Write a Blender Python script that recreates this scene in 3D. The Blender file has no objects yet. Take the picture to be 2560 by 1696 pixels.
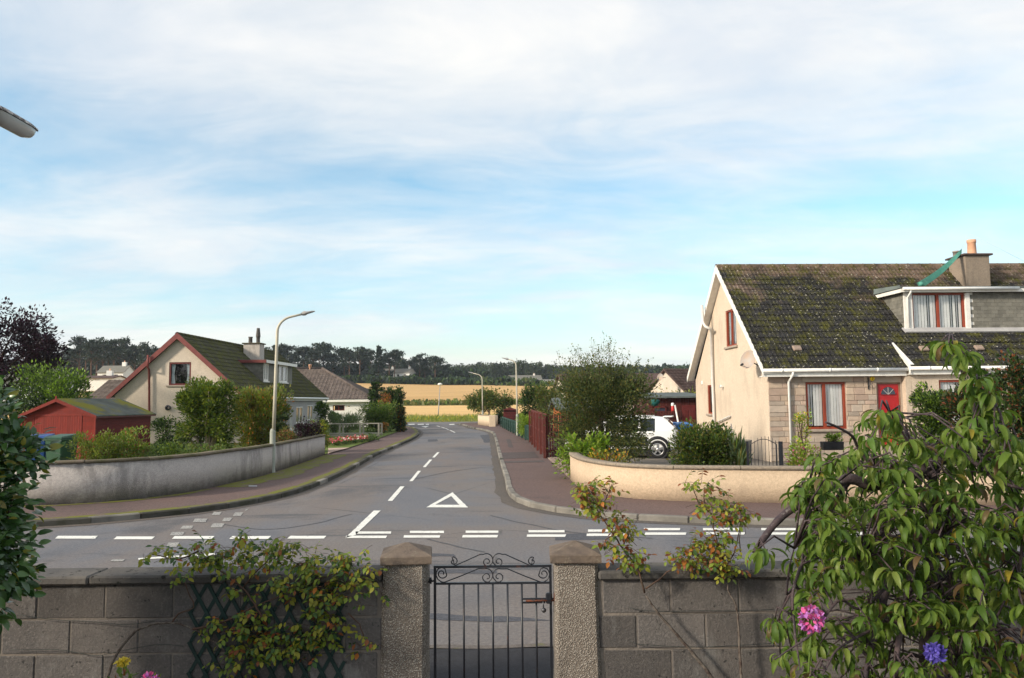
import bpy, math, random
import numpy as np
from mathutils import Vector, Matrix, noise as mnoise
R = math.radians
rnd = random.Random(7)
scene = bpy.context.scene
col = scene.collection

# ------------------------------------------------------------------ camera
F_PX, CX, CY = 1950.0, 1280.0, 848.0
CAM = Vector((0, 0, 2.2))
PITCH, ROLL = math.atan(156.6 / F_PX), R(0.55)
_f = Vector((0, math.cos(PITCH), math.sin(PITCH)))
_r0, _u0 = Vector((1, 0, 0)), Vector((0, -math.sin(PITCH), math.cos(PITCH)))
_r = _r0 * math.cos(ROLL) - _u0 * math.sin(ROLL)
_u = _u0 * math.cos(ROLL) + _r0 * math.sin(ROLL)
cd = bpy.data.cameras.new('camera')
cd.sensor_width = 36.0
cd.lens = 36.0 * F_PX / 2560.0
cd.clip_start, cd.clip_end = 0.05, 6000
cam = bpy.data.objects.new('camera', cd)
col.objects.link(cam)
cam.matrix_world = Matrix(((_r.x, _u.x, -_f.x, CAM.x), (_r.y, _u.y, -_f.y, CAM.y), (_r.z, _u.z, -_f.z, CAM.z), (0, 0, 0, 1)))
scene.camera = cam

# ------------------------------------------------------------------ sky, sun, exposure
SUN_TO = Vector((-0.86, -0.51, 0)).normalized()
SUN_EL = R(25)
SUN_STRENGTH, SUN_ANGLE, SKY_STRENGTH = 2.0, R(7), 0.10
world = bpy.data.worlds.new('World')
scene.world = world
world.use_nodes = True
wt = world.node_tree
wt.nodes.clear()


def wn(t, **kw):
    n = wt.nodes.new(t)
    for k, v in kw.items():
        setattr(n, k, v)
    return n


def wmath(op, a, b=None, clamp=False):
    n = wn('ShaderNodeMath', operation=op, use_clamp=clamp)
    for i, s in enumerate((a, b)):
        if s is None:
            continue
        if isinstance(s, (int, float)):
            n.inputs[i].default_value = s
        else:
            wt.links.new(s, n.inputs[i])
    return n.outputs[0]


sky = wn('ShaderNodeTexSky', sky_type='NISHITA', sun_disc=False)
sky.sun_elevation = SUN_EL
sky.sun_rotation = math.atan2(SUN_TO.x, SUN_TO.y)
sky.altitude, sky.air_density, sky.dust_density, sky.ozone_density = 20, 1.0, 1.2, 1.6
tc = wn('ShaderNodeTexCoord')
sep = wn('ShaderNodeSeparateXYZ')
wt.links.new(tc.outputs['Generated'], sep.inputs[0])
elev = wmath('MAXIMUM', sep.outputs[2], 0.0)
den = wmath('ADD', elev, 0.13)
px_ = wmath('DIVIDE', sep.outputs[0], den)
py_ = wmath('DIVIDE', sep.outputs[1], den)
cmb = wn('ShaderNodeCombineXYZ')
wt.links.new(wmath('MULTIPLY', px_, 0.62), cmb.inputs[0])
wt.links.new(py_, cmb.inputs[1])


def wnoise(vec, scale, detail, rough, dist=0.0, off=None):
    n = wn('ShaderNodeTexNoise')
    n.inputs['Scale'].default_value = scale
    n.inputs['Detail'].default_value = detail
    n.inputs['Roughness'].default_value = rough
    n.inputs['Distortion'].default_value = dist
    if off:
        m = wn('ShaderNodeVectorMath', operation='ADD')
        m.inputs[1].default_value = off
        wt.links.new(vec, m.inputs[0])
        vec = m.outputs[0]
    wt.links.new(vec, n.inputs['Vector'])
    return n.outputs['Fac']


def wramp(fac, stops):
    n = wn('ShaderNodeValToRGB')
    e = n.color_ramp.elements
    while len(e) < len(stops):
        e.new(0.5)
    for i, (p, c_) in enumerate(stops):
        e[i].position = p
        e[i].color = (c_, c_, c_, 1) if isinstance(c_, (int, float)) else (*c_, 1)
    wt.links.new(fac, n.inputs[0])
    return n.outputs[0]


big = wnoise(cmb.outputs[0], 0.85, 5, 0.55, 0.6, (3.1, 7.7, 0.4))
fine = wnoise(cmb.outputs[0], 3.2, 10, 0.64, 1.0, (11.0, 2.0, 5.0))
amt = wmath('ADD', wmath('MULTIPLY', big, 0.86), wmath('MULTIPLY', fine, 0.30))
# more veil high up, a clear strip low down, a cloud bank at the horizon
cover = wramp(elev, [(0.0, 0.28), (0.05, 0.16), (0.08, -0.0), (0.14, 0.0), (0.19, 0.10), (0.30, 0.07), (0.42, 0.14), (1.0, 0.13)])
mask = wramp(wmath('ADD', amt, cover), [(0.46, 0.06), (0.58, 0.36), (0.70, 0.70), (0.84, 0.95)])
shade = wnoise(cmb.outputs[0], 1.6, 6, 0.6, 0.4, (5.0, 1.0, 9.0))
ccol = wn('ShaderNodeMix', data_type='RGBA')
ccol.inputs['A'].default_value = (3.45, 3.60, 3.80, 1)
ccol.inputs['B'].default_value = (4.35, 4.25, 4.08, 1)
wt.links.new(wramp(shade, [(0.38, 0.0), (0.62, 1.0)]), ccol.inputs['Factor'])
hsv = wn('ShaderNodeHueSaturation')
hsv.inputs['Hue'].default_value = 0.480
hsv.inputs['Saturation'].default_value = 1.12
hsv.inputs['Value'].default_value = 0.90
wt.links.new(sky.outputs[0], hsv.inputs['Color'])
mx = wn('ShaderNodeMix', data_type='RGBA')
wt.links.new(mask, mx.inputs['Factor'])
wt.links.new(hsv.outputs[0], mx.inputs['A'])
wt.links.new(ccol.outputs['Result'], mx.inputs['B'])
bg = wn('ShaderNodeBackground')
bg.inputs['Strength'].default_value = SKY_STRENGTH
wt.links.new(mx.outputs['Result'], bg.inputs['Color'])
wo = wn('ShaderNodeOutputWorld')
wt.links.new(bg.outputs[0], wo.inputs['Surface'])

sl = bpy.data.lights.new('sun', 'SUN')
sl.energy, sl.angle, sl.color = SUN_STRENGTH, SUN_ANGLE, (1.0, 0.90, 0.74)
sun = bpy.data.objects.new('sun', sl)
col.objects.link(sun)
_sd = Vector((SUN_TO.x * math.cos(SUN_EL), SUN_TO.y * math.cos(SUN_EL), math.sin(SUN_EL)))
sun.rotation_euler = _sd.to_track_quat('Z', 'Y').to_euler()
vs = scene.view_settings
vs.view_transform, vs.look, vs.exposure, vs.gamma, vs.use_curve_mapping = 'Standard', 'None', 1.32, 1.0, False
scene.cycles.use_denoising = True
scene.cycles.max_bounces = 6
scene.cycles.transparent_max_bounces = 8
scene.cycles.caustics_reflective = scene.cycles.caustics_refractive = False

# ------------------------------------------------------------------ pixel helpers: a ray through a photo pixel, met with a real surface
REG = {0: (0, 0, 0.92461), 1: (0, 750, 2.958), 2: (480, 780, 3.92), 3: (960, 800, 3.919), 4: (1380, 800, 3.267),
       5: (1700, 580, 2.613), 6: (1880, 800, 1.75), 7: (900, 1300, 3.586), 8: (0, 1000, 2.253), 9: (0, 0, 1.0)}


def src(n, x, y):
    a = REG[n]
    return a[0] + x / a[2], a[1] + y / a[2]


def ray(n, x, y):
    x, y = src(n, x, y)
    return _f * F_PX + _r * (x - CX) + _u * (CY - y)


def G(n, x, y, z=0.0):
    d = ray(n, x, y)
    return CAM + d * ((z - CAM.z) / d.z)


def P(n, x, y, Y):
    d = ray(n, x, y)
    return CAM + d * ((Y - CAM.y) / d.y)


def HIT(n, x, y, o, nor):
    d = ray(n, x, y)
    return CAM + d * ((o - CAM).dot(nor) / d.dot(nor))


# ------------------------------------------------------------------ mesh builder
WM = {}


def V(*a):
    return Vector(a)


def link(o, parent=None, world=None):
    col.objects.link(o)
    w = world if world is not None else Matrix.Identity(4)
    if parent is not None:
        o.parent = parent
        o.matrix_parent_inverse = WM.get(parent, Matrix.Identity(4)).inverted()
    o.matrix_basis = w
    WM[o] = w
    return o


def tag(o, label=None, cat=None, group=None, kind=None):
    if label: o['label'] = label
    if cat: o['category'] = cat
    if group: o['group'] = group
    if kind: o['kind'] = kind
    return o


def thing(name, label, cat, loc=(0, 0, 0), group=None, rz=0.0):
    o = bpy.data.objects.new(name, None)
    o.empty_display_size = 0.2
    link(o, None, Matrix.Translation(Vector(loc)) @ Matrix.Rotation(rz, 4, 'Z'))
    return tag(o, label, cat, group, 'thing')


class MB:
    def __init__(s):
        s.v, s.f, s.mi, s.sm = [], [], [], []

    def add(s, vs_, fs, mi=0, sm=False):
        b = len(s.v)
        s.v.extend([tuple(p) for p in vs_])
        for f in fs:
            s.f.append(tuple(i + b for i in f))
            s.mi.append(mi)
            s.sm.append(sm)
        return s

    def box(s, c, size, rot=None, mi=0, bev=0.0, taper=1.0):
        c = Vector(c)
        hx, hy, hz = size[0] / 2, size[1] / 2, size[2] / 2
        rot = rot or Matrix.Identity(3)
        if bev <= 0:
            vs_ = []
            for z in (-1, 1):
                t = taper if z > 0 else 1
                for x, y in ((-1, -1), (1, -1), (1, 1), (-1, 1)):
                    vs_.append(c + rot @ V(x * hx * t, y * hy * t, z * hz))
            return s.add(vs_, [(3, 2, 1, 0), (4, 5, 6, 7), (0, 1, 5, 4), (1, 2, 6, 5), (2, 3, 7, 6), (3, 0, 4, 7)], mi)
        b = min(bev, hx * .9, hy * .9, hz * .9)
        ring = lambda x, y, z: [(-x, -y, z), (x, -y, z), (x, y, z), (-x, y, z)]
        L = []
        L += ring(hx - b, hy - b, -hz)
        for z in (-hz + b, hz - b):
            L += [(-hx + b, -hy, z), (hx - b, -hy, z), (hx, -hy + b, z), (hx, hy - b, z), (hx - b, hy, z), (-hx + b, hy, z), (-hx, hy - b, z), (-hx, -hy + b, z)]
        L += ring((hx - b), (hy - b), hz)
        vs_ = []
        for x, y, z in L:
            t = 1 + (taper - 1) * (z + hz) / (2 * hz)
            vs_.append(c + rot @ V(x * t, y * t, z))
        fs = [(3, 2, 1, 0), (20, 21, 22, 23)]
        for k in range(8):
            fs.append((4 + k, 4 + (k + 1) % 8, 12 + (k + 1) % 8, 12 + k))
        for k in range(4):
            a, b2 = 4 + 2 * k, 4 + 2 * k + 1
            fs.append((k, (k + 1) % 4, b2, a))
            fs.append(((k + 1) % 4, 4 + (2 * k + 2) % 8, b2))
            a, b2 = 12 + 2 * k, 12 + 2 * k + 1
            fs.append((20 + (k + 1) % 4, 20 + k, a, b2))
            fs.append((20 + (k + 1) % 4, b2, 12 + (2 * k + 2) % 8))
        return s.add(vs_, fs, mi)

    def bar(s, a, b, w, t, up=(0, 0, 1), mi=0, bev=0.0):
        a, b = Vector(a), Vector(b)
        x = (b - a)
        L = x.length
        x.normalize()
        y = Vector(up).cross(x)
        if y.length < 1e-5:
            y = V(1, 0, 0).cross(x)
        y.normalize()
        z = x.cross(y)
        return s.box((a + b) / 2, (L, w, t), Matrix((x, y, z)).transposed(), mi, bev)

    def tube(s, pts, rad, n=6, mi=0, cap=True, sm=True):
        pts = [Vector(p) for p in pts]
        if isinstance(rad, (int, float)):
            rad = [rad] * len(pts)
        vs_, fs = [], []
        t0 = (pts[1] - pts[0]).normalized()
        a = t0.orthogonal().normalized()
        for i, p in enumerate(pts):
            t = (pts[min(i + 1, len(pts) - 1)] - pts[max(i - 1, 0)])
            if t.length < 1e-9:
                t = t0
            t = t.normalized()
            a = (a - t * a.dot(t))
            a = a.normalized() if a.length > 1e-6 else t.orthogonal().normalized()
            b = t.cross(a)
            for k in range(n):
                an = 2 * math.pi * k / n
                vs_.append(p + (a * math.cos(an) + b * math.sin(an)) * rad[i])
        for i in range(len(pts) - 1):
            for k in range(n):
                fs.append((i * n + k, i * n + (k + 1) % n, (i + 1) * n + (k + 1) % n, (i + 1) * n + k))
        s.add(vs_, fs, mi, sm)
        if cap:
            b0 = len(s.v) - len(vs_)
            s.f.append(tuple(b0 + k for k in reversed(range(n)))); s.mi.append(mi); s.sm.append(False)
            e0 = b0 + (len(pts) - 1) * n
            s.f.append(tuple(e0 + k for k in range(n))); s.mi.append(mi); s.sm.append(False)
        return s

    def lathe(s, prof, c, n=16, mi=0, rot=None, sm=True, sx=1.0, sy=1.0):
        c = Vector(c)
        rot = rot or Matrix.Identity(3)
        vs_, fs = [], []
        for r_, z in prof:
            for k in range(n):
                an = 2 * math.pi * k / n
                vs_.append(c + rot @ V(r_ * sx * math.cos(an), r_ * sy * math.sin(an), z))
        for i in range(len(prof) - 1):
            for k in range(n):
                fs.append((i * n + k, i * n + (k + 1) % n, (i + 1) * n + (k + 1) % n, (i + 1) * n + k))
        return s.add(vs_, fs, mi, sm)

    def poly(s, pts, mi=0):
        return s.add(pts, [tuple(range(len(pts)))], mi)

    def slab(s, pts, off, mi=0):
        """closed slab: polygon pts and the same polygon moved by off"""
        n = len(pts)
        off = Vector(off)
        vs_ = [Vector(p) for p in pts] + [Vector(p) + off for p in pts]
        fs = [tuple(range(n)), tuple(reversed(range(n, 2 * n)))]
        fs += [(i, i + n, (i + 1) % n + n, (i + 1) % n) for i in range(n)]
        fs = [tuple(reversed(f)) for f in fs]
        return s.add(vs_, fs, mi)

    def mesh(s, name, mats):
        me = bpy.data.meshes.new(name)
        me.from_pydata(s.v, [], s.f)
        for m in (mats if isinstance(mats, (list, tuple)) else [mats]):
            me.materials.append(m)
        me.polygons.foreach_set('material_index', s.mi)
        me.polygons.foreach_set('use_smooth', s.sm)
        me.update()
        return me

    def build(s, name, mats, parent=None, world=None, local=False):
        o = bpy.data.objects.new(name, s.mesh(name, mats))
        if local and parent is not None:
            world = WM[parent].copy()
        return link(o, parent, world)


def inst(name, me, parent, world):
    return link(bpy.data.objects.new(name, me), parent, world)


def copy_tree(o, world, parent=None):
    """copy a thing with its parts (and sub-parts) so that it stands at world"""
    c = o.copy()
    link(c, None, world)
    rel = world @ WM[o].inverted()
    def rec(a, b):
        for ch in list(a.children):
            k = ch.copy()
            col.objects.link(k)
            k.parent = b
            w = rel @ WM[ch]
            k.matrix_parent_inverse = WM[b].inverted()
            k.matrix_basis = w
            WM[k] = w
            rec(ch, k)
    rec(o, c)
    return c


def frame(o, x, y, z):
    return Matrix(((x.x, y.x, z.x, o.x), (x.y, y.y, z.y, o.y), (x.z, y.z, z.z, o.z), (0, 0, 0, 1)))


def smooth_line(pts, step):
    """Catmull-Rom through 3D points, resampled at an even step"""
    pts = [Vector(p) for p in pts]
    q = [pts[0] * 2 - pts[1]] + pts + [pts[-1] * 2 - pts[-2]]
    den_ = []
    for i in range(1, len(q) - 2):
        a, b, c_, d = q[i - 1:i + 3]
        m = max(4, int((c_ - b).length / (step * .2)))
        m = min(m, 80)
        for k in range(m):
            t = k / m
            den_.append(.5 * ((2 * b) + (c_ - a) * t + (2 * a - 5 * b + 4 * c_ - d) * t * t + (3 * b - a - 3 * c_ + d) * t ** 3))
    den_.append(pts[-1])
    out, acc = [den_[0]], 0.0
    for a, b in zip(den_, den_[1:]):
        L = (b - a).length
        while acc + L >= step and L > 0:
            t = (step - acc) / L
            a = a + (b - a) * t
            out.append(a)
            L = (b - a).length
            acc = 0.0
        acc += L
    return out


# ------------------------------------------------------------------ materials
def lin(h):
    h = h.lstrip('#')
    o = []
    for i in (0, 2, 4):
        c_ = int(h[i:i + 2], 16) / 255
        o.append(c_ / 12.92 if c_ <= 0.04045 else ((c_ + 0.055) / 1.055) ** 2.4)
    return tuple(o)


class NT:
    def __init__(s, name):
        s.m = bpy.data.materials.new(name)
        s.m.use_nodes = True
        s.t = s.m.node_tree
        s.t.nodes.clear()
        s.out = s.n('ShaderNodeOutputMaterial')
        s.b = s.n('ShaderNodeBsdfPrincipled')
        s.t.links.new(s.b.outputs[0], s.out.inputs['Surface'])
        g = s.n('ShaderNodeNewGeometry')
        s.pos = g.outputs['Position']

    def n(s, t, **kw):
        n = s.t.nodes.new(t)
        for k, v in kw.items():
            setattr(n, k, v)
        return n

    def put(s, sock, v):
        if isinstance(v, (int, float)):
            sock.default_value = v
        elif isinstance(v, tuple):
            sock.default_value = (*v, 1) if len(v) == 3 else v
        else:
            s.t.links.new(v, sock)

    def math(s, op, a, b=0.0, clamp=False):
        n = s.n('ShaderNodeMath', operation=op, use_clamp=clamp)
        s.put(n.inputs[0], a)
        s.put(n.inputs[1], b)
        return n.outputs[0]

    def map(s, scale=(1, 1, 1), rot=(0, 0, 0), loc=(0, 0, 0), vec=None):
        n = s.n('ShaderNodeMapping')
        n.inputs['Scale'].default_value = scale
        n.inputs['Rotation'].default_value = rot
        n.inputs['Location'].default_value = loc
        s.t.links.new(vec or s.pos, n.inputs['Vector'])
        return n.outputs[0]

    def noise(s, scale, detail=4, rough=0.55, vec=None, dist=0.0):
        n = s.n('ShaderNodeTexNoise')
        n.inputs['Scale'].default_value = scale
        n.inputs['Detail'].default_value = detail
        n.inputs['Roughness'].default_value = rough
        n.inputs['Distortion'].default_value = dist
        s.t.links.new(vec or s.pos, n.inputs['Vector'])
        return n.outputs['Fac']

    def vor(s, scale, vec=None, feature='F1', out='Distance', rnd_=1.0):
        n = s.n('ShaderNodeTexVoronoi', feature=feature)
        n.inputs['Scale'].default_value = scale
        n.inputs['Randomness'].default_value = rnd_
        s.t.links.new(vec or s.pos, n.inputs['Vector'])
        return n.outputs[out]

    def ramp(s, fac, stops, interp='LINEAR'):
        n = s.n('ShaderNodeValToRGB')
        n.color_ramp.interpolation = interp
        e = n.color_ramp.elements
        while len(e) < len(stops):
            e.new(0.5)
        for i, (p, c_) in enumerate(stops):
            e[i].position = p
            e[i].color = (c_, c_, c_, 1) if isinstance(c_, (int, float)) else (*c_[:3], 1)
        s.t.links.new(fac, n.inputs[0])
        return n.outputs[0]

    def mix(s, fac, a, b, blend='MIX'):
        n = s.n('ShaderNodeMix', data_type='RGBA', blend_type=blend)
        s.put(n.inputs['Factor'], fac)
        s.put(n.inputs['A'], a)
        s.put(n.inputs['B'], b)
        return n.outputs['Result']

    def z(s):
        n = s.n('ShaderNodeSeparateXYZ')
        s.t.links.new(s.pos, n.inputs[0])
        return n.outputs[2]

    def objrand(s, colr, amt=0.12):
        oi = s.n('ShaderNodeObjectInfo')
        v = s.math('ADD', s.math('MULTIPLY', oi.outputs['Random'], 2 * amt), 1 - amt)
        n = s.n('ShaderNodeHueSaturation')
        s.put(n.inputs['Color'], colr)
        s.put(n.inputs['Value'], v)
        return n.outputs[0]

    def bump(s, h, strength=0.3, dist=0.01, prev=None):
        n = s.n('ShaderNodeBump')
        n.inputs['Strength'].default_value = strength
        n.inputs['Distance'].default_value = dist
        s.put(n.inputs['Height'], h)
        if prev is not None:
            s.t.links.new(prev, n.inputs['Normal'])
        return n.outputs[0]

    def done(s, colr, rough=0.8, normal=None, spec=0.3, metal=0.0):
        s.put(s.b.inputs['Base Color'], colr)
        s.put(s.b.inputs['Roughness'], rough)
        s.put(s.b.inputs['Specular IOR Level'], spec)
        s.put(s.b.inputs['Metallic'], metal)
        if normal is not None:
            s.t.links.new(normal, s.b.inputs['Normal'])
        return s.m


MATS = {}


def plain(name, c1, c2=None, scale=3.0, rough=0.6, bump=0.0, bscale=40, spec=0.3, metal=0.0, orand=0.0, bdist=0.01, stretch=None, detail=4):
    if name in MATS:
        return MATS[name]
    t = NT(name)
    c2 = c2 or tuple(x * .8 for x in c1)
    vec = t.map(scale=stretch) if stretch else None
    c_ = t.mix(t.ramp(t.noise(scale, detail, .6, vec), [(.35, 0.0), (.65, 1.0)]), c1, c2)
    if orand:
        c_ = t.objrand(c_, orand)
    nm = t.bump(t.noise(bscale, 4, .6, vec), bump, bdist) if bump else None
    MATS[name] = t.done(c_, rough, nm, spec, metal)
    return MATS[name]


def glass_mat(name, tint=(.02, .025, .03), rough=0.03):
    t = NT(name)
    return t.done(t.mix(t.noise(1.2, 2), tint, tuple(x * 1.6 for x in tint)), rough, None, 0.6)


def leaf_mat(name, c1, c2, trans=0.35, rough=0.5, scale=9.0, spec=0.3, orand=0.22):
    t = NT(name)
    c_ = t.mix(t.ramp(t.noise(scale, 3, .6), [(.3, 0.0), (.7, 1.0)]), c1, c2)
    c_ = t.objrand(c_, orand)
    t.done(c_, rough, None, spec)
    tr = t.n('ShaderNodeBsdfTranslucent')
    t.put(tr.inputs['Color'], t.mix(0.5, c_, (min(1, c1[0] * 1.5), min(1, c1[1] * 1.6), c1[2])))
    ms = t.n('ShaderNodeMixShader')
    ms.inputs[0].default_value = trans
    t.t.links.new(t.b.outputs[0], ms.inputs[1])
    t.t.links.new(tr.outputs[0], ms.inputs[2])
    t.t.links.new(ms.outputs[0], t.out.inputs['Surface'])
    return t.m
# ================================================================== THE SETTING
def zt(x, y):
    ks = [(-50, -.08), (88, -.08), (96, .0), (108, .15), (150, 1.5), (160, 2.0), (300, 8.6), (420, 12.6), (520, 17), (900, 26), (2600, 22)]
    for (a, za), (b, zb) in zip(ks, ks[1:]):
        if y <= b:
            z = za + (zb - za) * (y - a) / (b - a)
            break
    else:
        z = 22
    if y > 100:
        z += .030 * min(170, max(0, -x - 25)) * min(1, (y - 100) / 200)
        z += .5 * mnoise.noise(V(x * .012, y * .012, 1)) * min(1, (y - 100) / 120)
    return z


def sheet(name, xs, ys, m, dz=0.0, parent=None, kind='structure', keep=None):
    vs_, fs = [], []
    for y in ys:
        for x in xs:
            vs_.append((x, y, zt(x, y) + dz))
    nx = len(xs)
    for j in range(len(ys) - 1):
        for i in range(nx - 1):
            if keep and not keep((xs[i] + xs[i + 1]) / 2, (ys[j] + ys[j + 1]) / 2):
                continue
            fs.append((j * nx + i, j * nx + i + 1, (j + 1) * nx + i + 1, (j + 1) * nx + i))
    b = MB()
    b.add(vs_, fs, 0, True)
    return tag(b.build(name, m, parent), kind=kind)


# --- materials of the setting
def asphalt():
    t = NT('asphalt')
    big = t.noise(.16, 5, .62, None, .6)
    c_ = t.ramp(big, [(.30, (.088, .093, .112)), (.45, (.132, .135, .153)), (.56, (.165, .140, .126)), (.70, (.180, .180, .190))])
    st = t.noise(1.0, 4, .6, t.map((.55, .09, 1)))
    c_ = t.mix(t.ramp(st, [(.46, 0.0), (.64, .75)]), c_, (.180, .138, .114))
    dk = t.noise(.42, 6, .62, t.map((.8, .5, 1), loc=(4, 9, 0)), .4)
    c_ = t.mix(t.ramp(dk, [(.56, 0.0), (.66, .75)]), c_, (.050, .051, .060))
    sm = t.noise(.55, 6, .68, t.map((.30, 1.5, 1), loc=(2, 5, 0)), .5)
    c_ = t.mix(t.ramp(sm, [(.57, 0.0), (.65, .8)]), c_, (.045, .046, .054))
    sm2 = t.noise(.8, 6, .7, t.map((1.2, .22, 1), rot=(0, 0, .15), loc=(8, 1, 0)), .3)
    c_ = t.mix(t.ramp(sm2, [(.60, 0.0), (.72, .55)]), c_, (.21, .205, .205))
    ag = t.vor(85)
    c_ = t.mix(t.ramp(t.noise(150, 2, .7), [(.42, 0.0), (.64, .45)]), c_, (.26, .25, .245))
    c_ = t.mix(t.ramp(t.noise(24, 3, .85), [(.40, 0.0), (.62, .5)]), c_, (.062, .063, .070))
    c_ = t.mix(t.ramp(t.noise(15, 3, .85, t.map(loc=(3, 3, 3))), [(.55, 0.0), (.68, .5)]), c_, (.22, .205, .195))
    crk = t.ramp(t.vor(.22, t.map((1, 1, 1)), 'DISTANCE_TO_EDGE'), [(.0, 1.0), (.006, 0.0)])
    crn = t.ramp(t.noise(.35, 3), [(.5, 0.0), (.6, .7)])
    c_ = t.mix(t.math('MULTIPLY', crk, crn), c_, (.05, .05, .052))
    nm = t.bump(ag, .35, .006)
    return t.done(c_, .88, nm, .25)


def tarmac(name, a, b, moss=False, mfac=(.45, .6), dark=(.055, .05, .05)):
    t = NT(name)
    c_ = t.mix(t.ramp(t.noise(.5, 6, .62), [(.3, 0.0), (.7, 1.0)]), a, b)
    c_ = t.mix(t.ramp(t.noise(130, 2, .7), [(.46, 0.0), (.66, .38)]), c_, tuple(min(1, x * 2.4) for x in a))
    c_ = t.mix(t.ramp(t.noise(18, 3, .85), [(.42, 0.0), (.62, .55)]), c_, tuple(x * .55 for x in b))
    c_ = t.mix(t.ramp(t.noise(.33, 5, .65, t.map(loc=(7, 3, 1))), [(.58, 0.0), (.72, .55)]), c_, dark)
    if moss:
        g = t.mix(t.noise(6, 3), (.170, .170, .016), (.095, .105, .016))
        c_ = t.mix(t.ramp(t.noise(3.5, 6, .7), [(mfac[0], 0.0), (mfac[1], 1.0)]), c_, g)
    nm = t.bump(t.vor(70), .4, .006)
    return t.done(c_, .9, nm, .2)


def paint(name, wear):
    t = NT(name)
    w = t.noise(16 if wear > .5 else 45, 6, .72)
    c_ = t.mix(t.ramp(w, [(wear, 0.0), (wear + .10, 1.0)]), (.72, .71, .66) if wear > .5 else (.46, .44, .40), (.15, .148, .15))
    c_ = t.mix(t.ramp(t.noise(3, 4), [(.45, 0.0), (.75, .35)]), c_, (.42, .40, .36))
    return t.done(c_, .8, t.bump(t.vor(70), .3, .005), .25)


def field_mat(name, a, b, c3):
    t = NT(name)
    c_ = t.ramp(t.noise(.030, 5, .6, t.map((.35, 1.6, 1))), [(.30, a), (.5, b), (.72, c3)])
    c_ = t.mix(t.ramp(t.noise(.9, 4, .6, t.map((.05, 1.2, 1), rot=(0, 0, .12))), [(.42, 0.0), (.62, .7)]), c_, tuple(x * .70 for x in a))
    c_ = t.mix(t.ramp(t.noise(2.2, 3, .7), [(.5, 0.0), (.7, .3)]), c_, tuple(min(1, x * 1.25) for x in b))
    return t.done(c_, .95, t.bump(t.noise(5, 4, .7), .5, .1), .1)


def grass_mat(name, a, b, c3=None):
    t = NT(name)
    c_ = t.mix(t.ramp(t.noise(.8, 6, .65), [(.32, 0.0), (.68, 1.0)]), a, b)
    c_ = t.mix(t.ramp(t.noise(22, 3, .7), [(.4, 0.0), (.7, .5)]), c_, c3 or tuple(x * 1.5 for x in b))
    return t.done(c_, .95, t.bump(t.noise(40, 3), .6, .03), .1)


M_ASPH = asphalt()
M_FOOT = tarmac('footway_tarmac', (.145, .096, .084), (.105, .074, .070))
M_FOOTMOSS = tarmac('footway_moss', (.150, .108, .092), (.112, .085, .080), True, (.40, .52))
M_NEARFOOT = tarmac('near_tarmac', (.026, .026, .031), (.040, .039, .042), dark=(.03, .03, .033))
M_GRIT = tarmac('gutter_grit', (.16, .13, .11), (.10, .09, .085), True, (.55, .75))
M_PAINT, M_FADED = paint('road_paint', .575), paint('faded_paint', .43)
M_KERB = plain('kerb_concrete', (.245, .225, .195), (.14, .13, .115), 2.2, .9, .5, 60, .2, 0, .18, .006)
M_KERBM = plain('kerb_mossy', (.095, .088, .078), (.060, .058, .042), 3.5, .95, .5, 60, .1, 0, .2, .006)
M_LAWN = grass_mat('lawn', (.085, .125, .028), (.125, .155, .040))
M_SOIL = plain('soil', (.085, .060, .042), (.05, .038, .028), 2, .95, .8, 18, .1, 0, 0, .05)
M_WILD = grass_mat('rough_grass', (.11, .13, .03), (.20, .19, .055), (.30, .26, .09))
M_FIELD = field_mat('stubble', (.47, .290, .120), (.60, .385, .170), (.53, .335, .145))
M_FIELD2 = field_mat('stubble_light', (.58, .375, .155), (.70, .465, .205), (.64, .42, .18))

# --- ground, fields, roads
xs = [-1500, -900, -600, -400] + list(range(-320, 321, 16)) + [400, 600, 900, 1500]
ys = [-60, 0, 88, 92, 96, 102, 108, 116, 124, 132, 141, 150, 155, 160] + list(range(172, 301, 16)) + [300, 316, 340, 360, 380, 400, 420, 450, 485, 520, 600, 700, 900, 1300, 1600]
ys = sorted(set(ys))
sheet('ground', xs, ys, M_WILD)
fx = list(range(-160, 241, 8))
sheet('lower_stubble_field', fx, [108, 112, 116, 120, 124, 128, 132, 136, 141, 145, 150], M_FIELD2, .12)
sheet('upper_stubble_field', fx, list(range(160, 301, 10)), M_FIELD, .22, keep=lambda x, y: y < 296 - max(0, x + 5) * .9)
sheet('hilltop_stubble_field', list(range(-40, 241, 8)), list(range(300, 421, 10)), M_FIELD, .22, keep=lambda x, y: y > 302 - max(0, x + 5) * .2)

b = MB()
b.poly([V(-140, 6.9, 0), V(140, 6.9, 0), V(140, 88, 0), V(-140, 88, 0)])
road = tag(b.build('road', M_ASPH), kind='structure')

LK = [V(-44, 13.9, 0), V(-34, 14.0, 0), V(-26, 14.1, 0), V(-19, 14.2, 0), V(-13.5, 14.25, 0)] + [G(9, *p) for p in [(109, 1317), (178, 1313), (306, 1302), (417, 1291), (506, 1281), (590, 1268), (683, 1250), (755, 1230), (821, 1204), (880, 1175), (941, 1140), (970, 1127), (1031, 1100), (1047, 1088), (1047, 1079), (1023, 1069)]] + [V(-13, 76.5, 0), V(-26, 77.5, 0), V(-60, 78, 0)]
RK = [V(44, 14.1, 0), V(34, 14.1, 0), V(26, 14.1, 0), V(19, 14.12, 0), V(13, 14.15, 0)] + [G(9, *p) for p in [(2109, 1314), (1839, 1311), (1676, 1306), (1514, 1296), (1406, 1284), (1330, 1270), (1286, 1252), (1268, 1228), (1263, 1200), (1248, 1147), (1236, 1094), (1229, 1083), (1205, 1076), (1180, 1071.5), (1164, 1065.5), (1151, 1061)]] + [V(-1.5, 81.5, 0), V(6, 83, 0), V(30, 84, 0), V(70, 84.5, 0)]


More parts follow.
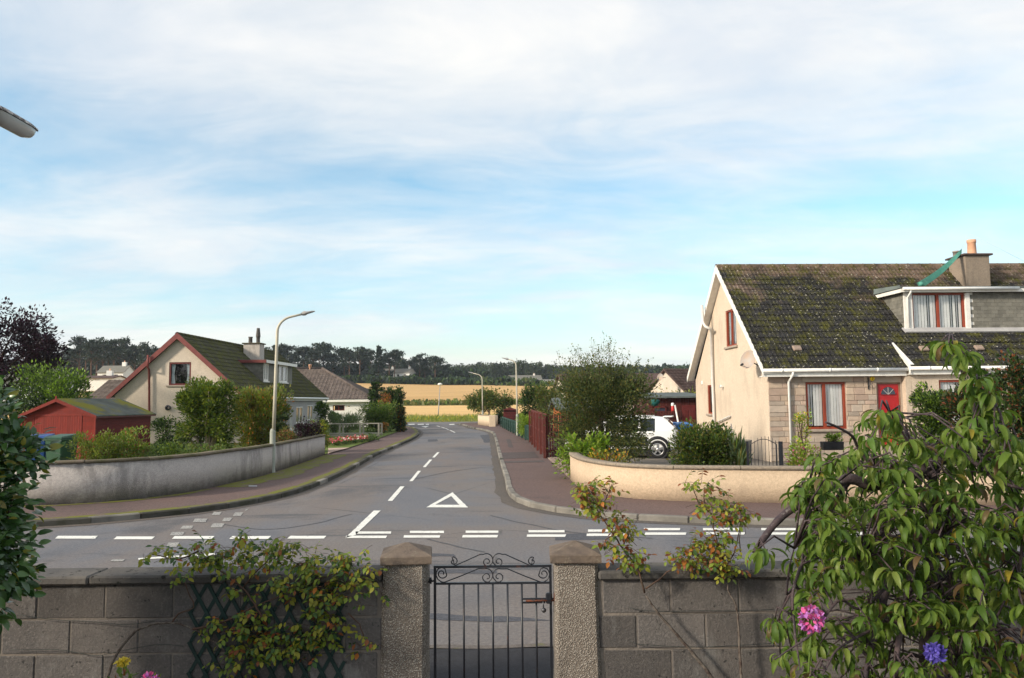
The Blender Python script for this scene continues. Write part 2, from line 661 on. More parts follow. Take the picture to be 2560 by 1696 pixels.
def lift(p, z):
    return V(p.x, p.y, z)


LKs, RKs = smooth_line(LK, .93), smooth_line(RK, .93)
b = MB()
b.poly([lift(p, .10) for p in LKs] + [V(-140, 78, .10), V(-140, 13.6, .10)])
tag(b.build('left_pavement', M_FOOT), kind='structure')
b = MB()
b.poly([lift(p, .10) for p in reversed(RKs)] + [V(140, 14.1, .10), V(140, 84.5, .10)])
tag(b.build('right_pavement', M_FOOT), kind='structure')
b = MB()
b.slab([V(-140, 5.35, .02), V(140, 5.35, .02), V(140, 7.12, .02), V(-140, 7.12, .02)], (0, 0, -.1))
tag(b.build('near_pavement', M_NEARFOOT), kind='structure')
b = MB()
e = [V(x * .25, 7.12 + .05 * mnoise.noise(V(x * .4, 0, 0)), .024) for x in range(-80, 81)]
e2 = [V(x * .25, 7.27 + .07 * mnoise.noise(V(x * .6, 5, 0)), .005) for x in range(-80, 81)]
b.add(e + e2, [(i, i + 1, i + 162, i + 161) for i in range(160)])
tag(b.build('gutter_edge', M_GRIT), kind='structure')
b = MB()
b.poly([V(-40, -14, .02), V(40, -14, .02), V(40, 5.3, .02), V(-40, 5.3, .02)])
tag(b.build('garden_soil', M_SOIL), kind='structure')

# kerb stones, one by one
kb = MB()
kb.box((0, .06, -.03), (.915, .15, .28), None, 0, .02)
kme = [kb.mesh('kerb_stone', M_KERB), kb.mesh('kerb_stone', M_KERBM)]


def kerb(name, line, mossy, flip):
    root = bpy.data.objects.new(name, None)
    link(root)
    tag(root, kind='structure')
    for i in range(len(line) - 1):
        a, c_ = line[i], line[i + 1]
        if abs(a.x) > 45:
            continue
        d = (c_ - a).normalized()
        nrm = V(-d.y, d.x, 0) * flip
        w = frame((a + c_) / 2 + V(0, 0, .002 + rnd.uniform(-.004, .004)), d, nrm, V(0, 0, flip)) if flip > 0 else frame((a + c_) / 2 + V(0, 0, .002 + rnd.uniform(-.004, .004)), -d, nrm, V(0, 0, 1))
        inst('kerb_stone', kme[1 if rnd.random() < mossy else 0], root, w @ Matrix.Rotation(rnd.uniform(-.008, .008), 4, 'Z'))


kerb('left_kerb', LKs, .75, 1)
kerb('right_kerb', RKs, .12, -1)


def strip(name, line, w0, w1, z, m, flip, kind='stuff', rag=.35):
    b = MB()
    q = []
    for i, p in enumerate(line):
        d = (line[min(i + 1, len(line) - 1)] - line[max(i - 1, 0)]).normalized()
        nrm = V(-d.y, d.x, 0) * flip
        f = 1 + rag * mnoise.noise(p * .9)
        q.append((lift(p + nrm * w0, z), lift(p + nrm * w1 * f, z + .002)))
    vs_ = [a for a, _ in q] + [c_ for _, c_ in q]
    n = len(q)
    fs = [(i, i + 1, n + i + 1, n + i) for i in range(n - 1)]
    b.add(vs_, fs if flip < 0 else fs)
    o = b.build(name, m)
    return tag(o, kind=kind)


LKin = [p for p in LKs if abs(p.x) < 40]
tag(strip('moss_along_kerb', LKin, .14, .36, .106, M_FOOTMOSS, 1), 'yellow green moss along the back of the left kerb', 'moss')

# wall foot lines
LW = [G(9, *p, z=.1) for p in [(20, 1265), (120, 1263), (266, 1255), (377, 1244), (488, 1228), (577, 1208), (679, 1183), (817, 1136)]]
LW = [V(-16, LW[0].y + .15, .1), V(-13, LW[0].y + .1, .1)] + LW
RW = [G(9, *p, z=.1) for p in [(1426, 1199), (1436, 1210), (1455, 1221), (1502, 1235), (1564, 1245), (1686, 1253), (1839, 1256), (1980, 1258), (2250, 1261), (2560, 1263)]] + [V(20, 15.2, .1)]
LWs, RWs = smooth_line(LW, .45), smooth_line(RW, .45)
tag(strip('moss_at_left_wall', [p for p in LWs if p.y < 20], -.04, -.28, .105, M_FOOTMOSS, 1), 'thin moss along the foot of the left wall', 'moss')
tag(strip('moss_patch', [p for p in LWs if p.y >= 20], -.04, -.95, .105, M_FOOTMOSS, 1), 'wide moss patch between lamp post and left wall', 'moss')
tag(strip('grit_at_right_wall', RWs, .04, .16, .105, M_GRIT, 1), 'mossy grit along the foot of the right wall', 'moss')

# gardens
b = MB()
b.poly([lift(p, .14) for p in LWs] + [G(9, *p, z=.14) for p in [(873, 1119), (947, 1096), (990, 1081), (1013, 1068)]] + [V(-14, 74.5, .14), V(-120, 74.5, .14), V(-120, 17, .14)])
tag(b.build('left_garden_ground', M_LAWN), kind='structure')
b = MB()
b.poly([G(2, 1330, 1400, .15), G(2, 1345, 1382, .15), G(2, 1545, 1330, .15), G(2, 1335, 1335, .15)])
tag(b.build('driveway', plain('pink_gravel', (.46, .34, .28), (.38, .28, .235), 3, .95, .6, 60, .1)), kind='structure')
M_PAVER = plain('block_paving', (.30, .215, .17), (.215, .165, .14), 5, .9, .3, 70, .2, 0, .22)
g0 = [RWs[0], G(9, 1368, 1146, .1), G(9, 1329, 1106, .1), G(9, 1255, 1068, .1), V(.5, 78, .1), V(120, 80, .1), V(120, 15.5, .1), V(20, 15.4, .1)]
b = MB()
b.poly([lift(p, .13 if p.y < 60 else .12) for p in g0] + [lift(p + V(0, .06, 0), .13) for p in reversed(RWs[1:-1])])
tag(b.build('right_garden_ground', plain('garden_gravel', (.21, .185, .16), (.15, .135, .115), 1.4, .95, .7, 45, .1)), kind='structure')
# herringbone-free block paving of the drive mouth, block by block
root = tag(link(bpy.data.objects.new('paved_drive', None)), kind='structure')
pm = MB()
pm.box((0, 0, 0), (.196, .096, .06), None, 0, .006)
pme = pm.mesh('paving_block', M_PAVER)
dA, dB = RWs[0], G(9, 1368, 1146, .1)
du = (dB - dA).normalized()
dv = V(du.y, -du.x, 0)
for i in range(int((dB - dA).length / .2)):
    for j in range(14):
        p = dA + du * (.1 + i * .2 + (.1 if j % 2 else 0)) + dv * (.06 + j * .1)
        inst('paving_block', pme, root, frame(p + V(0, 0, .012 + rnd.uniform(-.002, .002)), du, V(-du.y, du.x, 0), V(0, 0, 1)))

# --- painted markings: parts of the road
def mark(name, n, pts, m=M_PAINT):
    b = MB()
    q = [G(n, x, y, .003) for x, y in pts]
    out = []
    for a, c_ in zip(q, q[1:] + q[:1]):
        k = max(1, int((c_ - a).length / .12))
        for i in range(k):
            p = a.lerp(c_, i / k)
            out.append(V(p.x + .012 * mnoise.noise(p * 7), p.y + .012 * mnoise.noise(p * 7 + V(9, 0, 0)), .007))
    b.poly(out)
    return b.build(name, m, road)


for x0, x1, yu in [(130, 222, 1243), (265, 354, 1244.5), (400, 492, 1243.5), (533, 623, 1243.5), (667, 751, 1243)]:
    mark('edge_dash', 0, [(x0 + 4, yu - 3.5), (x1 + 4, yu - 3.5), (x1 - 3, yu + 3), (x0 - 3, yu + 3)])
for x0, x1, x2, x3, yu, yl in [(822, 904, 800, 895, 1232, 1242), (947, 1026, 934, 1018, 1230.5, 1241), (1076, 1152, 1070, 1151, 1230, 1240.5), (1221, 1305, 1219, 1308, 1229, 1239),
                               (1359, 1441, 1357, 1446, 1227.5, 1237), (1488, 1572, 1492, 1587, 1224, 1234.5), (1625, 1708, 1632, 1722, 1224, 1234), (1760, 1842, 1772, 1858, 1224, 1234), (1900, 1980, 1915, 1998, 1224, 1234)]:
    mark('give_way_dash', 0, [(x0, yu - 2.6), (x1, yu - 2.6), (x1, yu + 2.6), (x0, yu + 2.6)])
    mark('give_way_dash', 0, [(x2, yl - 2.8), (x3, yl - 2.8), (x3 - 2, yl + 2.8), (x2 - 2, yl + 2.8)])
mark('centre_line_dash', 0, [(797, 1245), (822, 1237), (880, 1181), (864, 1181)])
for q in [[(896, 1158.5), (907, 1158.5), (935, 1125), (925, 1125)], [(946, 1113), (954, 1113), (973, 1089), (966, 1089)], [(977, 1080.5), (984, 1080.5), (999, 1063), (993, 1063)], [(999, 1058), (1005, 1058), (1016, 1046), (1010.5, 1046)]]:
    mark('centre_line_dash', 0, q)
for q in [[(690, 1106), (700, 1104), (650, 1080), (640, 1081)], [(628, 1079), (637, 1077), (606, 1062), (598, 1063)], [(590, 1064), (598, 1062), (566, 1050), (558, 1051)], [(545, 1050), (552, 1048), (520, 1037), (512, 1038)]]:
    mark('centre_line_dash', 3, q)
for x0, x1 in [(240, 300), (330, 390), (410, 440), (640, 690)]:
    mark('far_give_way_dash', 3, [(x0, 1022), (x1, 1020), (x1, 1027), (x0, 1029)])
mark('far_triangle', 3, [(365, 1044), (442, 1040), (408, 1055)])
to, ti = [(985, 1173.5), (1046, 1138.5), (1082, 1174)], [(1006, 1167.5), (1043, 1147.5), (1062, 1167.8)]
for i in range(3):
    j = (i + 1) % 3
    mark('triangle_stroke', 0, [to[i], to[j], ti[j], ti[i]])
for q in [(1190, 632, 1250, 650), (1085, 670, 1170, 690), (1015, 710, 1090, 727), (955, 745, 1040, 765), (935, 805, 1010, 830), (1378, 615, 1400, 625), (1310, 635, 1370, 655), (1250, 665, 1310, 685), (1185, 697, 1265, 720), (1140, 790, 1200, 815), (620, 898, 705, 911)]:
    x0, y0, x1, y1 = q
    mark('faded_dash', 8, [(x0 + 14, y0), (x1, y0), (x1 - 14, y1), (x0, y1)], M_FADED)
mark('faded_line', 8, [(780, 893), (1210, 865), (1210, 876), (780, 902)], M_PAINT)
# tar seams, road repairs and other dark patches, kerbside grit
M_SEAM = plain('tar_seam', (.060, .061, .067), (.085, .085, .092), 6, .8, .3, 40, .3)
M_PATCH = tarmac('repair_tarmac', (.085, .086, .097), (.068, .069, .079))
M_FPATCH = tarmac('dark_footway', (.098, .078, .074), (.080, .066, .064))
M_KGRIT = tarmac('kerbside_grit', (.120, .098, .082), (.085, .078, .072), True, (.62, .80))
for n_, pts_, w_ in [(7, [(1180, -40), (1400, 18), (1560, 48), (1900, 110), (2367, 150), (2700, 168)], .030), (7, [(600, 172), (700, 196), (780, 216), (980, 262), (1180, 300)], .025), (8, [(1250, 700), (1500, 730), (1750, 700), (2000, 640)], .022), (3, [(250, 1568), (700, 1480), (1120, 1430)], .03), (3, [(0, 1310), (400, 1300), (900, 1280)], .03)]:
    ln_ = smooth_line([G(n_, x_, y_, .003) for x_, y_ in pts_], .15)
    bb_ = MB()
    vv_ = []
    for i_, p_ in enumerate(ln_):
        d_ = (ln_[min(i_ + 1, len(ln_) - 1)] - ln_[max(i_ - 1, 0)]).normalized()
        q_ = V(-d_.y, d_.x, 0) * w_ * (.6 + .8 * abs(mnoise.noise(p_ * 3)))
        j_ = V(mnoise.noise(p_ * 2), mnoise.noise(p_ * 2 + V(4, 0, 0)), 0) * .05
        vv_ += [lift(p_ + q_ + j_, .0045), lift(p_ - q_ + j_, .0045)]
    bb_.add(vv_, [(2 * i_, 2 * i_ + 1, 2 * i_ + 3, 2 * i_ + 2) for i_ in range(len(ln_) - 1)])
    bb_.build('tar_seam', M_SEAM, road)
for n_, pts_ in [(7, [(1730, 128), (2230, 120), (2260, 172), (1760, 180)]), (7, [(620, 300), (850, 305), (860, 325), (615, 332)]), (7, [(600, 440), (1240, 452), (1250, 482), (590, 488)]), (7, [(560, 850), (1300, 862), (1700, 905), (1200, 915), (560, 890)]), (3, [(430, 1172), (520, 1168), (530, 1190), (425, 1195)]), (3, [(940, 1130), (1062, 1120), (1075, 1200), (985, 1205)])]:
    q_ = [G(n_, x_, y_, .003) for x_, y_ in pts_]
    o_ = []
    for a_, c_ in zip(q_, q_[1:] + q_[:1]):
        for i_ in range(10):
            p_ = a_.lerp(c_, i_ / 10)
            o_.append(V(p_.x + .06 * mnoise.noise(p_ * 2), p_.y + .10 * mnoise.noise(p_ * 2 + V(3, 0, 0)), .0038))
    MB().poly(o_).build('dark_patch', M_PATCH, road)
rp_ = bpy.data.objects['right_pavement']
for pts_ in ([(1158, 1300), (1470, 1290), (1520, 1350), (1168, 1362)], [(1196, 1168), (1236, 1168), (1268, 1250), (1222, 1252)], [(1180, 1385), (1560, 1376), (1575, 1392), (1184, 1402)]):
    MB().poly([G(3, x_, y_, .106) for x_, y_ in pts_]).build('dark_patch', M_FPATCH, rp_)  # darker patches and stripe on the right footway
strip('kerbside_grit', LKin, -.02, -.26, .004, M_KGRIT, 1)
strip('kerbside_grit', [p for p in RKs if abs(p.x) < 40], -.02, -.30, .004, M_KGRIT, -1)
for o_, l_ in zip([o for o in bpy.data.objects if o.name.startswith('kerbside_grit')], ('dark grit along the road edge by the left kerb', 'dark grit along the road edge by the right kerb')):
    tag(o_, l_, 'grit')
# drain cover plate and patch on the left footway
b = MB()
b.slab([G(8, *p, z=.112) for p in [(1400, 482), (1448, 482), (1448, 488), (1400, 488)]], (0, 0, -.006))
tag(b.build('cover_plate', plain('grey_plate', (.35, .35, .36), (.28, .28, .29), 8, .5), None), 'small pale metal cover set in the left footway', 'cover')
# ================================================================== GARDEN WALLS, PILLARS, GATE
REG.update({10: (1420, 1180, 3.039), 11: (2140, 580, 5.6), 12: (2130, 900, 11.2), 13: (0, 230, 10.456)})


def harl(name, a, b, stain=(.06, .055, .05), samt=.6, scale=75, zs=None, bump=.8):
    """roughcast render with streaky stains"""
    t = NT(name)
    c_ = t.mix(t.ramp(t.noise(1.1, 5, .6), [(.3, 0.0), (.7, 1.0)]), a, b)
    peb = t.vor(scale)
    c_ = t.mix(t.ramp(t.noise(scale * 1.3, 2, .7), [(.42, 0.0), (.62, .35)]), c_, tuple(x * .55 for x in b))
    c_ = t.mix(t.ramp(t.noise(19, 4, .75), [(.38, 0.0), (.66, .55)]), c_, tuple(x * .62 for x in b))
    st = t.math('MULTIPLY', t.noise(1.5, 6, .68, t.map((1.6, 1.6, .55))), t.noise(.5, 3, .5))
    c_ = t.mix(t.ramp(st, [(.26, 0.0), (.36, samt)]), c_, stain)
    if zs:   # damp line near the foot and under the coping
        z = t.z()
        w = t.math('ADD', z, t.math('MULTIPLY', t.math('SUBTRACT', t.noise(4, 5, .7), .5), .5))
        c_ = t.mix(t.ramp(w, [(zs[0], zs[2]), (zs[1], 0.0)]), c_, stain)
    nm = t.bump(peb, bump, .012)
    return t.done(c_, .95, nm, .15)


M_HARL_L = harl('left_harling', (.58, .525, .485), (.48, .43, .40), (.13, .12, .115), .55, 60, (.10, .36, .7))
M_HARL_R = harl('peach_harling', (.68, .52, .365), (.61, .465, .325), (.42, .32, .23), .45, 75, (.10, .20, .6))
M_COPE_L = plain('mossy_coping', (.17, .135, .105), (.10, .095, .05), 2.5, .95, .8, 35, .1, 0, .2, .02)
M_COPE_R = plain('pebbled_coping', (.33, .27, .205), (.22, .185, .15), 14, .95, 1.0, 70, .1, 0, .12, .02)


def sweep(line, prof, m_unused=None):
    """prof: [(offset, z)] closed section swept along a plan line; ends capped"""
    b = MB()
    n = len(line)
    vs_ = []
    for i, p in enumerate(line):
        d = (line[min(i + 1, n - 1)] - line[max(i - 1, 0)])
        d.z = 0
        d.normalize()
        nr = V(-d.y, d.x, 0)
        for o, z in (prof(i / (n - 1)) if callable(prof) else prof):
            q = p + nr * o
            vs_.append(V(q.x, q.y, z))
    k = len(vs_) // n
    fs = []
    for i in range(n - 1):
        for j in range(k):
            fs.append((i * k + j, (i + 1) * k + j, (i + 1) * k + (j + 1) % k, i * k + (j + 1) % k))
    fs += [tuple(range(k)), tuple(reversed(range((n - 1) * k, n * k)))]
    b.add(vs_, fs[:-2], 0, True)
    b.add([vs_[i] for f_ in fs[-2:] for i in f_], [tuple(range(k)), tuple(range(k, 2 * k))])
    return b


def garden_wall(name, label, line, zt0, zt1, th, m, mc, ch, per=3, over=.03):
    root = thing(name, label, 'wall', line[0])
    zt_ = lambda f: zt0 + (zt1 - zt0) * f
    sweep(line, lambda f: [(0, .05), (0, zt_(f)), (th, zt_(f)), (th, .05)]).build('wall_body', m, root)
    n = len(line) - 1
    for i in range(0, n, per):
        seg = [p.copy() for p in line[i:min(i + per, n) + 1]]
        if len(seg) < 2:
            continue
        d0, d1 = (seg[1] - seg[0]).normalized(), (seg[-1] - seg[-2]).normalized()
        seg[0] = seg[0] + d0 * .005
        seg[-1] = seg[-1] - d1 * .005
        za, j = zt_((i + per / 2) / n) + .002, rnd.uniform(-.005, .005)
        sweep(seg, [(-over + j, za), (-over + j - .004, za + ch * .7), (-over * .3 + j, za + ch), (th + over * .3, za + ch), (th + over, za + ch * .7), (th + over, za)]).build('coping_stone', mc, root)
    return root


garden_wall('boundary_wall', 'long grey roughcast wall curving along the left pavement', LWs, .99, .87, .2, M_HARL_L, M_COPE_L, .065)
garden_wall('boundary_wall', 'peach roughcast wall curving round the right hand garden', RWs, .755, .775, .2, M_HARL_R, M_COPE_R, .07)

# --- near wall of concrete blocks
WY = 5.27
t = NT('concrete_block')
_c = t.mix(t.ramp(t.noise(1.7, 6, .65), [(.32, 0.0), (.68, 1.0)]), (.132, .118, .110), (.082, .077, .076))
_c = t.mix(t.ramp(t.noise(70, 3, .7), [(.50, 0.0), (.70, .45)]), _c, (.215, .195, .18))
_c = t.mix(t.ramp(t.noise(2.3, 5, .7, t.map((2, 2, .7), loc=(3, 0, 0))), [(.56, 0.0), (.70, .6)]), _c, (.235, .225, .215))
_c = t.mix(t.ramp(t.noise(28, 3, .6), [(.66, 0.0), (.70, .8)]), _c, (.03, .03, .03))
_c = t.objrand(_c, .22)
M_BLOCK = t.done(_c, .95, t.bump(t.noise(60, 5, .75), .8, .012), .15)
M_MORTAR = plain('mortar', (.215, .185, .158), (.15, .132, .118), 4, .95, .7, 60, .1)
t = NT('near_coping')
_c = t.mix(t.ramp(t.noise(3, 6, .65), [(.32, 0.0), (.68, 1.0)]), (.128, .117, .106), (.074, .071, .071))
_c = t.mix(t.ramp(t.noise(14, 5, .7), [(.57, 0.0), (.63, .9)]), _c, (.018, .019, .017))
_c = t.mix(t.ramp(t.noise(9, 5, .7, t.map(loc=(2, 5, 1))), [(.60, 0.0), (.68, .5)]), _c, (.19, .18, .155))
M_COPE_N = t.done(t.objrand(_c, .15), .95, t.bump(t.noise(45, 5, .7), .7, .01), .15)


def block_wall(label, x0, x1, sh):
    root = thing('block_wall', label, 'wall', (x0, WY, 0))
    L = x1 - x0
    MB().box(((x0 + x1) / 2, WY + .105, .51), (L, .208, 1.02)).build('mortar_core', M_MORTAR, root)
    bm_, hm = MB(), MB()
    bm_.box((0, 0, 0), (.440, .22, .213), None, 0, .005)
    me_ = bm_.mesh('concrete_block', M_BLOCK)
    for r_ in range(5):
        z = 1.018 - .1075 - r_ * .225
        x = x0 - 1.0 + (sh + (.225 if r_ % 2 else 0))
        while x < x1:
            a, c_ = max(x + .005, x0 + .002), min(x + .445, x1 - .002)
            if c_ - a > .42:
                inst('concrete_block', me_, root, Matrix.Translation(V((a + c_) / 2, WY + .105 + rnd.uniform(-.002, .003), z)) @ Matrix.Rotation(rnd.uniform(-.006, .006), 4, 'Y'))
            elif c_ - a > .04:
                MB().box((0, 0, 0), (c_ - a, .22, .212), None, 0, .009).build('concrete_block', M_BLOCK, root, Matrix.Translation(V((a + c_) / 2, WY + .105, z)))
            x += .45
    x = x0
    while x < x1 - .05:
        w = min(.9, x1 - x)
        MB().box((0, 0, 0), (w - .008, .29, .058), None, 0, .012).build('coping_stone', M_COPE_N, root, Matrix.Translation(V(x + w / 2, WY + .105, 1.022 + .029 + rnd.uniform(0, .003))))
        x += w
    return root


PLX, PRX, PY, PW = -.735, .412, 5.385, .285
block_wall('dark concrete block wall to the left of the gate', -8.2, PLX - PW / 2 + .004, .20)
block_wall('concrete block wall to the right of the gate behind the tree', PRX + PW / 2 - .004, 8.5, .13)

# --- gate pillars
t = NT('dry_dash')
_v = t.vor(105)
_vc = t.n('ShaderNodeTexVoronoi')
_vc.inputs['Scale'].default_value = 105
t.t.links.new(t.pos, _vc.inputs['Vector'])
_c = t.mix(t.ramp(_vc.outputs['Color'], [(.15, 0.0), (.85, 1.0)]), (.31, .275, .24), (.64, .58, .51))
_c = t.mix(t.ramp(_v, [(.25, 0.0), (.62, .9)]), _c, (.13, .105, .085))
_c = t.mix(t.ramp(t.noise(3.2, 5, .65), [(.5, 0.0), (.68, .5)]), _c, (.10, .085, .075))
M_DASH = t.done(_c, .9, t.bump(t.ramp(_v, [(0.0, 1.0), (.6, 0.0)]), 1.0, .012), .2)
t = NT('cast_cap')
_c = t.mix(t.ramp(t.noise(7, 6, .68), [(.35, 0.0), (.65, 1.0)]), (.20, .155, .12), (.12, .095, .08))
_c = t.mix(t.ramp(t.noise(22, 4, .7), [(.60, 0.0), (.70, .5)]), _c, (.28, .26, .19))
M_CAP = t.done(_c, .95, t.bump(t.noise(60, 5, .75), .8, .012), .15)


def pillar(label, cx, tilt, cap_tilt):
    root = thing('gate_pillar', label, 'pillar', (cx, PY, 0))
    b = MB()
    # body with a slight batter and worn, uneven corners
    n = 14
    vs_, sec = [], []
    for i in range(n + 1):
        f = i / n
        w = PW / 2 * (1.07 - .075 * f)
        z = -.02 + 1.155 * f
        ring = []
        for sx, sy in ((-1, -1), (1, -1), (1, 1), (-1, 1)):
            for (ax, ay) in (((0, .022), (.022, 0)) if sx * sy > 0 else ((.022, 0), (0, .022))):
                px, py = sx * (w - ax), sy * (w - ay)
                ring.append(V(cx + px + .006 * mnoise.noise(V(px * 9, z * 7, cx)) + tilt * z, PY + py + .005 * mnoise.noise(V(py * 9, z * 7, cx + 3)), z))
        vs_ += ring
    k = 8
    fs = [(i * k + j, i * k + (j + 1) % k, (i + 1) * k + (j + 1) % k, (i + 1) * k + j) for i in range(n) for j in range(k)]
    fs.append(tuple(range(n * k, n * k + k)))
    b.add(vs_, fs)
    b.build('pillar_body', M_DASH, root)
    b = MB()
    w, z0 = .168, 1.137
    rot = Matrix.Rotation(cap_tilt, 3, 'Z')
    rings = [(w - .004, z0), (w, z0 + .006), (w, z0 + .05), (w - .006, z0 + .057), (.012, z0 + .118)]
    vs_ = []
    for ww, z in rings:
        for sx, sy in ((-1, -1), (1, -1), (1, 1), (-1, 1)):
            vs_.append(V(cx + tilt * 1.1, PY, z) + rot @ V(sx * ww + .004 * mnoise.noise(V(sx * 3, sy * 3, z * 20 + cx)), sy * ww, 0))
    fs = [(3, 2, 1, 0), (16, 17, 18, 19)] + [(i * 4 + j, i * 4 + (j + 1) % 4, i * 4 + 4 + (j + 1) % 4, i * 4 + 4 + j) for i in range(4) for j in range(4)]
    b.add(vs_, fs)
    b.build('pillar_cap', M_CAP, root)
    MB().box((cx + tilt * 1.1, PY, 1.128), (.262, .262, .016)).build('cap_bedding', M_MORTAR, root)
    # lump of stone and mortar at the foot
    return root


pl = pillar('pebble dashed gate pillar left of the iron gate', PLX, .008, .10)
pr = pillar('pebble dashed gate pillar right of the iron gate, latch side', PRX, -.002, -.03)

# --- wrought iron gate
t = NT('black_iron')
_c = t.mix(t.ramp(t.noise(9, 5, .7), [(.60, 0.0), (.72, .8)]), (.012, .014, .020), (.09, .028, .014))
M_IRON = t.done(_c, .38, t.bump(t.noise(120, 3), .2, .002), .5)
M_RUST = plain('rusty_iron', (.16, .045, .02), (.05, .03, .025), 40, .8, .4, 90, .2)
M_STEEL = plain('dull_steel', (.10, .10, .11), (.06, .06, .065), 30, .35, 0, 40, .5, .6)
GY = 5.385
gate = thing('garden_gate', 'black wrought iron garden gate with scrolls between the two pillars', 'gate', (-.16, GY, 0))
gp = lambda x, y: P(7, x, y, GY)
gl, gr_, gt, gm = gp(672, 418).x, gp(1706, 418).x, gp(1190, 417).z, gp(1190, 567).z
b = MB()
b.bar((gl, GY, .06), (gl, GY, gt), .017, .017)
b.bar((gr_, GY, .06), (gr_, GY, gt), .017, .017)
b.bar((gl - .009, GY, gt), (gr_ + .009, GY, gt), .018, .016)
b.bar((gl, GY, gm), (gr_, GY, gm), .016, .014)
b.bar((gl, GY, .12), (gr_, GY, .12), .016, .014)
b.build('gate_frame', M_IRON, gate)
for x in (800, 930, 1060, 1190, 1322, 1450, 1578):
    xx = gp(x, 567).x
    MB().tube([(xx, GY, .12), (xx, GY, gm)], .0068, 8).build('gate_bar', M_IRON, gate)


def spiral(cx, cy, r0, r1, a0, a1, n=26):
    o = []
    for i in range(n + 1):
        f = i / n
        a, r_ = math.radians(a0 + (a1 - a0) * f), r0 + (r1 - r0) * f
        o.append((cx + r_ * math.cos(a), cy + r_ * math.sin(a)))
    return o


def scroll(pts):
    MB().tube([gp(x, y) for x, y in pts], .0042, 6).build('scroll', M_IRON, gate)


mir = lambda pts: [(2380 - x, y) for x, y in pts]
s1 = spiral(838, 372, 10, 40, -60, -60 - 410) + [(850, 411), (970, 358), (1080, 308)] + spiral(1134, 360, 58, 56, -120, 60, 16)[0:] + spiral(1140, 375, 40, 12, 70, 70 + 400)
s2 = spiral(735, 482, 12, 46, 40, 40 - 380) + [(762, 440), (735, 429), (702, 438), (684, 470), (682, 500), (700, 535), (730, 556), (755, 560), (900, 505), (1060, 438)] + spiral(1132, 495, 58, 58, -105, 55, 16) + spiral(1138, 512, 48, 14, 65, 65 + 390)
for s_ in (s1, s2):
    scroll(s_)
    scroll(mir(s_))
# hinge, latch, slide bolt, ball weight
b = MB()
b.tube([gp(590, 380), gp(578, 1900)], .007, 6)
b.build('hinge_post', M_IRON, gate)
b = MB()
b.tube([gp(600, 560), gp(668, 546)], .007, 6)
b.tube([gp(632, 515), gp(632, 572)], .008, 8)
b.box(gp(632, 545), (.024, .022, .018), None, 0, .003)
b.build('hinge', M_IRON, gate)
for y in (485, 1022):
    MB().tube([gp(588, y), gp(612, y - 4)], .004, 5).build('hinge_pin', M_IRON, gate)
lt = MB()
lt.box(gp(1693, 697) + V(0, -.012, 0), (.044, .03, .072), None, 0, .008)
lo = lt.build('latch_box', M_IRON, gate)
b = MB()
b.box((gp(1450, 705) + gp(1735, 705)) / 2 + V(0, -.015, .002), (gp(1735, 705).x - gp(1450, 705).x, .01, .012), None, 0, .002)
b.box((gp(1450, 735) + gp(1660, 735)) / 2 + V(0, -.015, 0), (gp(1660, 735).x - gp(1450, 735).x, .01, .013), None, 0, .002)
b.build('bolt_plate', M_IRON, gate)
MB().tube([gp(1485, 720) + V(0, -.022, 0), gp(1735, 716) + V(0, -.022, 0)], .006, 8).build('slide_bolt', M_RUST, gate)
b = MB()
b.tube([gp(1640, 722) + V(0, -.03, 0), gp(1645, 790) + V(0, -.03, 0)], .0045, 6)
b.lathe([(.001, -.0165), (.008, -.0145), (.0145, -.008), (.0165, 0), (.0145, .008), (.008, .0145), (.001, .0165)], gp(1647, 800) + V(0, -.03, 0), 14)
b.build('ball_weight', M_STEEL, gate)
b = MB()
b.box(gp(1738, 705) + V(.004, 0, 0), (.01, .05, .075), None, 0, .002)
b.build('keeper_plate', M_RUST, gate)

# --- training wires on the near wall
M_WIRE = plain('old_wire', (.05, .055, .05), (.03, .033, .035), 30, .6)
for lab, n, pts in [('upper rusty training wire on the dark left wall', 8, [(105, 1210), (300, 1238), (520, 1250), (715, 1266), (900, 1240)]),
                    ('lower sagging training wire on the dark left wall', 8, [(60, 1408), (330, 1408), (540, 1440), (700, 1410), (900, 1378), (1070, 1392)]),
                    ('upper training wire on the wall right of the gate', 10, [(455, 1026), (560, 1052), (760, 1060), (1000, 1055), (1300, 1055), (1620, 1042)]),
                    ('lower training wire on the wall right of the gate', 10, [(465, 1285), (500, 1305), (700, 1322), (1000, 1332), (1300, 1318), (1600, 1300)])]:
    tag(MB().tube(smooth_line([P(n, x, y, WY - .03) for x, y in pts], .06), .0022, 5).build('training_wire', M_WIRE), lab, 'wire', 'training wires on the block wall')

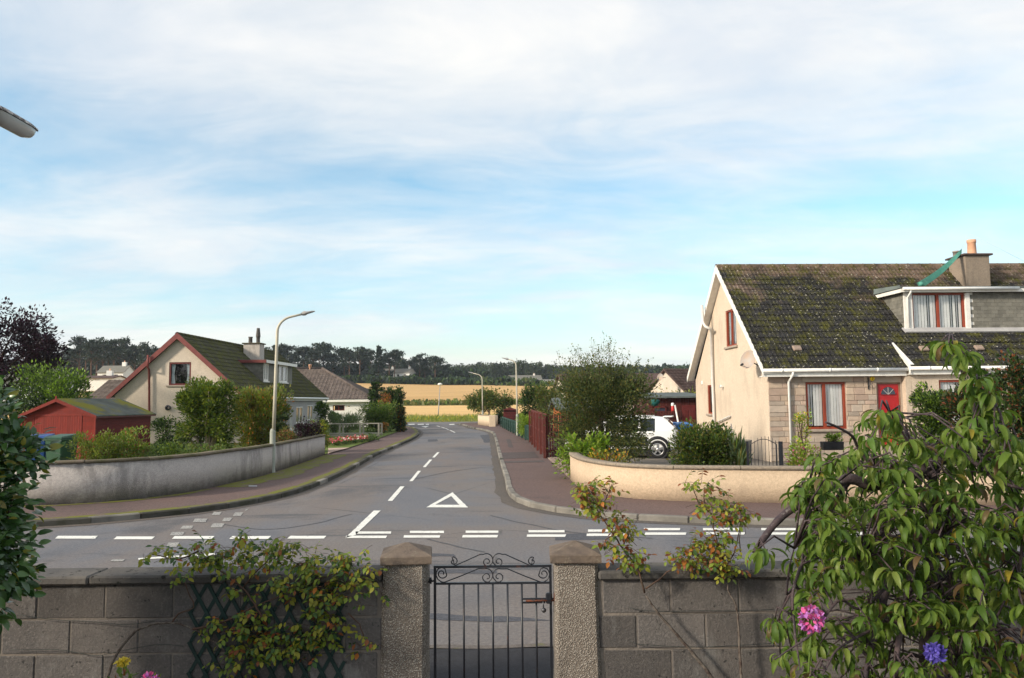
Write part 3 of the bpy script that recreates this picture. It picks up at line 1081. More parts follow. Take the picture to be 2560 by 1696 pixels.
# --- green expanding trellis on the left wall
M_TREL = plain('trellis_green', (.010, .032, .028), (.007, .022, .021), 12, .6, .3, 50, .3, 0, .15)
tr = thing('trellis', 'dark green expanding trellis fixed to the wall under the rose', 'trellis', P(8, 1450, 1500, WY))
tx0, tx1, tz1, tz0 = P(8, 1075, 1100, WY).x, P(8, 1945, 1100, WY).x, P(8, 1075, 1018, WY).z, .05
sp, hh = .092, (tz1 - tz0)
slope = .56
for k in range(-9, 14):
    for sgn in (1, -1):
        x0 = tx0 + k * sp * 1.18
        a, c_ = V(x0, 0, tz1), V(x0 + hh * slope, 0, tz0)
        if sgn < 0:
            a, c_ = V(x0 + hh * slope, 0, tz1), V(x0, 0, tz0)
        # clip to the trellis width
        lo_, hi_ = 0.0, 1.0
        dx = c_.x - a.x
        for bx, s_ in ((tx0, 1), (tx1, -1)):
            tt = (bx - a.x) / dx
            if dx * s_ > 0: lo_ = max(lo_, tt)
            else: hi_ = min(hi_, tt)
        if hi_ - lo_ < .06:
            continue
        y = WY - (.020 if sgn > 0 else .011)
        p, q = a.lerp(c_, lo_), a.lerp(c_, hi_)
        p.y = q.y = y
        MB().bar(p, q, .022, .007, (0, 1, 0)).build('slat', M_TREL, tr)
# ================================================================== HOUSES
from mathutils.geometry import tessellate_polygon
M_WHITE = plain('white_paint', (.78, .76, .71), (.68, .65, .60), 5, .5, .1, 40, .4)
M_UPVC = plain('white_plastic', (.80, .79, .76), (.70, .69, .66), 3, .35, 0, 40, .4)
M_GREYP = plain('grey_plastic', (.62, .60, .57), (.50, .48, .45), 3, .4, 0, 40, .4)
M_BROWNWIN = plain('stained_red_timber', (.30, .055, .022), (.20, .035, .018), 9, .5, .15, 60, .35, 0, 0, .01, (1, 1, .15))
M_DKWIN = plain('dark_red_timber', (.13, .022, .020), (.09, .017, .016), 6, .5)
M_BLIND = plain('blind_fabric', (.78, .78, .75), (.70, .70, .68), 4, .9)
M_CURT = plain('curtain_fabric', (.50, .55, .56), (.36, .42, .44), 6, .9)
M_ROOM = plain('dark_room', (.02, .02, .02), (.015, .015, .016), 2, .9)
M_SILL = plain('stone_sill', (.40, .33, .265), (.30, .25, .205), 6, .9, .5, 60, .2)
M_POT = plain('terracotta_pot', (.62, .35, .22), (.54, .29, .18), 8, .8, .2, 40)
M_POTG = plain('sooty_pot', (.12, .105, .095), (.07, .065, .06), 8, .9, .2, 40)
M_SLATE = plain('slate_hanging', (.185, .175, .148), (.140, .134, .114), 4, .8, .3, 50, .2, 0, .16)
M_FELT = plain('flat_roof_felt', (.13, .15, .145), (.08, .09, .09), 3, .9, .3, 40, .1)
t = NT('window_glass')
t.done((.75, .8, .85), .02, None, .5)
_tr = t.n('ShaderNodeBsdfTransparent')
_gl = t.n('ShaderNodeBsdfGlossy')
_gl.inputs['Roughness'].default_value = .03
_fr = t.n('ShaderNodeLayerWeight')
_ms = t.n('ShaderNodeMixShader')
t.t.links.new(t.math('ADD', t.math('MULTIPLY', t.math('POWER', _fr.outputs['Facing'], 3.0), .7), .07, True), _ms.inputs[0])
t.t.links.new(_tr.outputs[0], _ms.inputs[1])
t.t.links.new(_gl.outputs[0], _ms.inputs[2])
t.t.links.new(_ms.outputs[0], t.out.inputs['Surface'])
M_GLASS = t.m


def roof_mat(name, base, moss, lichen, mossy, zlo=None, zhi=None, pink=None):
    t = NT(name)
    c_ = t.mix(t.ramp(t.noise(2.2, 5, .65), [(.35, 0.0), (.65, 1.0)]), base, tuple(x * 1.7 for x in base))
    if pink:   # upper courses where bare weathered concrete shows
        w = t.math('ADD', t.math('MULTIPLY', t.z(), 1 / (zhi - zlo)), -zlo / (zhi - zlo))
        n2 = t.math('ADD', w, t.math('MULTIPLY', t.math('SUBTRACT', t.noise(.75, 4, .6, t.map((1, 1, 2))), .5), 1.5))
        c_ = t.mix(t.ramp(n2, [(.74, 0.0), (1.05, .85)]), c_, pink)
    mm = t.noise(1.9, 9, .80, t.map((1.3, 1.3, .8)))
    g = t.mix(t.noise(14, 3), moss, tuple(x * .55 for x in moss))
    c_ = t.mix(t.ramp(mm, [(mossy, 0.0), (mossy + .13, .92)]), c_, g)
    li = t.ramp(t.noise(10, 3, .85), [(.635, 0.0), (.66, .9)])
    c_ = t.mix(li, c_, lichen)
    c_ = t.objrand(c_, .13)
    return t.done(c_, .92, t.bump(t.noise(50, 4, .7), .5, .012), .15)


def tile_mesh(tw, th, m, rolls=2, h=.030, lip=.022):
    """one interlocking concrete tile, local x along the eave, y up the slope, z out"""
    b = MB()
    n = rolls * 5
    pr_ = []
    for i in range(n + 1):
        f = i / n * rolls
        fr = f - int(f) if i < n else 0.0
        pr_.append((i / n * tw * .995, h * (max(0.0, math.sin(fr * math.pi * 1.65)) if fr < .606 else 0.0)))
    lo = [(x, -.012, z + lip + .004) for x, z in pr_]
    hi = [(x, th * 1.02, z * .9 + .002) for x, z in pr_]
    ft = [(x, -.010, -.006) for x, z in pr_]
    k = n + 1
    b.add(lo + hi + ft, [(i, i + 1, k + i + 1, k + i) for i in range(n)] + [(2 * k + i, 2 * k + i + 1, i + 1, i) for i in range(n)])
    return b.mesh('roof_tile', m)


def tile_roof(parent, O, U, Vv, W, L, m, tw=.30, th=.32, inside=None, n_ind=300, rolls=2, seen=None, under=None):
    """tiles laid course by course on the plane O + u U + v Vv; the nearest n_ind are objects, the rest one part"""
    N = U.cross(Vv).normalized()
    me_ = tile_mesh(tw, th, m, rolls)
    cells = []
    nv, nu = int(L / th), int(W / tw)
    thv, twu = L / nv, W / nu
    for j in range(nv):
        for i in range(nu):
            u, v = i * twu, j * thv
            if inside and not inside(u + twu / 2, v + thv / 2):
                continue
            cells.append((O + U * u + Vv * v, u, v))
    key = lambda c_: ((c_[0] - CAM).length + (100 if seen and not seen(c_[1], c_[2]) else 0))
    cells.sort(key=key)
    sx, sy = twu / tw, thv / th
    for k, (p, u, v) in enumerate(cells[:n_ind]):
        w = frame(p + N * rnd.uniform(0, .006), U * sx, Vv * sy, N)
        inst('roof_tile', me_, parent, w)
    rest = cells[n_ind:]
    if rest:
        co = np.array([x.co[:] for x in me_.vertices])
        fs0 = np.array([p_.vertices[:] for p_ in me_.polygons])
        B = np.array([[U.x * sx, U.y * sx, U.z * sx], [Vv.x * sy, Vv.y * sy, Vv.z * sy], list(N)])
        base = co @ B
        P0 = np.array([list(p + N * rnd.uniform(0, .006)) for p, _, _ in rest])
        vs_ = (P0[:, None, :] + base[None]).reshape(-1, 3)
        fs = (fs0[None] + (np.arange(len(rest)) * len(co))[:, None, None]).reshape(-1, fs0.shape[1])
        tag(np_mesh('roof_tiles', vs_, fs, [m], None, parent), kind='stuff')


def np_mesh(name, vs_, fs, mats, mi=None, parent=None, smooth=False):
    """quads or triangles from numpy arrays"""
    me = bpy.data.meshes.new(name)
    k = fs.shape[1]
    me.vertices.add(len(vs_))
    me.vertices.foreach_set('co', np.asarray(vs_, dtype=np.float32).ravel())
    me.loops.add(fs.size)
    me.loops.foreach_set('vertex_index', np.asarray(fs, dtype=np.int32).ravel())
    me.polygons.add(len(fs))
    me.polygons.foreach_set('loop_start', np.arange(0, fs.size, k, dtype=np.int32))
    for m in mats:
        me.materials.append(m)
    if mi is not None:
        me.polygons.foreach_set('material_index', np.asarray(mi, dtype=np.int32))
    if smooth:
        me.polygons.foreach_set('use_smooth', np.ones(len(fs), dtype=bool))
    me.update(calc_edges=True)
    return link(bpy.data.objects.new(name, me), parent)


def wall_panel(parent, O, u, nrm, outer, holes, m, depth=.11, name='wall'):
    """a wall face with real openings; outer and holes in (s, z)"""
    loops = [[V(s, z, 0) for s, z in outer]]
    for s0, z0, s1, z1 in holes:
        loops.append([V(s0, z0, 0), V(s0, z1, 0), V(s1, z1, 0), V(s1, z0, 0)])
    flat = [p for l in loops for p in l]
    tris = tessellate_polygon(loops)
    W = lambda p, d=0.0: O + u * p.x + V(0, 0, p.y) - nrm * d
    b = MB()
    fs = []
    for a, c_, d in tris:
        n_ = (flat[c_] - flat[a]).cross(flat[d] - flat[a])
        fs.append((a, c_, d) if n_.z * (u.cross(V(0, 0, 1)).dot(nrm)) > 0 else (a, d, c_))
    b.add([W(p) for p in flat], fs)
    for s0, z0, s1, z1 in holes:
        c4 = [V(s0, z0, 0), V(s1, z0, 0), V(s1, z1, 0), V(s0, z1, 0)]
        for p, q in zip(c4, c4[1:] + c4[:1]):
            b.add([W(p), W(q), W(q, depth), W(p, depth)], [(0, 1, 2, 3)])
    return b.build(name, m, parent)


def window(parent, O, u, nrm, s0, z0, s1, z1, m, splits=(), fw=.06, depth=.07, sill=True, blind=None, msill=None, trans=None, sillw=.06, mblind=None):
    """frame set back in the reveal, panes, sill, blind slats or curtains"""
    Wp = lambda s, z, d: O + u * s + V(0, 0, z) - nrm * d
    b = MB()
    rot = Matrix((u, -nrm, V(0, 0, 1))).transposed()
    def piece(a0, c0, a1, c1, d=depth, t=.06):
        b.box(Wp((a0 + a1) / 2, (c0 + c1) / 2, d), (a1 - a0, t, c1 - c0), rot)
    piece(s0, z0, s1, z0 + fw)
    piece(s0, z1 - fw, s1, z1)
    piece(s0, z0 + fw, s0 + fw, z1 - fw)
    piece(s1 - fw, z0 + fw, s1, z1 - fw)
    xs_ = [s0 + fw]
    for f in splits:
        x = s0 + (s1 - s0) * f
        piece(x - fw * .6, z0 + fw, x + fw * .6, z1 - fw, depth - .004)
        xs_ += [x - fw * .6, x + fw * .6]
    xs_.append(s1 - fw)
    if trans:
        zz = z0 + (z1 - z0) * trans
        for a, c_ in zip(xs_[::2], xs_[1::2]):
            piece(a, zz - fw * .45, c_, zz + fw * .45, depth - .002)
    o = b.build('window', m, parent)
    for a, c_ in zip(xs_[::2], xs_[1::2]):
        g = MB()
        g.poly([Wp(a, z0 + fw, depth + .012), Wp(c_, z0 + fw, depth + .012), Wp(c_, z1 - fw, depth + .012), Wp(a, z1 - fw, depth + .012)])
        g.build('pane', M_GLASS, o)
        if blind == 'slats':
            n = max(3, int((c_ - a) / .095))
            w = (c_ - a) / n
            for i in range(n):
                an = rnd.uniform(.08, .26) if rnd.random() < .88 else .7
                r2 = rot @ Matrix.Rotation(an, 3, 'Z')
                MB().box(Wp(a + w * (i + .5), (z0 + z1) / 2 + .02, depth + .06), (w * .97, .003, z1 - z0 - 2 * fw - .03), r2).build('blind_slat', mblind or M_BLIND, o)
        elif blind == 'drapes':
            for side in (0, 1):
                cb = MB()
                n = 10
                wd = (c_ - a) * .2
                vs_ = []
                for zf in (0, .45, 1):
                    for i in range(n + 1):
                        f = i / n
                        x = (a + f * wd * (1.0 if zf != .45 else .75)) if side == 0 else (c_ - f * wd * (1.0 if zf != .45 else .75))
                        vs_.append(Wp(x, z0 + fw + zf * (z1 - z0 - 2 * fw), depth + .09 + .02 * math.sin(f * 18)))
                cb.add(vs_, [(j * (n + 1) + i, j * (n + 1) + i + 1, (j + 1) * (n + 1) + i + 1, (j + 1) * (n + 1) + i) for j in range(2) for i in range(n)], 0, True)
                cb.build('curtain', M_CURT, o)
    rb = MB()
    rb.slab([Wp(s0, z0, .75), Wp(s1, z0, .75), Wp(s1, z1, .75), Wp(s0, z1, .75)], -nrm * .05)
    rb.build('room_backing', M_ROOM, o)
    if sill:
        sb = MB()
        sb.box(Wp((s0 + s1) / 2, z0 - .045, -.03 + .05), (s1 - s0 + 2 * sillw, .2, .08), rot, 0, .008)
        sb.build('sill', msill or M_SILL, o)
    return o


def SZ(n, x, y, O, u, nrm):
    h = HIT(n, x, y, O, nrm)
    return (h - O).dot(u), h.z


Z3 = V(0, 0, 1)
# ------------------------------------------------------------------ right hand house
M_CREAM = harl('cream_render', (.76, .625, .485), (.69, .565, .435), (.45, .36, .275), .45, 110, (.1, .7, .35), .6)
M_STONEC = [plain('stone_pink', (.48, .355, .28), (.41, .305, .24), 5, .9, .9, 45, .2, 0, .16, .015),
            plain('stone_buff', (.51, .395, .30), (.44, .34, .26), 5, .9, .9, 45, .2, 0, .16, .015),
            plain('stone_grey', (.44, .36, .29), (.37, .305, .25), 5, .9, .9, 45, .2, 0, .16, .015)]
M_POINT = plain('stone_pointing', (.40, .33, .27), (.33, .27, .22), 8, .95)
M_LINTEL = plain('cast_lintel', (.42, .35, .275), (.36, .30, .24), 3, .9, .4, 70, .2)
psi = R(2.0)
hu, hv = V(math.cos(psi), math.sin(psi), 0), V(-math.sin(psi), math.cos(psi), 0)
HO = P(5, 583, 1100, 26.0)
HO.z = 0
HD, HL = 9.0, 17.0
EO = HO - hv * .30                     # line of the front eave
ez = HIT(5, 900, 893, EO, hv).z        # top of the gutter
rz = P(5, 262, 226, 30.5).z
house = thing('house', 'cream harled house with mossy tiled roof, dormer and red door', 'house', HO + V(0, 0, .1))
# front: stone part up to the door, then a rendered wing slightly forward
sD0, zDt = SZ(5, 1283, 985, HO, hu, hv)
sD1, _ = SZ(5, 1440, 985, HO, hu, hv)
sW0, zW0 = SZ(5, 832, 1290, HO, hu, hv)
sW1, zW1 = SZ(5, 1078, 980, HO, hu, hv)
sP0, _ = SZ(5, 1448, 985, HO, hu, hv)
sWing, _ = SZ(5, 1512, 985, HO - hv * .25, hu, hv)
zF = .62
zTop = ez - .12
wall_panel(house, HO, hu, -hv, [(0.0, .0), (sWing + .1, .0), (sWing + .1, zTop), (0, zTop)], [(sW0, zW0, sW1, zW1), (sD0, zF, sD1, zDt)], M_POINT, .12, 'front_wall')
window(house, HO, hu, -hv, sW0, zW0, sW1, zW1, M_BROWNWIN, (.47,), .075, .06, True, 'slats', sillw=.16)
# stones, one by one
zc = .14
row = 0
while zc < zTop - .08:
    h = rnd.choice((.19, .19, .24, .14))
    h = min(h, zTop - zc)
    s = -.02 - (row % 2) * .0
    while s < sP0 - .02:
        w = rnd.choice((.24, .30, .36, .46)) * (1 if h < .2 else 1.05)
        if s < 0: w += rnd.uniform(0, .2)
        e = min(s + w, sP0 - .005)
        if sP0 - e < .12: e = sP0 - .005
        for a, c_ in ([(s, e)]):
            cuts = [(a, c_)]
            for (q0, y0, q1, y1) in ((sW0 - .01, zW0 - .10, sW1 + .01, zW1 + .22), (sD0 - .01, 0, sD1 + .01, zDt + .24)):
                if zc + h > y0 + .01 and zc < y1 - .01:
                    nc = []
                    for (a1, c1) in cuts:
                        if c1 <= q0 or a1 >= q1:
                            nc.append((a1, c1))
                        else:
                            if a1 < q0: nc.append((a1, q0))
                            if c1 > q1: nc.append((q1, c1))
                    cuts = nc
            for a1, c1 in cuts:
                if c1 - a1 > .05:
                    d = rnd.uniform(.018, .032)
                    MB().box((0, 0, 0), (c1 - a1 - .012, .05, h - .012), None, 0, .008).build('stone_block', rnd.choice(M_STONEC), house,
                        frame(HO + hu * ((a1 + c1) / 2) + V(0, 0, zc + h / 2) - hv * (d - .025), hu, hv, Z3))
        s = e
    zc += h
    row += 1
for q0, y0, q1, y1 in ((sW0 - .12, zW1 + .003, sW1 + .2, zW1 + .21), (sD0 - .16, zDt + .003, sD1 + .02, zDt + .23)):
    MB().box((0, 0, 0), (q1 - q0, .06, y1 - y0), None, 0, .004).build('lintel', M_LINTEL, house, frame(HO + hu * ((q0 + q1) / 2) + V(0, 0, (y0 + y1) / 2) - hv * .012, hu, hv, Z3))
# quoin return on the gable corner is plain render; wing wall
WO = HO - hv * .25
sV0, zV1 = SZ(5, 1690, 968, WO, hu, hv)
b = MB()
wall_panel(house, WO, hu, -hv, [(sWing, .0), (HL, .0), (HL, zTop), (sWing, zTop)], [(sV0, zW0 + .02, sV0 + 1.75, zV1)], M_CREAM, .11, 'wing_wall')
window(house, WO, hu, -hv, sV0, zW0 + .02, sV0 + 1.75, zV1, M_BROWNWIN, (.5,), .07, .06, True, 'slats')
b.box(HO + hu * ((sP0 + sWing) / 2) + V(0, 0, zTop / 2) - hv * .12, (sWing - sP0 - .004, .24, zTop), Matrix((hu, hv, Z3)).transposed())
b.build('pilaster', M_CREAM, house)
# door
dr = MB()
dc = HO + hu * ((sD0 + sD1) / 2) + V(0, 0, (zF + zDt) / 2) + hv * .08
rotH = Matrix((hu, hv, Z3)).transposed()
M_RED = plain('red_door_paint', (.40, .012, .014), (.34, .010, .013), 3, .3, 0, 40, .5)
dr.box(dc, (sD1 - sD0 - .10, .05, zDt - zF - .06), rotH, 0, .004)
door = dr.build('door', M_RED, house)
b = MB()
for s_ in (sD0 + .025, sD1 - .025):
    b.box(HO + hu * s_ + V(0, 0, (zF + zDt) / 2) + hv * .07, (.05, .08, zDt - zF), rotH)
b.box(HO + hu * ((sD0 + sD1) / 2) + V(0, 0, zDt - .025) + hv * .07, (sD1 - sD0 - .1, .08, .05), rotH)
b.build('door_frame', plain('door_frame_brown', (.28, .17, .11), (.2, .12, .08), 6, .6), house)
M_DKGLASS = glass_mat('leaded_glass', (.025, .032, .05))
fz = SZ(5, 1350, 1064, HO, hu, hv)[1]
fan = [HO + hu * ((sD0 + sD1) / 2 + .26 * math.cos(a)) + V(0, 0, fz + .27 * math.sin(a)) + hv * .048 for a in [math.pi * i / 16 for i in range(17)]]
MB().slab(fan, hv * .005).build('fanlight', M_DKGLASS, door)
for a in (45, 90, 135):
    MB().bar(HO + hu * ((sD0 + sD1) / 2) + V(0, 0, fz) + hv * .045, HO + hu * ((sD0 + sD1) / 2 + .25 * math.cos(R(a))) + V(0, 0, fz + .26 * math.sin(R(a))) + hv * .045, .012, .006, hv).build('glazing_bar', M_GREYP, door)
b = MB()
b.tube([p - hv * .004 for p in fan] + [fan[0] - hv * .004], .012, 6)
b.build('fanlight_frame', M_RED, door)
for sx in (-.18, .18):
    for zz, hh_ in ((zF + .95, .62), (zF + .38, .42)):
        MB().box(HO + hu * ((sD0 + sD1) / 2 + sx) + V(0, 0, zz) + hv * .054, (.24, .012, hh_), rotH, 0, .005).build('door_panel', M_RED, door)
MB().box(HO + hu * (sD1 - .10) + V(0, 0, zF + 1.0) + hv * .045, (.03, .03, .16), rotH, 0, .008).build('door_handle', plain('brass', (.7, .5, .2), (.6, .42, .16), 8, .3, 0, 4, .5, .9), door)
MB().box(HO + hu * ((sD0 + sD1) / 2) + V(0, 0, zF - .31) - hv * .35, (1.3, .8, .58), rotH, 0, .02).build('door_step', M_SILL, house)

# gable end (faces left)
GO, gu, gn = HO.copy(), hv, -hu
mid = HD / 2
def gsz(x, y): return SZ(5, x, y, GO, gu, gn)
t1, zg1 = gsz(296, 520); t0, _ = gsz(364, 520)
_, zg0 = gsz(330, 748)
t3, zl1 = gsz(178, 1002); t2, _ = gsz(206, 1002); _, zl0 = gsz(190, 1188)
pitch = (rz - .16 - zTop) / mid
wall_panel(house, GO, gu, gn, [(0, 0), (HD, 0), (HD, zTop), (mid, rz - .16), (0, zTop)], [(min(t0, t1), zg0, max(t0, t1), zg1), (min(t2, t3), zl0, max(t2, t3), zl1)], M_CREAM, .14, 'gable_wall')
window(house, GO, gu, gn, min(t0, t1), zg0, max(t0, t1), zg1, M_BROWNWIN, (.5,), .06, .06, True, 'drapes', sillw=.12)
window(house, GO, gu, gn, min(t2, t3), zl0, max(t2, t3), zl1, M_BROWNWIN, (), .06, .06, True, None)
# back and far walls close the box
b = MB()
b.poly([HO + hv * HD, HO + hv * HD + hu * HL, HO + hv * HD + hu * HL + V(0, 0, zTop), HO + hv * HD + V(0, 0, zTop)])
b.poly([HO + hu * HL, HO + hu * HL + hv * HD, HO + hu * HL + hv * HD + V(0, 0, zTop), HO + hu * HL + hv * mid + V(0, 0, rz - .16), HO + hu * HL + V(0, 0, zTop)])
b.poly([HO + hu * (sWing + .1) + V(0, 0, 0), HO + hu * HL, HO + hu * HL + V(0, 0, zTop), HO + hu * (sWing + .1) + V(0, 0, zTop)])
b.build('rear_wall', M_CREAM, house)

# roof planes
M_TILE = roof_mat('dark_mossy_tile', (.017, .0165, .017), (.075, .074, .014), (.44, .42, .35), .47, ez, rz, (.15, .105, .080))
tE = -.34
RO = HO + hv * tE - hu * .30 + V(0, 0, ez + .0)
RT = HO + hv * mid - hu * .30 + V(0, 0, rz)
Vs = (RT - RO)
RL = Vs.length
Vs.normalize()
RN = hu.cross(Vs).normalized()
# dormer extents
sDm = SZ(5, 1466, 500, HO + hv * 1.2, hu, hv)[0]
DF = HO + hv * 1.25
sDm = SZ(5, 1466, 560, DF, hu, hv)[0]
zD1 = SZ(5, 1700, 372, DF, hu, hv)[1]
zslope = lambda t_: ez + (t_ - tE) * (rz - ez) / (mid - tE)
zD0 = zslope(1.25)
vD0 = (1.25 - tE) / (mid - tE) * RL
tTop = tE + (zD1 - ez) / (rz - ez) * (mid - tE)
vD1 = (tTop - tE) / (mid - tE) * RL
# wing: shallower lower slope coming forward
vW = 1.25
tW = tE + vW / RL * (mid - tE)
zWg = zslope(tW)
WEt = tE - .13
WEz = ez + .03
sWg = sWing - .12
roofp = MB()
roofp.slab([RO - RN * .02, RO + hu * (HL + .3) - RN * .02, RO + hu * (HL + .3) + Vs * RL - RN * .02, RO + Vs * RL - RN * .02], -RN * .05)
BO = HO + hv * (HD + .34) - hu * .30 + V(0, 0, ez)
BT = RT
roofp.slab([BO, BT, BT + hu * (HL + .3), BO + hu * (HL + .3)], -V(0, 0, .06))
roofp.slab([BO + V(0, 0, .02), BT + V(0, 0, .03), BT + hu * (HL + .3) + V(0, 0, .03), BO + hu * (HL + .3) + V(0, 0, .02)], V(0, 0, .03))
rf = roofp.build('roof', plain('roof_underlay', (.03, .03, .03), (.02, .02, .02), 2, .9), house)
ins = lambda u_, v_: not (u_ - .3 > sDm + .02 and vD0 - .02 < v_ < vD1 - .15) and not (u_ - .3 > sWg and v_ < vW)
tile_roof(rf, RO, hu, Vs, HL + .3, RL, M_TILE, .30, .335, ins, 300, 2, lambda u_, v_: u_ < 11.8)
# wing lower slope
WO2 = HO + hv * WEt + hu * sWg + V(0, 0, WEz)
WT2 = HO + hv * tW + hu * sWg + V(0, 0, zWg + .03)
Vw = WT2 - WO2
Lw = Vw.length
Vw.normalize()
b = MB()
Nw = hu.cross(Vw).normalized()
b.slab([WO2 - Nw * .01, WO2 + hu * (HL - sWg) - Nw * .01, WT2 + hu * (HL - sWg) - Nw * .01, WT2 - Nw * .01], -Nw * .04)
wr = b.build('wing_roof', plain('roof_underlay', (.03,) * 3), house)
tile_roof(wr, WO2, hu, Vw, HL - sWg, Lw, M_TILE, .30, .31, None, 90, 2)
# white tapering cheek where the two slopes part
ck = MB()
a0, a1, a2 = HO + hv * WEt + hu * sWg + V(0, 0, WEz + .05), HO + hv * tW + hu * sWg + V(0, 0, zWg + .06), HO + hv * WEt + hu * sWg + V(0, 0, WEz - .20)
ck.slab([a0, a1, a2], hu * -.03)
ck.slab([a0 + hu * .11, a0 - hu * .03, a1 - hu * .03, a1 + hu * .02], RN * .03)
ck.build('verge_cheek', M_WHITE, rf)
# ridge tiles
rt_ = MB()
rt_.lathe([(.125, 0), (.125, .44), (.135, .44), (.135, .46)], (0, 0, 0), 10, 0, Matrix.Rotation(R(90), 3, 'Y'))
rme = rt_.mesh('ridge_tile', M_TILE)
for i in range(int((HL + .3) / .455)):
    inst('ridge_tile', rme, rf, frame(RT + hu * (i * .455) + V(0, 0, -.035), hu, hv, Z3))
# bargeboards, soffit
for (p, q) in ((RO, RT), (BO, BT)):
    d = (q - p).normalized()
    MB().slab([p - hu * .005 + V(0, 0, .045), q - hu * .005 + V(0, 0, .045), q - hu * .005 - V(0, 0, .27), p - hu * .005 - V(0, 0, .19)], hu * .03).build('bargeboard', M_WHITE, house)
    MB().slab([p + hu * .03 - V(0, 0, .15), q + hu * .03 - V(0, 0, .22), q + hu * .30 - V(0, 0, .22), p + hu * .30 - V(0, 0, .15)], V(0, 0, .02)).build('verge_soffit', M_WHITE, house)
# fascia, gutters, downpipes
for s0, s1, tt, zz in ((-.3, sWg - .04, tE + .05, ez - .02), (sWg - .02, HL, WEt + .05, WEz - .02)):
    MB().box(HO + hu * ((s0 + s1) / 2) + hv * (tt + .03) + V(0, 0, zz - .13), (s1 - s0, .03, .22), rotH).build('fascia', M_WHITE, house)
    MB().slab([HO + hu * s0 + hv * (tt + .05) + V(0, 0, zz - .235), HO + hu * s1 + hv * (tt + .05) + V(0, 0, zz - .235), HO + hu * s1 + hv * .0 + V(0, 0, zz - .235), HO + hu * s0 + hv * .0 + V(0, 0, zz - .235)], V(0, 0, .02)).build('soffit', M_WHITE, house)
    g = MB()
    g.tube([HO + hu * s0 + hv * (tt - .055) + V(0, 0, zz - .035), HO + hu * s1 + hv * (tt - .055) + V(0, 0, zz - .035)], .062, 12)
    for k in range(int((s1 - s0) / 1.6)):
        g.tube([HO + hu * (s0 + .6 + k * 1.6) + hv * (tt - .055) + V(0, 0, zz - .035), HO + hu * (s0 + .66 + k * 1.6) + hv * (tt - .055) + V(0, 0, zz - .035)], .07, 12)
    g.build('gutter', M_UPVC, house)
sdp = SZ(5, 708, 1100, HO, hu, hv)[0]
MB().tube([HO + hu * (sdp + .05) + hv * (tE - .0) + V(0, 0, ez - .1), HO + hu * (sdp + .05) + hv * (tE) + V(0, 0, ez - .2), HO + hu * sdp - hv * .09 + V(0, 0, ez - .42), HO + hu * sdp - hv * .09 + V(0, 0, .15)], .042, 10).build('downpipe', M_UPVC, house)
# soil pipe on the gable
gp0 = GO - hu * .09
pts = [HIT(5, x, y, gp0, hu) for x, y in ((226, 1330), (220, 1150), (212, 960), (206, 660))]
pts += [HIT(5, 200, 635, GO - hu * .25, hu), HIT(5, 165, 618, GO - hu * .42, hu), HIT(5, 150, 590, GO - hu * .46, hu), HIT(5, 143, 480, GO - hu * .46, hu)]
g = MB()
g.tube(pts, .058, 12)
for x, y in ((210, 965), (205, 700)):
    q = HIT(5, x, y, gp0, hu)
    g.tube([q, q + V(0, 0, .09)], .068, 12)
g.build('soil_pipe', M_GREYP, house)
q0, q1 = HIT(5, 232, 1250, gp0, hu), HIT(5, 320, 1206, gp0, hu)
MB().tube([q0, q1, q1 + hu * .1], .03, 8).build('waste_pipe', M_GREYP, house)
# flood lamp, meter flap
q = HIT(5, 285, 1010, GO, hu)
g = MB()
g.lathe([(.03, 0), (.035, .05), (.075, .16), (.07, .165)], q, 12, 0, Matrix.Rotation(R(-90), 3, 'Y'))
g.build('wall_lamp', M_UPVC, house)
MB().box(HIT(5, 147, 985, GO, hu) - hu * .02, (.04, .16, .16), Matrix((hu, hv, Z3)).transposed(), 0, .01).build('meter_box', M_UPVC, house)
# bulkhead lamp above the door
MB().box(HIT(5, 1355, 936, HO, hv) - hv * .07, (.26, .10, .12), rotH, 0, .02).build('porch_lamp', M_GREYP, house)

# dormer
dm = MB()
sW0d, zWd0 = SZ(5, 1522, 648, DF, hu, hv)
sW1d, zWd1 = SZ(5, 1855, 398, DF, hu, hv)
ztd = zD1 - .10
def dpt(s, t_, z): return HO + hu * s + hv * t_ + V(0, 0, z)
backT = tE + (ztd - ez) / (rz - ez) * (mid - tE)
dm.poly([dpt(sDm, 1.25, zD0 - .05), dpt(sDm, 1.25, ztd), dpt(sDm, backT, ztd)])
dorm = dm.build('dormer', M_SLATE, house)
wall_panel(dorm, DF, hu, -hv, [(sDm, zD0 - .05), (HL, zD0 - .05), (HL, ztd), (sDm, ztd)], [(sW0d, zWd0, sW1d, zWd1)], M_WHITE, .10, 'dormer_front')
window(dorm, DF, hu, -hv, sW0d, zWd0, sW1d, zWd1, M_BROWNWIN, (.5,), .07, .05, True, 'slats', msill=M_WHITE, sillw=.02)
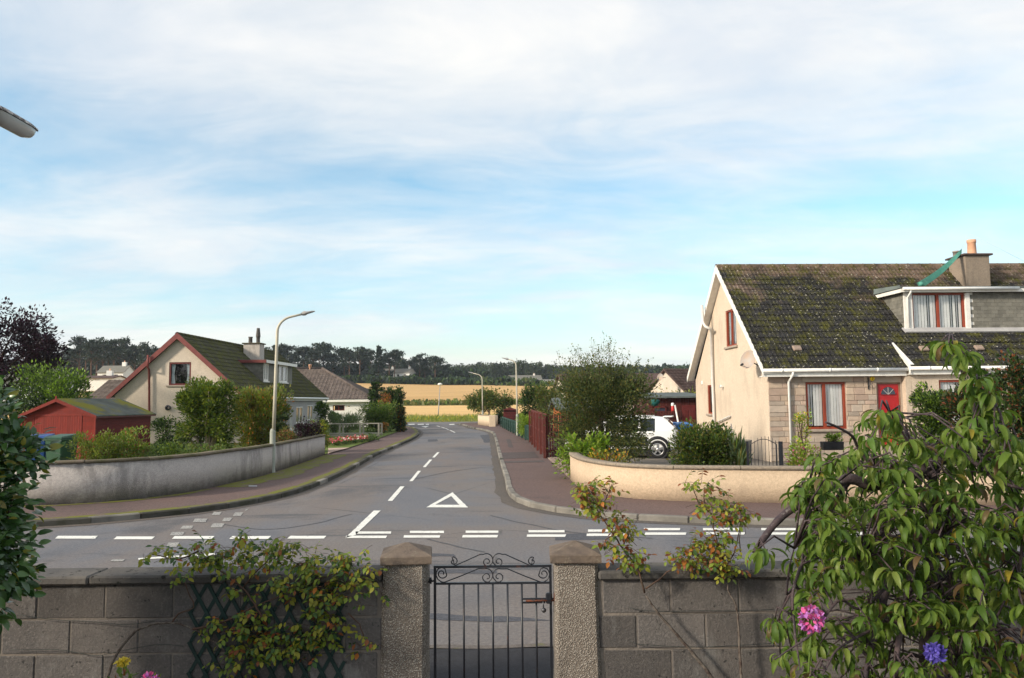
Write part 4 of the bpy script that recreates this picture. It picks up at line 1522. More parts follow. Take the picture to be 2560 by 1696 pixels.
# slates on the cheek and on the front panel
cs = hv
hrow = .135
nrow = int((ztd - zD0) / hrow)
rest_v = []
cnt = 0
sl_me = MB().box((0, 0, 0), (.252, .012, hrow * 1.12), None, 0, .002).mesh('slate', M_SLATE)
for r_ in range(nrow + 1):
    z = zD0 + .02 + r_ * hrow
    if z + hrow > ztd + .02: break
    off = .13 if r_ % 2 else 0
    # cheek
    tmax = tE + (z - ez) / (rz - ez) * (mid - tE)
    k = 0
    while 1.25 + k * .26 + off - .13 < backT:
        tc_ = 1.25 + k * .26 + off
        k += 1
        if tc_ < tmax - .15: continue
        if False: pass
    t_ = max(1.33, tmax - .1)
    # the cheek's visible area lies above the main slope: from the front edge back to where the slope meets this height
    tt_ = 1.25 + .13 + off
    while tt_ < tmax - .02:
        inst('slate', sl_me, dorm, frame(dpt(sDm - .012, tt_, z + hrow / 2), hv, -hu, Z3) @ Matrix.Rotation(R(2.5), 4, 'X'))
        tt_ += .26
    # front panel right of the window
    s_ = sW1d + .30 + off
    while s_ < sDm + 6.6:
        inst('slate', sl_me, dorm, frame(DF + hu * s_ - hv * .012 + V(0, 0, z + hrow / 2), hu, hv, Z3) @ Matrix.Rotation(R(-2.5), 4, 'X'))
        s_ += .26
for s0, s1 in ((sDm - .02, sW0d - .002), (sW1d + .002, sW1d + .165)):
    MB().box(DF + hu * ((s0 + s1) / 2) + V(0, 0, (zD0 + ztd) / 2 - .05) - hv * .03, (s1 - s0, .06, ztd - zD0 - .0), rotH, 0, .004).build('corner_board', M_WHITE, dorm)
MB().box(DF + hu * (sDm + 3.5) + V(0, 0, zD0 - .02) - hv * .10, (7.2, .3, .05), Matrix((hu, (hv * .75 - V(0, 0, -.5)).normalized(), hu.cross((hv * .75 - V(0, 0, -.5)).normalized()))).transposed()).build('lead_flashing', plain('lead', (.42, .41, .40), (.34, .33, .33), 4, .6), dorm)
# dormer roof and its white fascia
MB().slab([dpt(sDm - .22, 1.0, zD1 - .02), dpt(HL, 1.0, zD1 - .02), dpt(HL, tTop + .3, zD1 + .02), dpt(sDm - .22, tTop + .05, zD1 + .02)], V(0, 0, .07)).build('dormer_roof', M_FELT, dorm)
MB().box(DF + hu * (sDm + 2.4) - hv * .22 + V(0, 0, zD1 - .085), (5.2, .03, .12), rotH).build('dormer_fascia', M_WHITE, dorm)
MB().slab([dpt(sDm - .20, 1.04, zD1 - .15), dpt(sDm - .20, tTop - .05, zD1 - .13), dpt(sDm - .20, tTop - .05, zD1 - .01), dpt(sDm - .20, 1.04, zD1 - .025)], hu * .03).build('cheek_fascia', M_WHITE, dorm)
MB().slab([dpt(sDm - .24, 1.02, zD1 + .0), dpt(sDm - .24, tTop - .05, zD1 + .02), dpt(sDm - .24, tTop - .05, zD1 + .22), dpt(sDm - .24, 1.02, zD1 + .10)], hu * .012).build('side_flashing', plain('green_grey_lead', (.16, .19, .18), (.12, .14, .135), 3, .7), dorm)
g = MB()
g.tube([dpt(sDm - .16, .95, zD1 - .03), dpt(sDm + 4.0, .95, zD1 - .03)], .055, 10)
g.build('dormer_gutter', M_UPVC, dorm)
g = MB()
g.tube([dpt(sDm + .12, .98, zD1 - .08), dpt(sDm + .12, .98, zD1 - .16), dpt(sDm + .10, 1.16, zD1 - .32), dpt(sDm + .10, 1.16, zD0 + .1)], .035, 8)
g.build('dormer_downpipe', M_UPVC, dorm)
# chimney, on the front slope just below the ridge
M_CHIM = harl('chimney_harl', (.36, .29, .225), (.28, .225, .175), (.12, .10, .08), .4, 45, None, .8)
cy_ = HO + hv * 3.7
cs0 = SZ(11, 1352, 560, cy_, hu, hv)[0]
cs1 = SZ(11, 1826, 560, cy_ - hv * 0.6, hu, hv)[0]
cz1 = SZ(11, 1590, 330, cy_ - hv * .6, hu, hv)[1]
cw = .95
cc = HO + hu * (SZ(11, 1710, 500, HO + hv * 3.05, hu, hv)[0]) + hv * 3.6
ch = MB()
ch.box(cc + V(0, 0, (cz1 + zslope(2.6)) / 2), (cw, 1.05, cz1 - zslope(2.6)), rotH, 0, .015)
chim = ch.build('chimney', M_CHIM, house)
MB().box(cc + V(0, 0, cz1 + .03), (cw + .2, 1.25, .07), rotH, 0, .02).build('chimney_cap', plain('slab_stone', (.12, .085, .075), (.08, .065, .06), 7, .95, .7, 40, .1), chim)
pb = MB()
pb.lathe([(.165, 0), (.16, .1), (.145, .46), (.155, .47), (.165, .50), (.165, .60), (.13, .60), (.125, .45)], cc + V(0, 0, cz1 + .06) + hu * .02 - hv * .2, 14)
pb.build('chimney_pot', M_POT, chim)
pb = MB()
pb.lathe([(.11, 0), (.11, .20), (.125, .20), (.125, .26), (.09, .26)], cc + V(0, 0, cz1 + .06) - hu * .3 + hv * .3, 12)
pb.build('chimney_pot', plain('grey_pot', (.30, .27, .24), (.24, .21, .19), 8, .9), chim)
# roof ventilator tiles
for x, y in ((762, 768), (1590, 770), (1950, 765)):
    q = HIT(5, x, y, RO, RN)
    if x > 1500: q = HIT(5, x, y, WO2 + Nw * .03, Nw)
    g = MB()
    g.box((0, 0, .05), (.30, .24, .10), None, 0, .03)
    g.build('vent_tile', plain('vent_tile_clay', (.30, .22, .17), (.22, .17, .14), 6, .9), rf, frame(q, hu, Vs, RN))
# ------------------------------------------------------------------ left house, gable to the camera
M_CREAM2 = harl('pale_cream_render', (.72, .61, .50), (.66, .555, .455), (.40, .33, .27), .3, 90, None, .35)
M_GREYR = harl('grey_white_render', (.50, .47, .45), (.44, .415, .40), (.3, .28, .26), .3, 90, None, .35)
M_REDB = plain('red_oxide_paint', (.20, .052, .045), (.15, .038, .035), 4, .6, .1, 40, .3)
M_TILE2 = roof_mat('green_mossy_tile', (.042, .040, .028), (.092, .094, .020), (.16, .16, .09), .43)
M_TILE3 = roof_mat('brown_grey_tile', (.085, .068, .060), (.085, .088, .022), (.22, .20, .17), .58)
M_TILE4 = roof_mat('dull_brown_tile', (.060, .040, .036), (.075, .075, .02), (.18, .16, .13), .60)
LY = 42.0
lv = V(.03, 1, 0).normalized()
lu = V(lv.y, -lv.x, 0)
pk = P(9, 449, 836, LY)
lzr = pk.z
lez = 2.62
lhw = 3.75
lLen = 16.0
LC = V(pk.x, LY, 0)
def lp(s, t_, z): return LC + lu * s + lv * t_ + V(0, 0, z)
lh = thing('house', 'cream gabled house with red bargeboards behind the left wall', 'house', LC)
w0, zw1 = SZ(1, 1252, 462, LC, lu, lv)
w1, zw0 = SZ(1, 1410, 630, LC, lu, lv)
sl = (lzr - lez) / lhw
wall_panel(lh, LC, lu, -lv, [(-3.45, 0), (3.45, 0), (3.45, lzr - .15 - 3.45 * sl), (0, lzr - .15), (-3.45, lzr - .15 - 3.45 * sl)], [(w0, zw0, w1, zw1)], M_CREAM2, .12, 'gable_wall')
window(lh, LC, lu, -lv, w0, zw0, w1, zw1, M_DKWIN, (), .09, .05, True, 'drapes', sillw=.12)
# wall towards the road
LE = LC + lu * 3.45
holes, wins = [], []
for xa, xb, ya, yb in ((955, 985, 935, 1150), (1022, 1090, 930, 1085), (1132, 1190, 915, 1058)):
    s0, z1 = SZ(2, xa, ya, LE, lv, lu)
    s1, _ = SZ(2, xb, ya, LE, lv, lu)
    _, z0 = SZ(2, xb, yb, LE, lv, lu)
    z1 = min(z1, 2.3)
    z0 = max(.25, z0)
    if s1 < lLen and z1 > z0 + .2:
        wins.append((s0, z0, s1, z1))
wall_panel(lh, LE, lv, lu, [(0, 0), (lLen, 0), (lLen, 2.5), (0, 2.5)], wins, M_GREYR, .1, 'road_wall')
for wq in wins:
    window(lh, LE, lv, lu, *wq, M_WHITE, (.5,), .07, .04, True, 'slats', msill=M_WHITE, mblind=M_CURT)
b = MB()
b.poly([lp(-3.45, 0, 0), lp(-3.45, lLen, 0), lp(-3.45, lLen, 2.7), lp(-3.45, 0, 2.7)])
b.poly([lp(-3.45, lLen, 0), lp(3.45, lLen, 0), lp(3.45, lLen, lzr - .15 - 3.45 * sl), lp(0, lLen, lzr - .15), lp(-3.45, lLen, lzr - .15 - 3.45 * sl)])
b.build('rear_wall', M_CREAM2, lh)
# roof: right slope tiled, left slope simple
rO = lp(lhw, -.3, lez)
rT = lp(0, -.3, lzr)
Vl = (rT - rO)
lRL = Vl.length
Vl.normalize()
Nl = lv.cross(Vl).normalized()
dX = 2.80            # dormer front, offset from the ridge line
dz0 = lzr - dX * sl
d0 = (P(2, 687, 600, 47.0) - LC).dot(lv)
d1 = d0 + 5.6
dzt = P(2, 687, 480, 47.0).z
dTopX = (lzr - dzt) / sl
b = MB()
b.slab([rO - Nl * .02, rO + lv * (lLen + .6) - Nl * .02, rT + lv * (lLen + .6) - Nl * .02, rT - Nl * .02], -Nl * .05)
lO, lT = lp(-lhw, -.3, lez), rT
b.slab([lO, lT, lT + lv * (lLen + .6), lO + lv * (lLen + .6)], V(0, 0, .06))
lrf = b.build('roof', plain('roof_underlay', (.03,) * 3), lh)
vfun = lambda x_: (lhw - x_) / lhw * lRL
tile_roof(lrf, rO, lv, Vl, lLen + .6, lRL, M_TILE2, .33, .34, lambda u_, v_: not (d0 + .3 < u_ < d1 + .3 and vfun(dX) < v_ < vfun(dTopX) - .1), 300, 1)
rt2 = MB().lathe([(.12, 0), (.12, .44), (.13, .44), (.13, .46)], (0, 0, 0), 8, 0, Matrix.Rotation(R(90), 3, 'Y')).mesh('ridge_tile', M_TILE2)
for i in range(36):
    inst('ridge_tile', rt2, lrf, frame(rT + lv * (i * .455) + V(0, 0, -.02), lv, -lu, Z3))
for p, q in ((rO, rT), (lO, lT)):
    MB().slab([p - lv * .012 + V(0, 0, .07), q - lv * .012 + V(0, 0, .07), q - lv * .012 - V(0, 0, .27), p - lv * .012 - V(0, 0, .20)], lv * .03).build('bargeboard', M_REDB, lh)
MB().box(lp(lhw - .1, lLen / 2, lez - .13), (.03, lLen + .5, .18), Matrix((lu, lv, Z3)).transposed()).build('fascia', M_WHITE, lh)
MB().tube([lp(lhw + .04, -.25, lez - .06), lp(lhw + .04, lLen + .25, lez - .06)], .06, 8).build('gutter', M_UPVC, lh)
MB().tube([lp(lhw + .04, lLen + .1, lez - .1), lp(3.53, lLen + .05, lez - .5), lp(3.53, lLen + .05, .1)], .045, 8).build('downpipe', M_UPVC, lh)
# red soil pipe on the gable
pa, pb_, pc_ = P(1, 1104, 830, LY - .1), P(1, 1103, 520, LY - .1), P(1, 1095, 408, LY - .38)
MB().tube([pa + V(0, 0, -1), pa, pb_, V(pc_.x, LY - .38, pb_.z + .15), pc_], .06, 8).build('soil_pipe', M_REDB, lh)
# round flue
q = P(1, 1248, 798, LY)
MB().lathe([(.06, 0), (.14, .04), (.15, .14), (.10, .16)], q, 12, 0, Matrix.Rotation(R(90), 3, 'X')).build('boiler_flue', M_STEEL, lh)
# dormer
b = MB()
b.poly([lp(dX, d0, dz0 - .05), lp(dX, d0, dzt), lp(dTopX, d0, dzt)])
b.poly([lp(dX, d1, dz0 - .05), lp(dX, d1, dzt), lp(dTopX, d1, dzt)])
ld = b.build('dormer', M_SLATE, lh)
DO = LC + lu * dX
dw = []
for xa, xb in ((690, 748), (852, 935)):
    s0, z1 = SZ(2, xa, 505, DO, lv, lu)
    s1, _ = SZ(2, xb, 510, DO, lv, lu)
    dw.append((max(s0, d0 + .08), dz0 + .12, min(s1, d1 - .05), dzt - .12))
wall_panel(ld, DO, lv, lu, [(d0, dz0 - .05), (d1, dz0 - .05), (d1, dzt), (d0, dzt)], dw, M_SLATE, .08, 'dormer_front')
for wq in dw:
    window(ld, DO, lv, lu, *wq, M_WHITE, (.5,), .10, .02, True, 'slats', msill=M_WHITE)
sm2 = MB().box((0, 0, 0), (.30, .012, .17), None, 0, .002).mesh('slate', M_SLATE)
for r_ in range(9):
    z = dz0 + .05 + r_ * .155
    if z > dzt - .12: break
    xb_ = (lzr - z) / sl
    x = dX - .15 - (.15 if r_ % 2 else 0)
    while x > xb_ - .05 + 0 and x > dTopX:
        if x > xb_: pass
        inst('slate', sm2, ld, frame(lp(x, d0 - .012, z + .08), lu, lv, Z3) @ Matrix.Rotation(R(-2.5), 4, 'X'))
        x -= .31
MB().slab([lp(dX + .25, d0 - .2, dzt), lp(dX + .25, d1 + .2, dzt), lp(dTopX - .3, d1 + .2, dzt + .03), lp(dTopX - .3, d0 - .2, dzt + .03)], V(0, 0, .06)).build('dormer_roof', M_FELT, ld)
MB().slab([lp(dX + .25, d0 - .215, dzt - .13), lp(dTopX, d0 - .215, dzt - .11), lp(dTopX, d0 - .215, dzt + .06), lp(dX + .25, d0 - .215, dzt + .05)], lv * -.02).build('dormer_bargeboard', M_REDB, ld)
MB().slab([lp(dX + .262, d0 - .2, dzt - .13), lp(dX + .262, d1 + .2, dzt - .13), lp(dX + .262, d1 + .2, dzt + .05), lp(dX + .262, d0 - .2, dzt + .05)], lu * .02).build('dormer_fascia', M_WHITE, ld)
# chimney
cq = P(2, 607, 330, 50.0)
cz = P(2, 607, 318, 50.0).z
cc2 = V(P(2, 607, 380, 50).x, 50, 0)
b = MB()
b.box(V(cc2.x, cc2.y, (cz + 4.9) / 2), (1.05, .9, cz - 4.9), None, 0, .02)
lch = b.build('chimney', harl('white_chimney', (.58, .52, .46), (.50, .45, .40), (.14, .12, .10), .7, 60, None, .5), lh)
MB().box(V(cc2.x, cc2.y, cz + .03), (1.22, 1.06, .07), None, 0, .015).build('chimney_cap', M_COPE_L, lch)
ptop = P(2, 573, 245, 50).z - cz
MB().lathe([(.13, .06), (.12, ptop * .8), (.14, ptop * .85), (.14, ptop), (.1, ptop)], V(P(2, 573, 300, 50).x, 50, cz), 12).build('chimney_pot', M_POTG, lch)
pt2 = P(2, 648, 160, 50).z - cz
MB().lathe([(.12, .06), (.12, pt2 * .42), (.145, pt2 * .44), (.145, pt2 * .55), (.10, pt2 * .97), (.10, pt2), (.07, pt2)], V(P(2, 648, 300, 50).x, 50, cz), 12).build('chimney_pot', M_POTG, lch)


# ------------------------------------------------------------------ hipped bungalow beyond it
hy = 68.0
hz0 = 2.5
hb = thing('bungalow', 'white bungalow with hipped brown tiled roof further up the street', 'house', (-20, hy, 0))
xr = P(2, 1748, 862, hy).x
rr = P(2, 1275, 563, hy + 4)
xl = xr - 17
zr_ = rr.z
hO = V(xl, hy - .4, hz0)
hU = V(1, 0, 0)
hV = (V(xl, hy + 4, zr_) - hO)
hLn = hV.length
hV.normalize()
Wd = xr - xl + .4
hipx = rr.x - xl
b = MB()
A_, B_, C_, D_ = V(xl, hy - .4, hz0), V(xr + .4, hy - .4, hz0), V(xr + .4, hy + 8.4, hz0), V(xl, hy + 8.4, hz0)
E_, F_ = V(xl, hy + 4, zr_), V(rr.x, hy + 4, zr_)
b.add([A_, B_, C_, D_, E_, F_], [(0, 1, 5, 4), (1, 2, 5), (2, 3, 4, 5), (3, 0, 4), (3, 2, 1, 0)])
hrf = b.build('roof', plain('roof_underlay', (.03,) * 3), hb)
tile_roof(hrf, hO + V(0, -.02, .05), hU, hV, Wd, hLn, M_TILE3, .32, .34, lambda u_, v_: u_ < Wd - (Wd - hipx) * v_ / hLn - .02 and u_ > 5, 300, 1)
o2 = B_ + V(.02, 0, .05)
U2 = V(0, 1, 0)
V2 = (V(rr.x, hy + 4, zr_) - V(xr + .4, hy + 4, hz0))
L2 = V2.length
V2.normalize()
tile_roof(hrf, o2, U2, V2, 8.8, L2, M_TILE3, .32, .34, lambda u_, v_: 4.4 * v_ / L2 < u_ < 8.8 - 4.4 * v_ / L2, 0, 1)
MB().tube([B_ + V(0, 0, .05), F_ + V(0, 0, .08)], .13, 8).build('hip_tiles', M_TILE3, hrf)
MB().tube([E_ + V(0, 0, .08), F_ + V(0, 0, .08)], .13, 8).build('ridge_tiles', M_TILE3, hrf)
hw = []
for xa, xb, ya, yb in ((1380, 1495, 915, 968), (1512, 1555, 915, 938)):
    hw.append((P(2, xa, ya, hy).x - xl, P(2, xa, yb, hy).z, P(2, xb, ya, hy).x - xl, P(2, xa, ya, hy).z))
wall_panel(hb, V(xl, hy, 0), hU, V(0, -1, 0), [(0, 0), (xr - xl, 0), (xr - xl, hz0), (0, hz0)], hw, M_WHITE, .1, 'front_wall')
for i, wq in enumerate(hw):
    window(hb, V(xl, hy, 0), hU, V(0, -1, 0), *wq, M_DKWIN if i == 0 else M_WHITE, (.5,) if i == 0 else (), .07, .04, False)
b = MB()
b.poly([V(xr, hy, 0), V(xr, hy + 8, 0), V(xr, hy + 8, hz0), V(xr, hy, hz0)])
b.build('side_wall', M_WHITE, hb)
MB().box(((xl + xr) / 2, hy - .42, hz0 - .09), (Wd, .03, .2)).build('fascia', M_WHITE, hb)
MB().box(((xl + xr) / 2, hy - .2, hz0 - .19), (Wd, .42, .02)).build('soffit', M_WHITE, hb)
MB().lathe([(.14, -.2), (.14, .35), (.16, .36), (.16, .45), (.1, .45)], V(P(2, 1158, 550, hy + 4).x, hy + 4, zr_), 10).build('chimney_pot', M_POT, hrf)


# ------------------------------------------------------------------ simple houses further off: walls, roof, windows, chimney
def small_house(name, label, cx, cy, z0, w, d, hwall, hroof, rz_, mw, mr, wins=(), chim=None, tiles=0, gable_front=False, cat='house', group=None, over=.25):
    root = thing(name, label, cat, (cx, cy, z0), group, rz_)
    rot = Matrix.Rotation(rz_, 3, 'Z')
    u, v = rot @ V(1, 0, 0), rot @ V(0, 1, 0)
    C0 = V(cx, cy, z0)
    pt = lambda x, y, z: C0 + u * x + v * y + V(0, 0, z)
    hx, hy_ = w / 2, d / 2
    hl = [(a, zb, c_, zt_) for (f, a, zb, c_, zt_) in wins if f == 0]
    if gable_front:
        wall_panel(root, pt(0, -hy_, 0), u, -v, [(-hx, -1.5), (hx, -1.5), (hx, hwall), (0, hwall + hroof), (-hx, hwall)], hl, mw, .1, 'front_wall')
        b = MB()
        b.poly([pt(-hx, hy_, -1.5), pt(hx, hy_, -1.5), pt(hx, hy_, hwall), pt(0, hy_, hwall + hroof), pt(-hx, hy_, hwall)])
        for s_ in (-1, 1):
            b.poly([pt(s_ * hx, -hy_, -1.5), pt(s_ * hx, hy_, -1.5), pt(s_ * hx, hy_, hwall), pt(s_ * hx, -hy_, hwall)])
    else:
        wall_panel(root, pt(0, -hy_, 0), u, -v, [(-hx, -1.5), (hx, -1.5), (hx, hwall), (-hx, hwall)], hl, mw, .1, 'front_wall')
        b = MB()
        b.poly([pt(-hx, hy_, -1.5), pt(hx, hy_, -1.5), pt(hx, hy_, hwall), pt(-hx, hy_, hwall)])
        for s_ in (-1, 1):
            b.poly([pt(s_ * hx, -hy_, -1.5), pt(s_ * hx, hy_, -1.5), pt(s_ * hx, hy_, hwall), pt(s_ * hx, 0, hwall + hroof), pt(s_ * hx, -hy_, hwall)])
    b.build('wall', mw, root)
    for wq in hl:
        window(root, pt(0, -hy_, 0), u, -v, *wq, M_WHITE, (), .07, .05, False)
    b = MB()
    o = over
    if gable_front:
        k = hroof / hx
        b.slab([pt(-hx - o, -hy_ - o, hwall - o * k), pt(0, -hy_ - o, hwall + hroof), pt(0, hy_ + o, hwall + hroof), pt(-hx - o, hy_ + o, hwall - o * k)], V(0, 0, .12))
        b.slab([pt(hx + o, -hy_ - o, hwall - o * k), pt(0, -hy_ - o, hwall + hroof), pt(0, hy_ + o, hwall + hroof), pt(hx + o, hy_ + o, hwall - o * k)], V(0, 0, .12))
    else:
        k = hroof / hy_
        b.slab([pt(-hx - o, -hy_ - o, hwall - o * k), pt(hx + o, -hy_ - o, hwall - o * k), pt(hx + o, 0, hwall + hroof), pt(-hx - o, 0, hwall + hroof)], V(0, 0, .12))
        b.slab([pt(-hx - o, hy_ + o, hwall - o * k), pt(hx + o, hy_ + o, hwall - o * k), pt(hx + o, 0, hwall + hroof), pt(-hx - o, 0, hwall + hroof)], V(0, 0, .12))
    r_ = b.build('roof', mr, root)
    if tiles:
        k = hroof / hy_
        O_ = pt(-hx - o, -hy_ - o, hwall - o * k + .13)
        Vv = pt(-hx - o, 0, hwall + hroof + .13) - O_
        L_ = Vv.length
        tile_roof(r_, O_, u, Vv.normalized(), w + 2 * o, L_, mr, .32, .34, None, tiles, 1)
    if chim:
        cxx, cyy, cw_, ch_ = chim
        q = MB()
        q.box(pt(cxx, cyy, hwall + hroof + ch_ / 2 - .4), (cw_, cw_ * .8, ch_ + .8), rot, 0, .02)
        c2 = q.build('chimney', mw, root)
        MB().lathe([(.14, 0), (.12, .35), (.08, .35)], pt(cxx, cyy, hwall + hroof + ch_), 8).build('chimney_pot', M_POT, c2)
    return root


# bungalow behind the red shed: only its roof shows
q = P(1, 760, 605, 56)
small_house('bungalow', 'brown tiled bungalow roof peeping up behind the red shed', P(1, 640, 680, 54).x + 5.9, 57, .2, 11, 7, 2.3, q.z - 2.5 + 0, R(4), M_CREAM2, M_TILE3, chim=(2.55, 0, .75, .75), tiles=200)
# house behind the right hand garden, gable to the left
q = P(4, 893, 405, 55)
rh = small_house('house', 'white gabled house with mossy roof beyond the brown garage', 0, 0, 0, 9, 6, 2.2, 2.0, 0, M_CREAM2, M_TILE4, tiles=150)
w_ = Matrix.Translation(V(q.x + 4.6, 57.5, q.z - 4.25)) @ Matrix.Rotation(R(24), 4, 'Z')
rel = w_ @ WM[rh].inverted()
for o in [rh] + list(rh.children_recursive):
    WM[o] = rel @ WM[o]
rh.matrix_basis = w_
rdish = q
q2 = P(4, 640, 442, 72)
small_house('bungalow', 'brown roofed bungalow half hidden behind the birch shrub', q2.x + 1, 74, .2, 15, 8, 2.4, q2.z - 2.6, R(8), M_CREAM2, M_TILE4, tiles=0)
# far white houses by the wood
fh = [('white villa among the pines above the stubble field', 2, 1925, 560, 660, 318, 5.5, 5, 2.9, 2.2, .2, False),
      ('small white gabled house right of the villa by the pines', 2, 2085, 560, 650, 312, 7, 6, 3.0, 2.6, -.3, False),
      ('steep grey roofed house on the hill at the wood edge', 3, 1378, 545, 612, 408, 17, 8, 3.6, 7.5, .2, True),
      ('white house with brown roof above the red shed', 1, 700, 565, 610, 130, 8, 6, 2.6, 2.2, .1, False),
      ('tiny white gable end under the tall pines', 1, 862, 490, 600, 185, 6, 6, 4.4, 3.6, 0, True),
      ('cream house glimpsed behind the purple plum tree', 1, 240, 560, 690, 95, 8, 7, 3.0, 2.4, .2, False),
      ('low house with two white chimneys right of the far lamp', 3, 1672, 585, 625, 300, 18, 7, 2.2, 2.2, 0, False)]
for lab, n, x, yt, yb, Y, w, d, hwl, hr, rz_, gf in fh:
    base = P(n, x, yb, Y)
    top = P(n, x, yt, Y)
    H_ = top.z - base.z
    hwl2 = H_ * hwl / (hwl + hr)
    sc = 1
    small_house('far_house', lab, base.x, Y, base.z, w, d, hwl2, H_ - hwl2, rz_, M_WHITE, M_TILE4 if 'brown' in lab else M_SLATE, [(0, -w * .3, hwl2 * .35, -w * .3 + 1.1, hwl2 * .35 + min(1.2, hwl2 * .4)), (0, w * .12, hwl2 * .35, w * .12 + 1.1, hwl2 * .35 + min(1.2, hwl2 * .4))], chim=(w * .3, 0, .9, .9) if 'chimney' not in lab else (w * .42, 0, 1.2, 1.6))

# ------------------------------------------------------------------ red garden shed
M_SHED = plain('red_shed_boards', (.125, .013, .012), (.095, .010, .011), 3, .7, .3, 30, .25, 0, .10, .01, (1, 1, 6))
M_SHEDD = plain('red_shed_front', (.20, .020, .012), (.155, .015, .010), 3, .65, .3, 30, .25, 0, .10, .01, (6, 6, .6))
t = NT('shed_felt')
_c = t.mix(t.ramp(t.noise(1.3, 5, .6), [(.35, 0.0), (.65, 1.0)]), (.105, .115, .105), (.065, .072, .066))
_c = t.mix(t.ramp(t.noise(.55, 5, .65, t.map(loc=(0, 3, 0))), [(.49, 0.0), (.60, .95)]), _c, (.155, .145, .016))
M_SFELT = t.done(_c, .95, t.bump(t.noise(30, 4), .4, .02), .1)
sc0 = P(1, 705, 850, 30.0)
sez = sc0.z
sd = V(.03, .9995, 0)      # along the side
sf = V(-.9995, .03, 0)     # along the front, to the left
SW, SL = 2.85, 4.3
shr = P(1, 410, 737, 30.9).z
S0 = V(sc0.x, 30.0, .14)
shed = thing('garden_shed', 'red timber garden shed with felt roof and green moss', 'shed', S0)
sp_ = lambda a, c_, z: S0 + sf * a + sd * c_ + V(0, 0, z - .14)
sfn, ssn = -sd, -sf
b = MB()
b.poly([sp_(0, .03, .1), sp_(SW, .03, .1), sp_(SW, .03, sez), sp_(SW / 2, .03, shr - .05), sp_(0, .03, sez)])
b.poly([sp_(.03, 0, .1), sp_(.03, SL, .1), sp_(.03, SL, sez), sp_(.03, 0, sez)])
b.poly([sp_(SW, 0, .1), sp_(SW, SL, .1), sp_(SW, SL, sez), sp_(SW, 0, sez)])
b.poly([sp_(0, SL, .1), sp_(SW, SL, .1), sp_(SW, SL, sez), sp_(SW / 2, SL, shr - .05), sp_(0, SL, sez)])
b.build('shed_wall', M_SHED, shed)
nb = 12
bh = (sez - .15) / nb
for i in range(nb):
    z = .15 + bh * (i + .5)
    rr_ = Matrix((sd, sf, Z3)).transposed() @ Matrix.Rotation(R(5), 3, 'X')
    MB().box(sp_(-.005, SL / 2, z), (SL, .018, bh * 1.05), rr_).build('side_board', M_SHED, shed)
    for a, c_ in ((0.0, .48), (SW - .48, SW)):
        rr_ = Matrix((sf, sd, Z3)).transposed() @ Matrix.Rotation(R(5), 3, 'X')
        MB().box(sp_((a + c_) / 2, .0, z), (c_ - a, .018, bh * 1.05), rr_).build('front_board', M_SHEDD, shed)
for i in range(4):     # boards in the gable triangle
    z = sez + .02 + bh * (i + .5)
    hw_ = SW / 2 * max(.05, (shr - .06 - z) / (shr - .05 - sez))
    if z > shr - .12: break
    MB().box(sp_(SW / 2, .0, z), (2 * hw_, .018, bh * 1.02), Matrix((sf, sd, Z3)).transposed()).build('gable_board', M_SHEDD, shed)
dl = MB()
ndb = 20
for i in range(ndb):
    a = .50 + (SW - 1.0) * (i + .5) / ndb
    MB().box(sp_(a, -.012, (sez - .15) / 2 + .13), ((SW - 1.0) / ndb - .006, .02, sez - .19), Matrix((sf, sd, Z3)).transposed()).build('door_board', M_SHEDD, shed)
MB().box(sp_(SW / 2, -.02, sez - .0), (SW, .03, .07), Matrix((sf, sd, Z3)).transposed()).build('lintel_board', M_SHEDD, shed)
for a in (0.0, SW):
    MB().box(sp_(a, -.01, sez / 2 + .05), (.07, .05, sez - .1), Matrix((sf, sd, Z3)).transposed()).build('corner_board', M_SHEDD, shed)
b = MB()
ov = .16
k = (shr - sez) / (SW / 2)
b.slab([sp_(-ov, -.18, sez - ov * k), sp_(-ov, SL + .18, sez - ov * k), sp_(SW / 2, SL + .18, shr), sp_(SW / 2, -.18, shr)], V(0, 0, .035))
b.slab([sp_(SW + ov, -.18, sez - ov * k), sp_(SW + ov, SL + .18, sez - ov * k), sp_(SW / 2, SL + .18, shr), sp_(SW / 2, -.18, shr)], V(0, 0, .035))
b.build('felt_roof', M_SFELT, shed)
for a in (-ov, SW + ov):
    MB().slab([sp_(a, -.2, sez - ov * k + .03), sp_(SW / 2, -.2, shr + .03), sp_(SW / 2, -.2, shr - .1), sp_(a, -.2, sez - ov * k - .09)], sd * -.02).build('bargeboard', M_SHEDD, shed)
MB().box(sp_(-ov + .02, SL / 2, sez - ov * k - .03), (SL + .36, .02, .06), Matrix((sd, sf, Z3)).transposed()).build('eave_board', M_DKWIN, shed)
MB().box(sp_(SW / 2, -.215, shr + .02), (.06, .02, .2), Matrix((sf, sd, Z3)).transposed()).build('finial', M_SHEDD, shed)

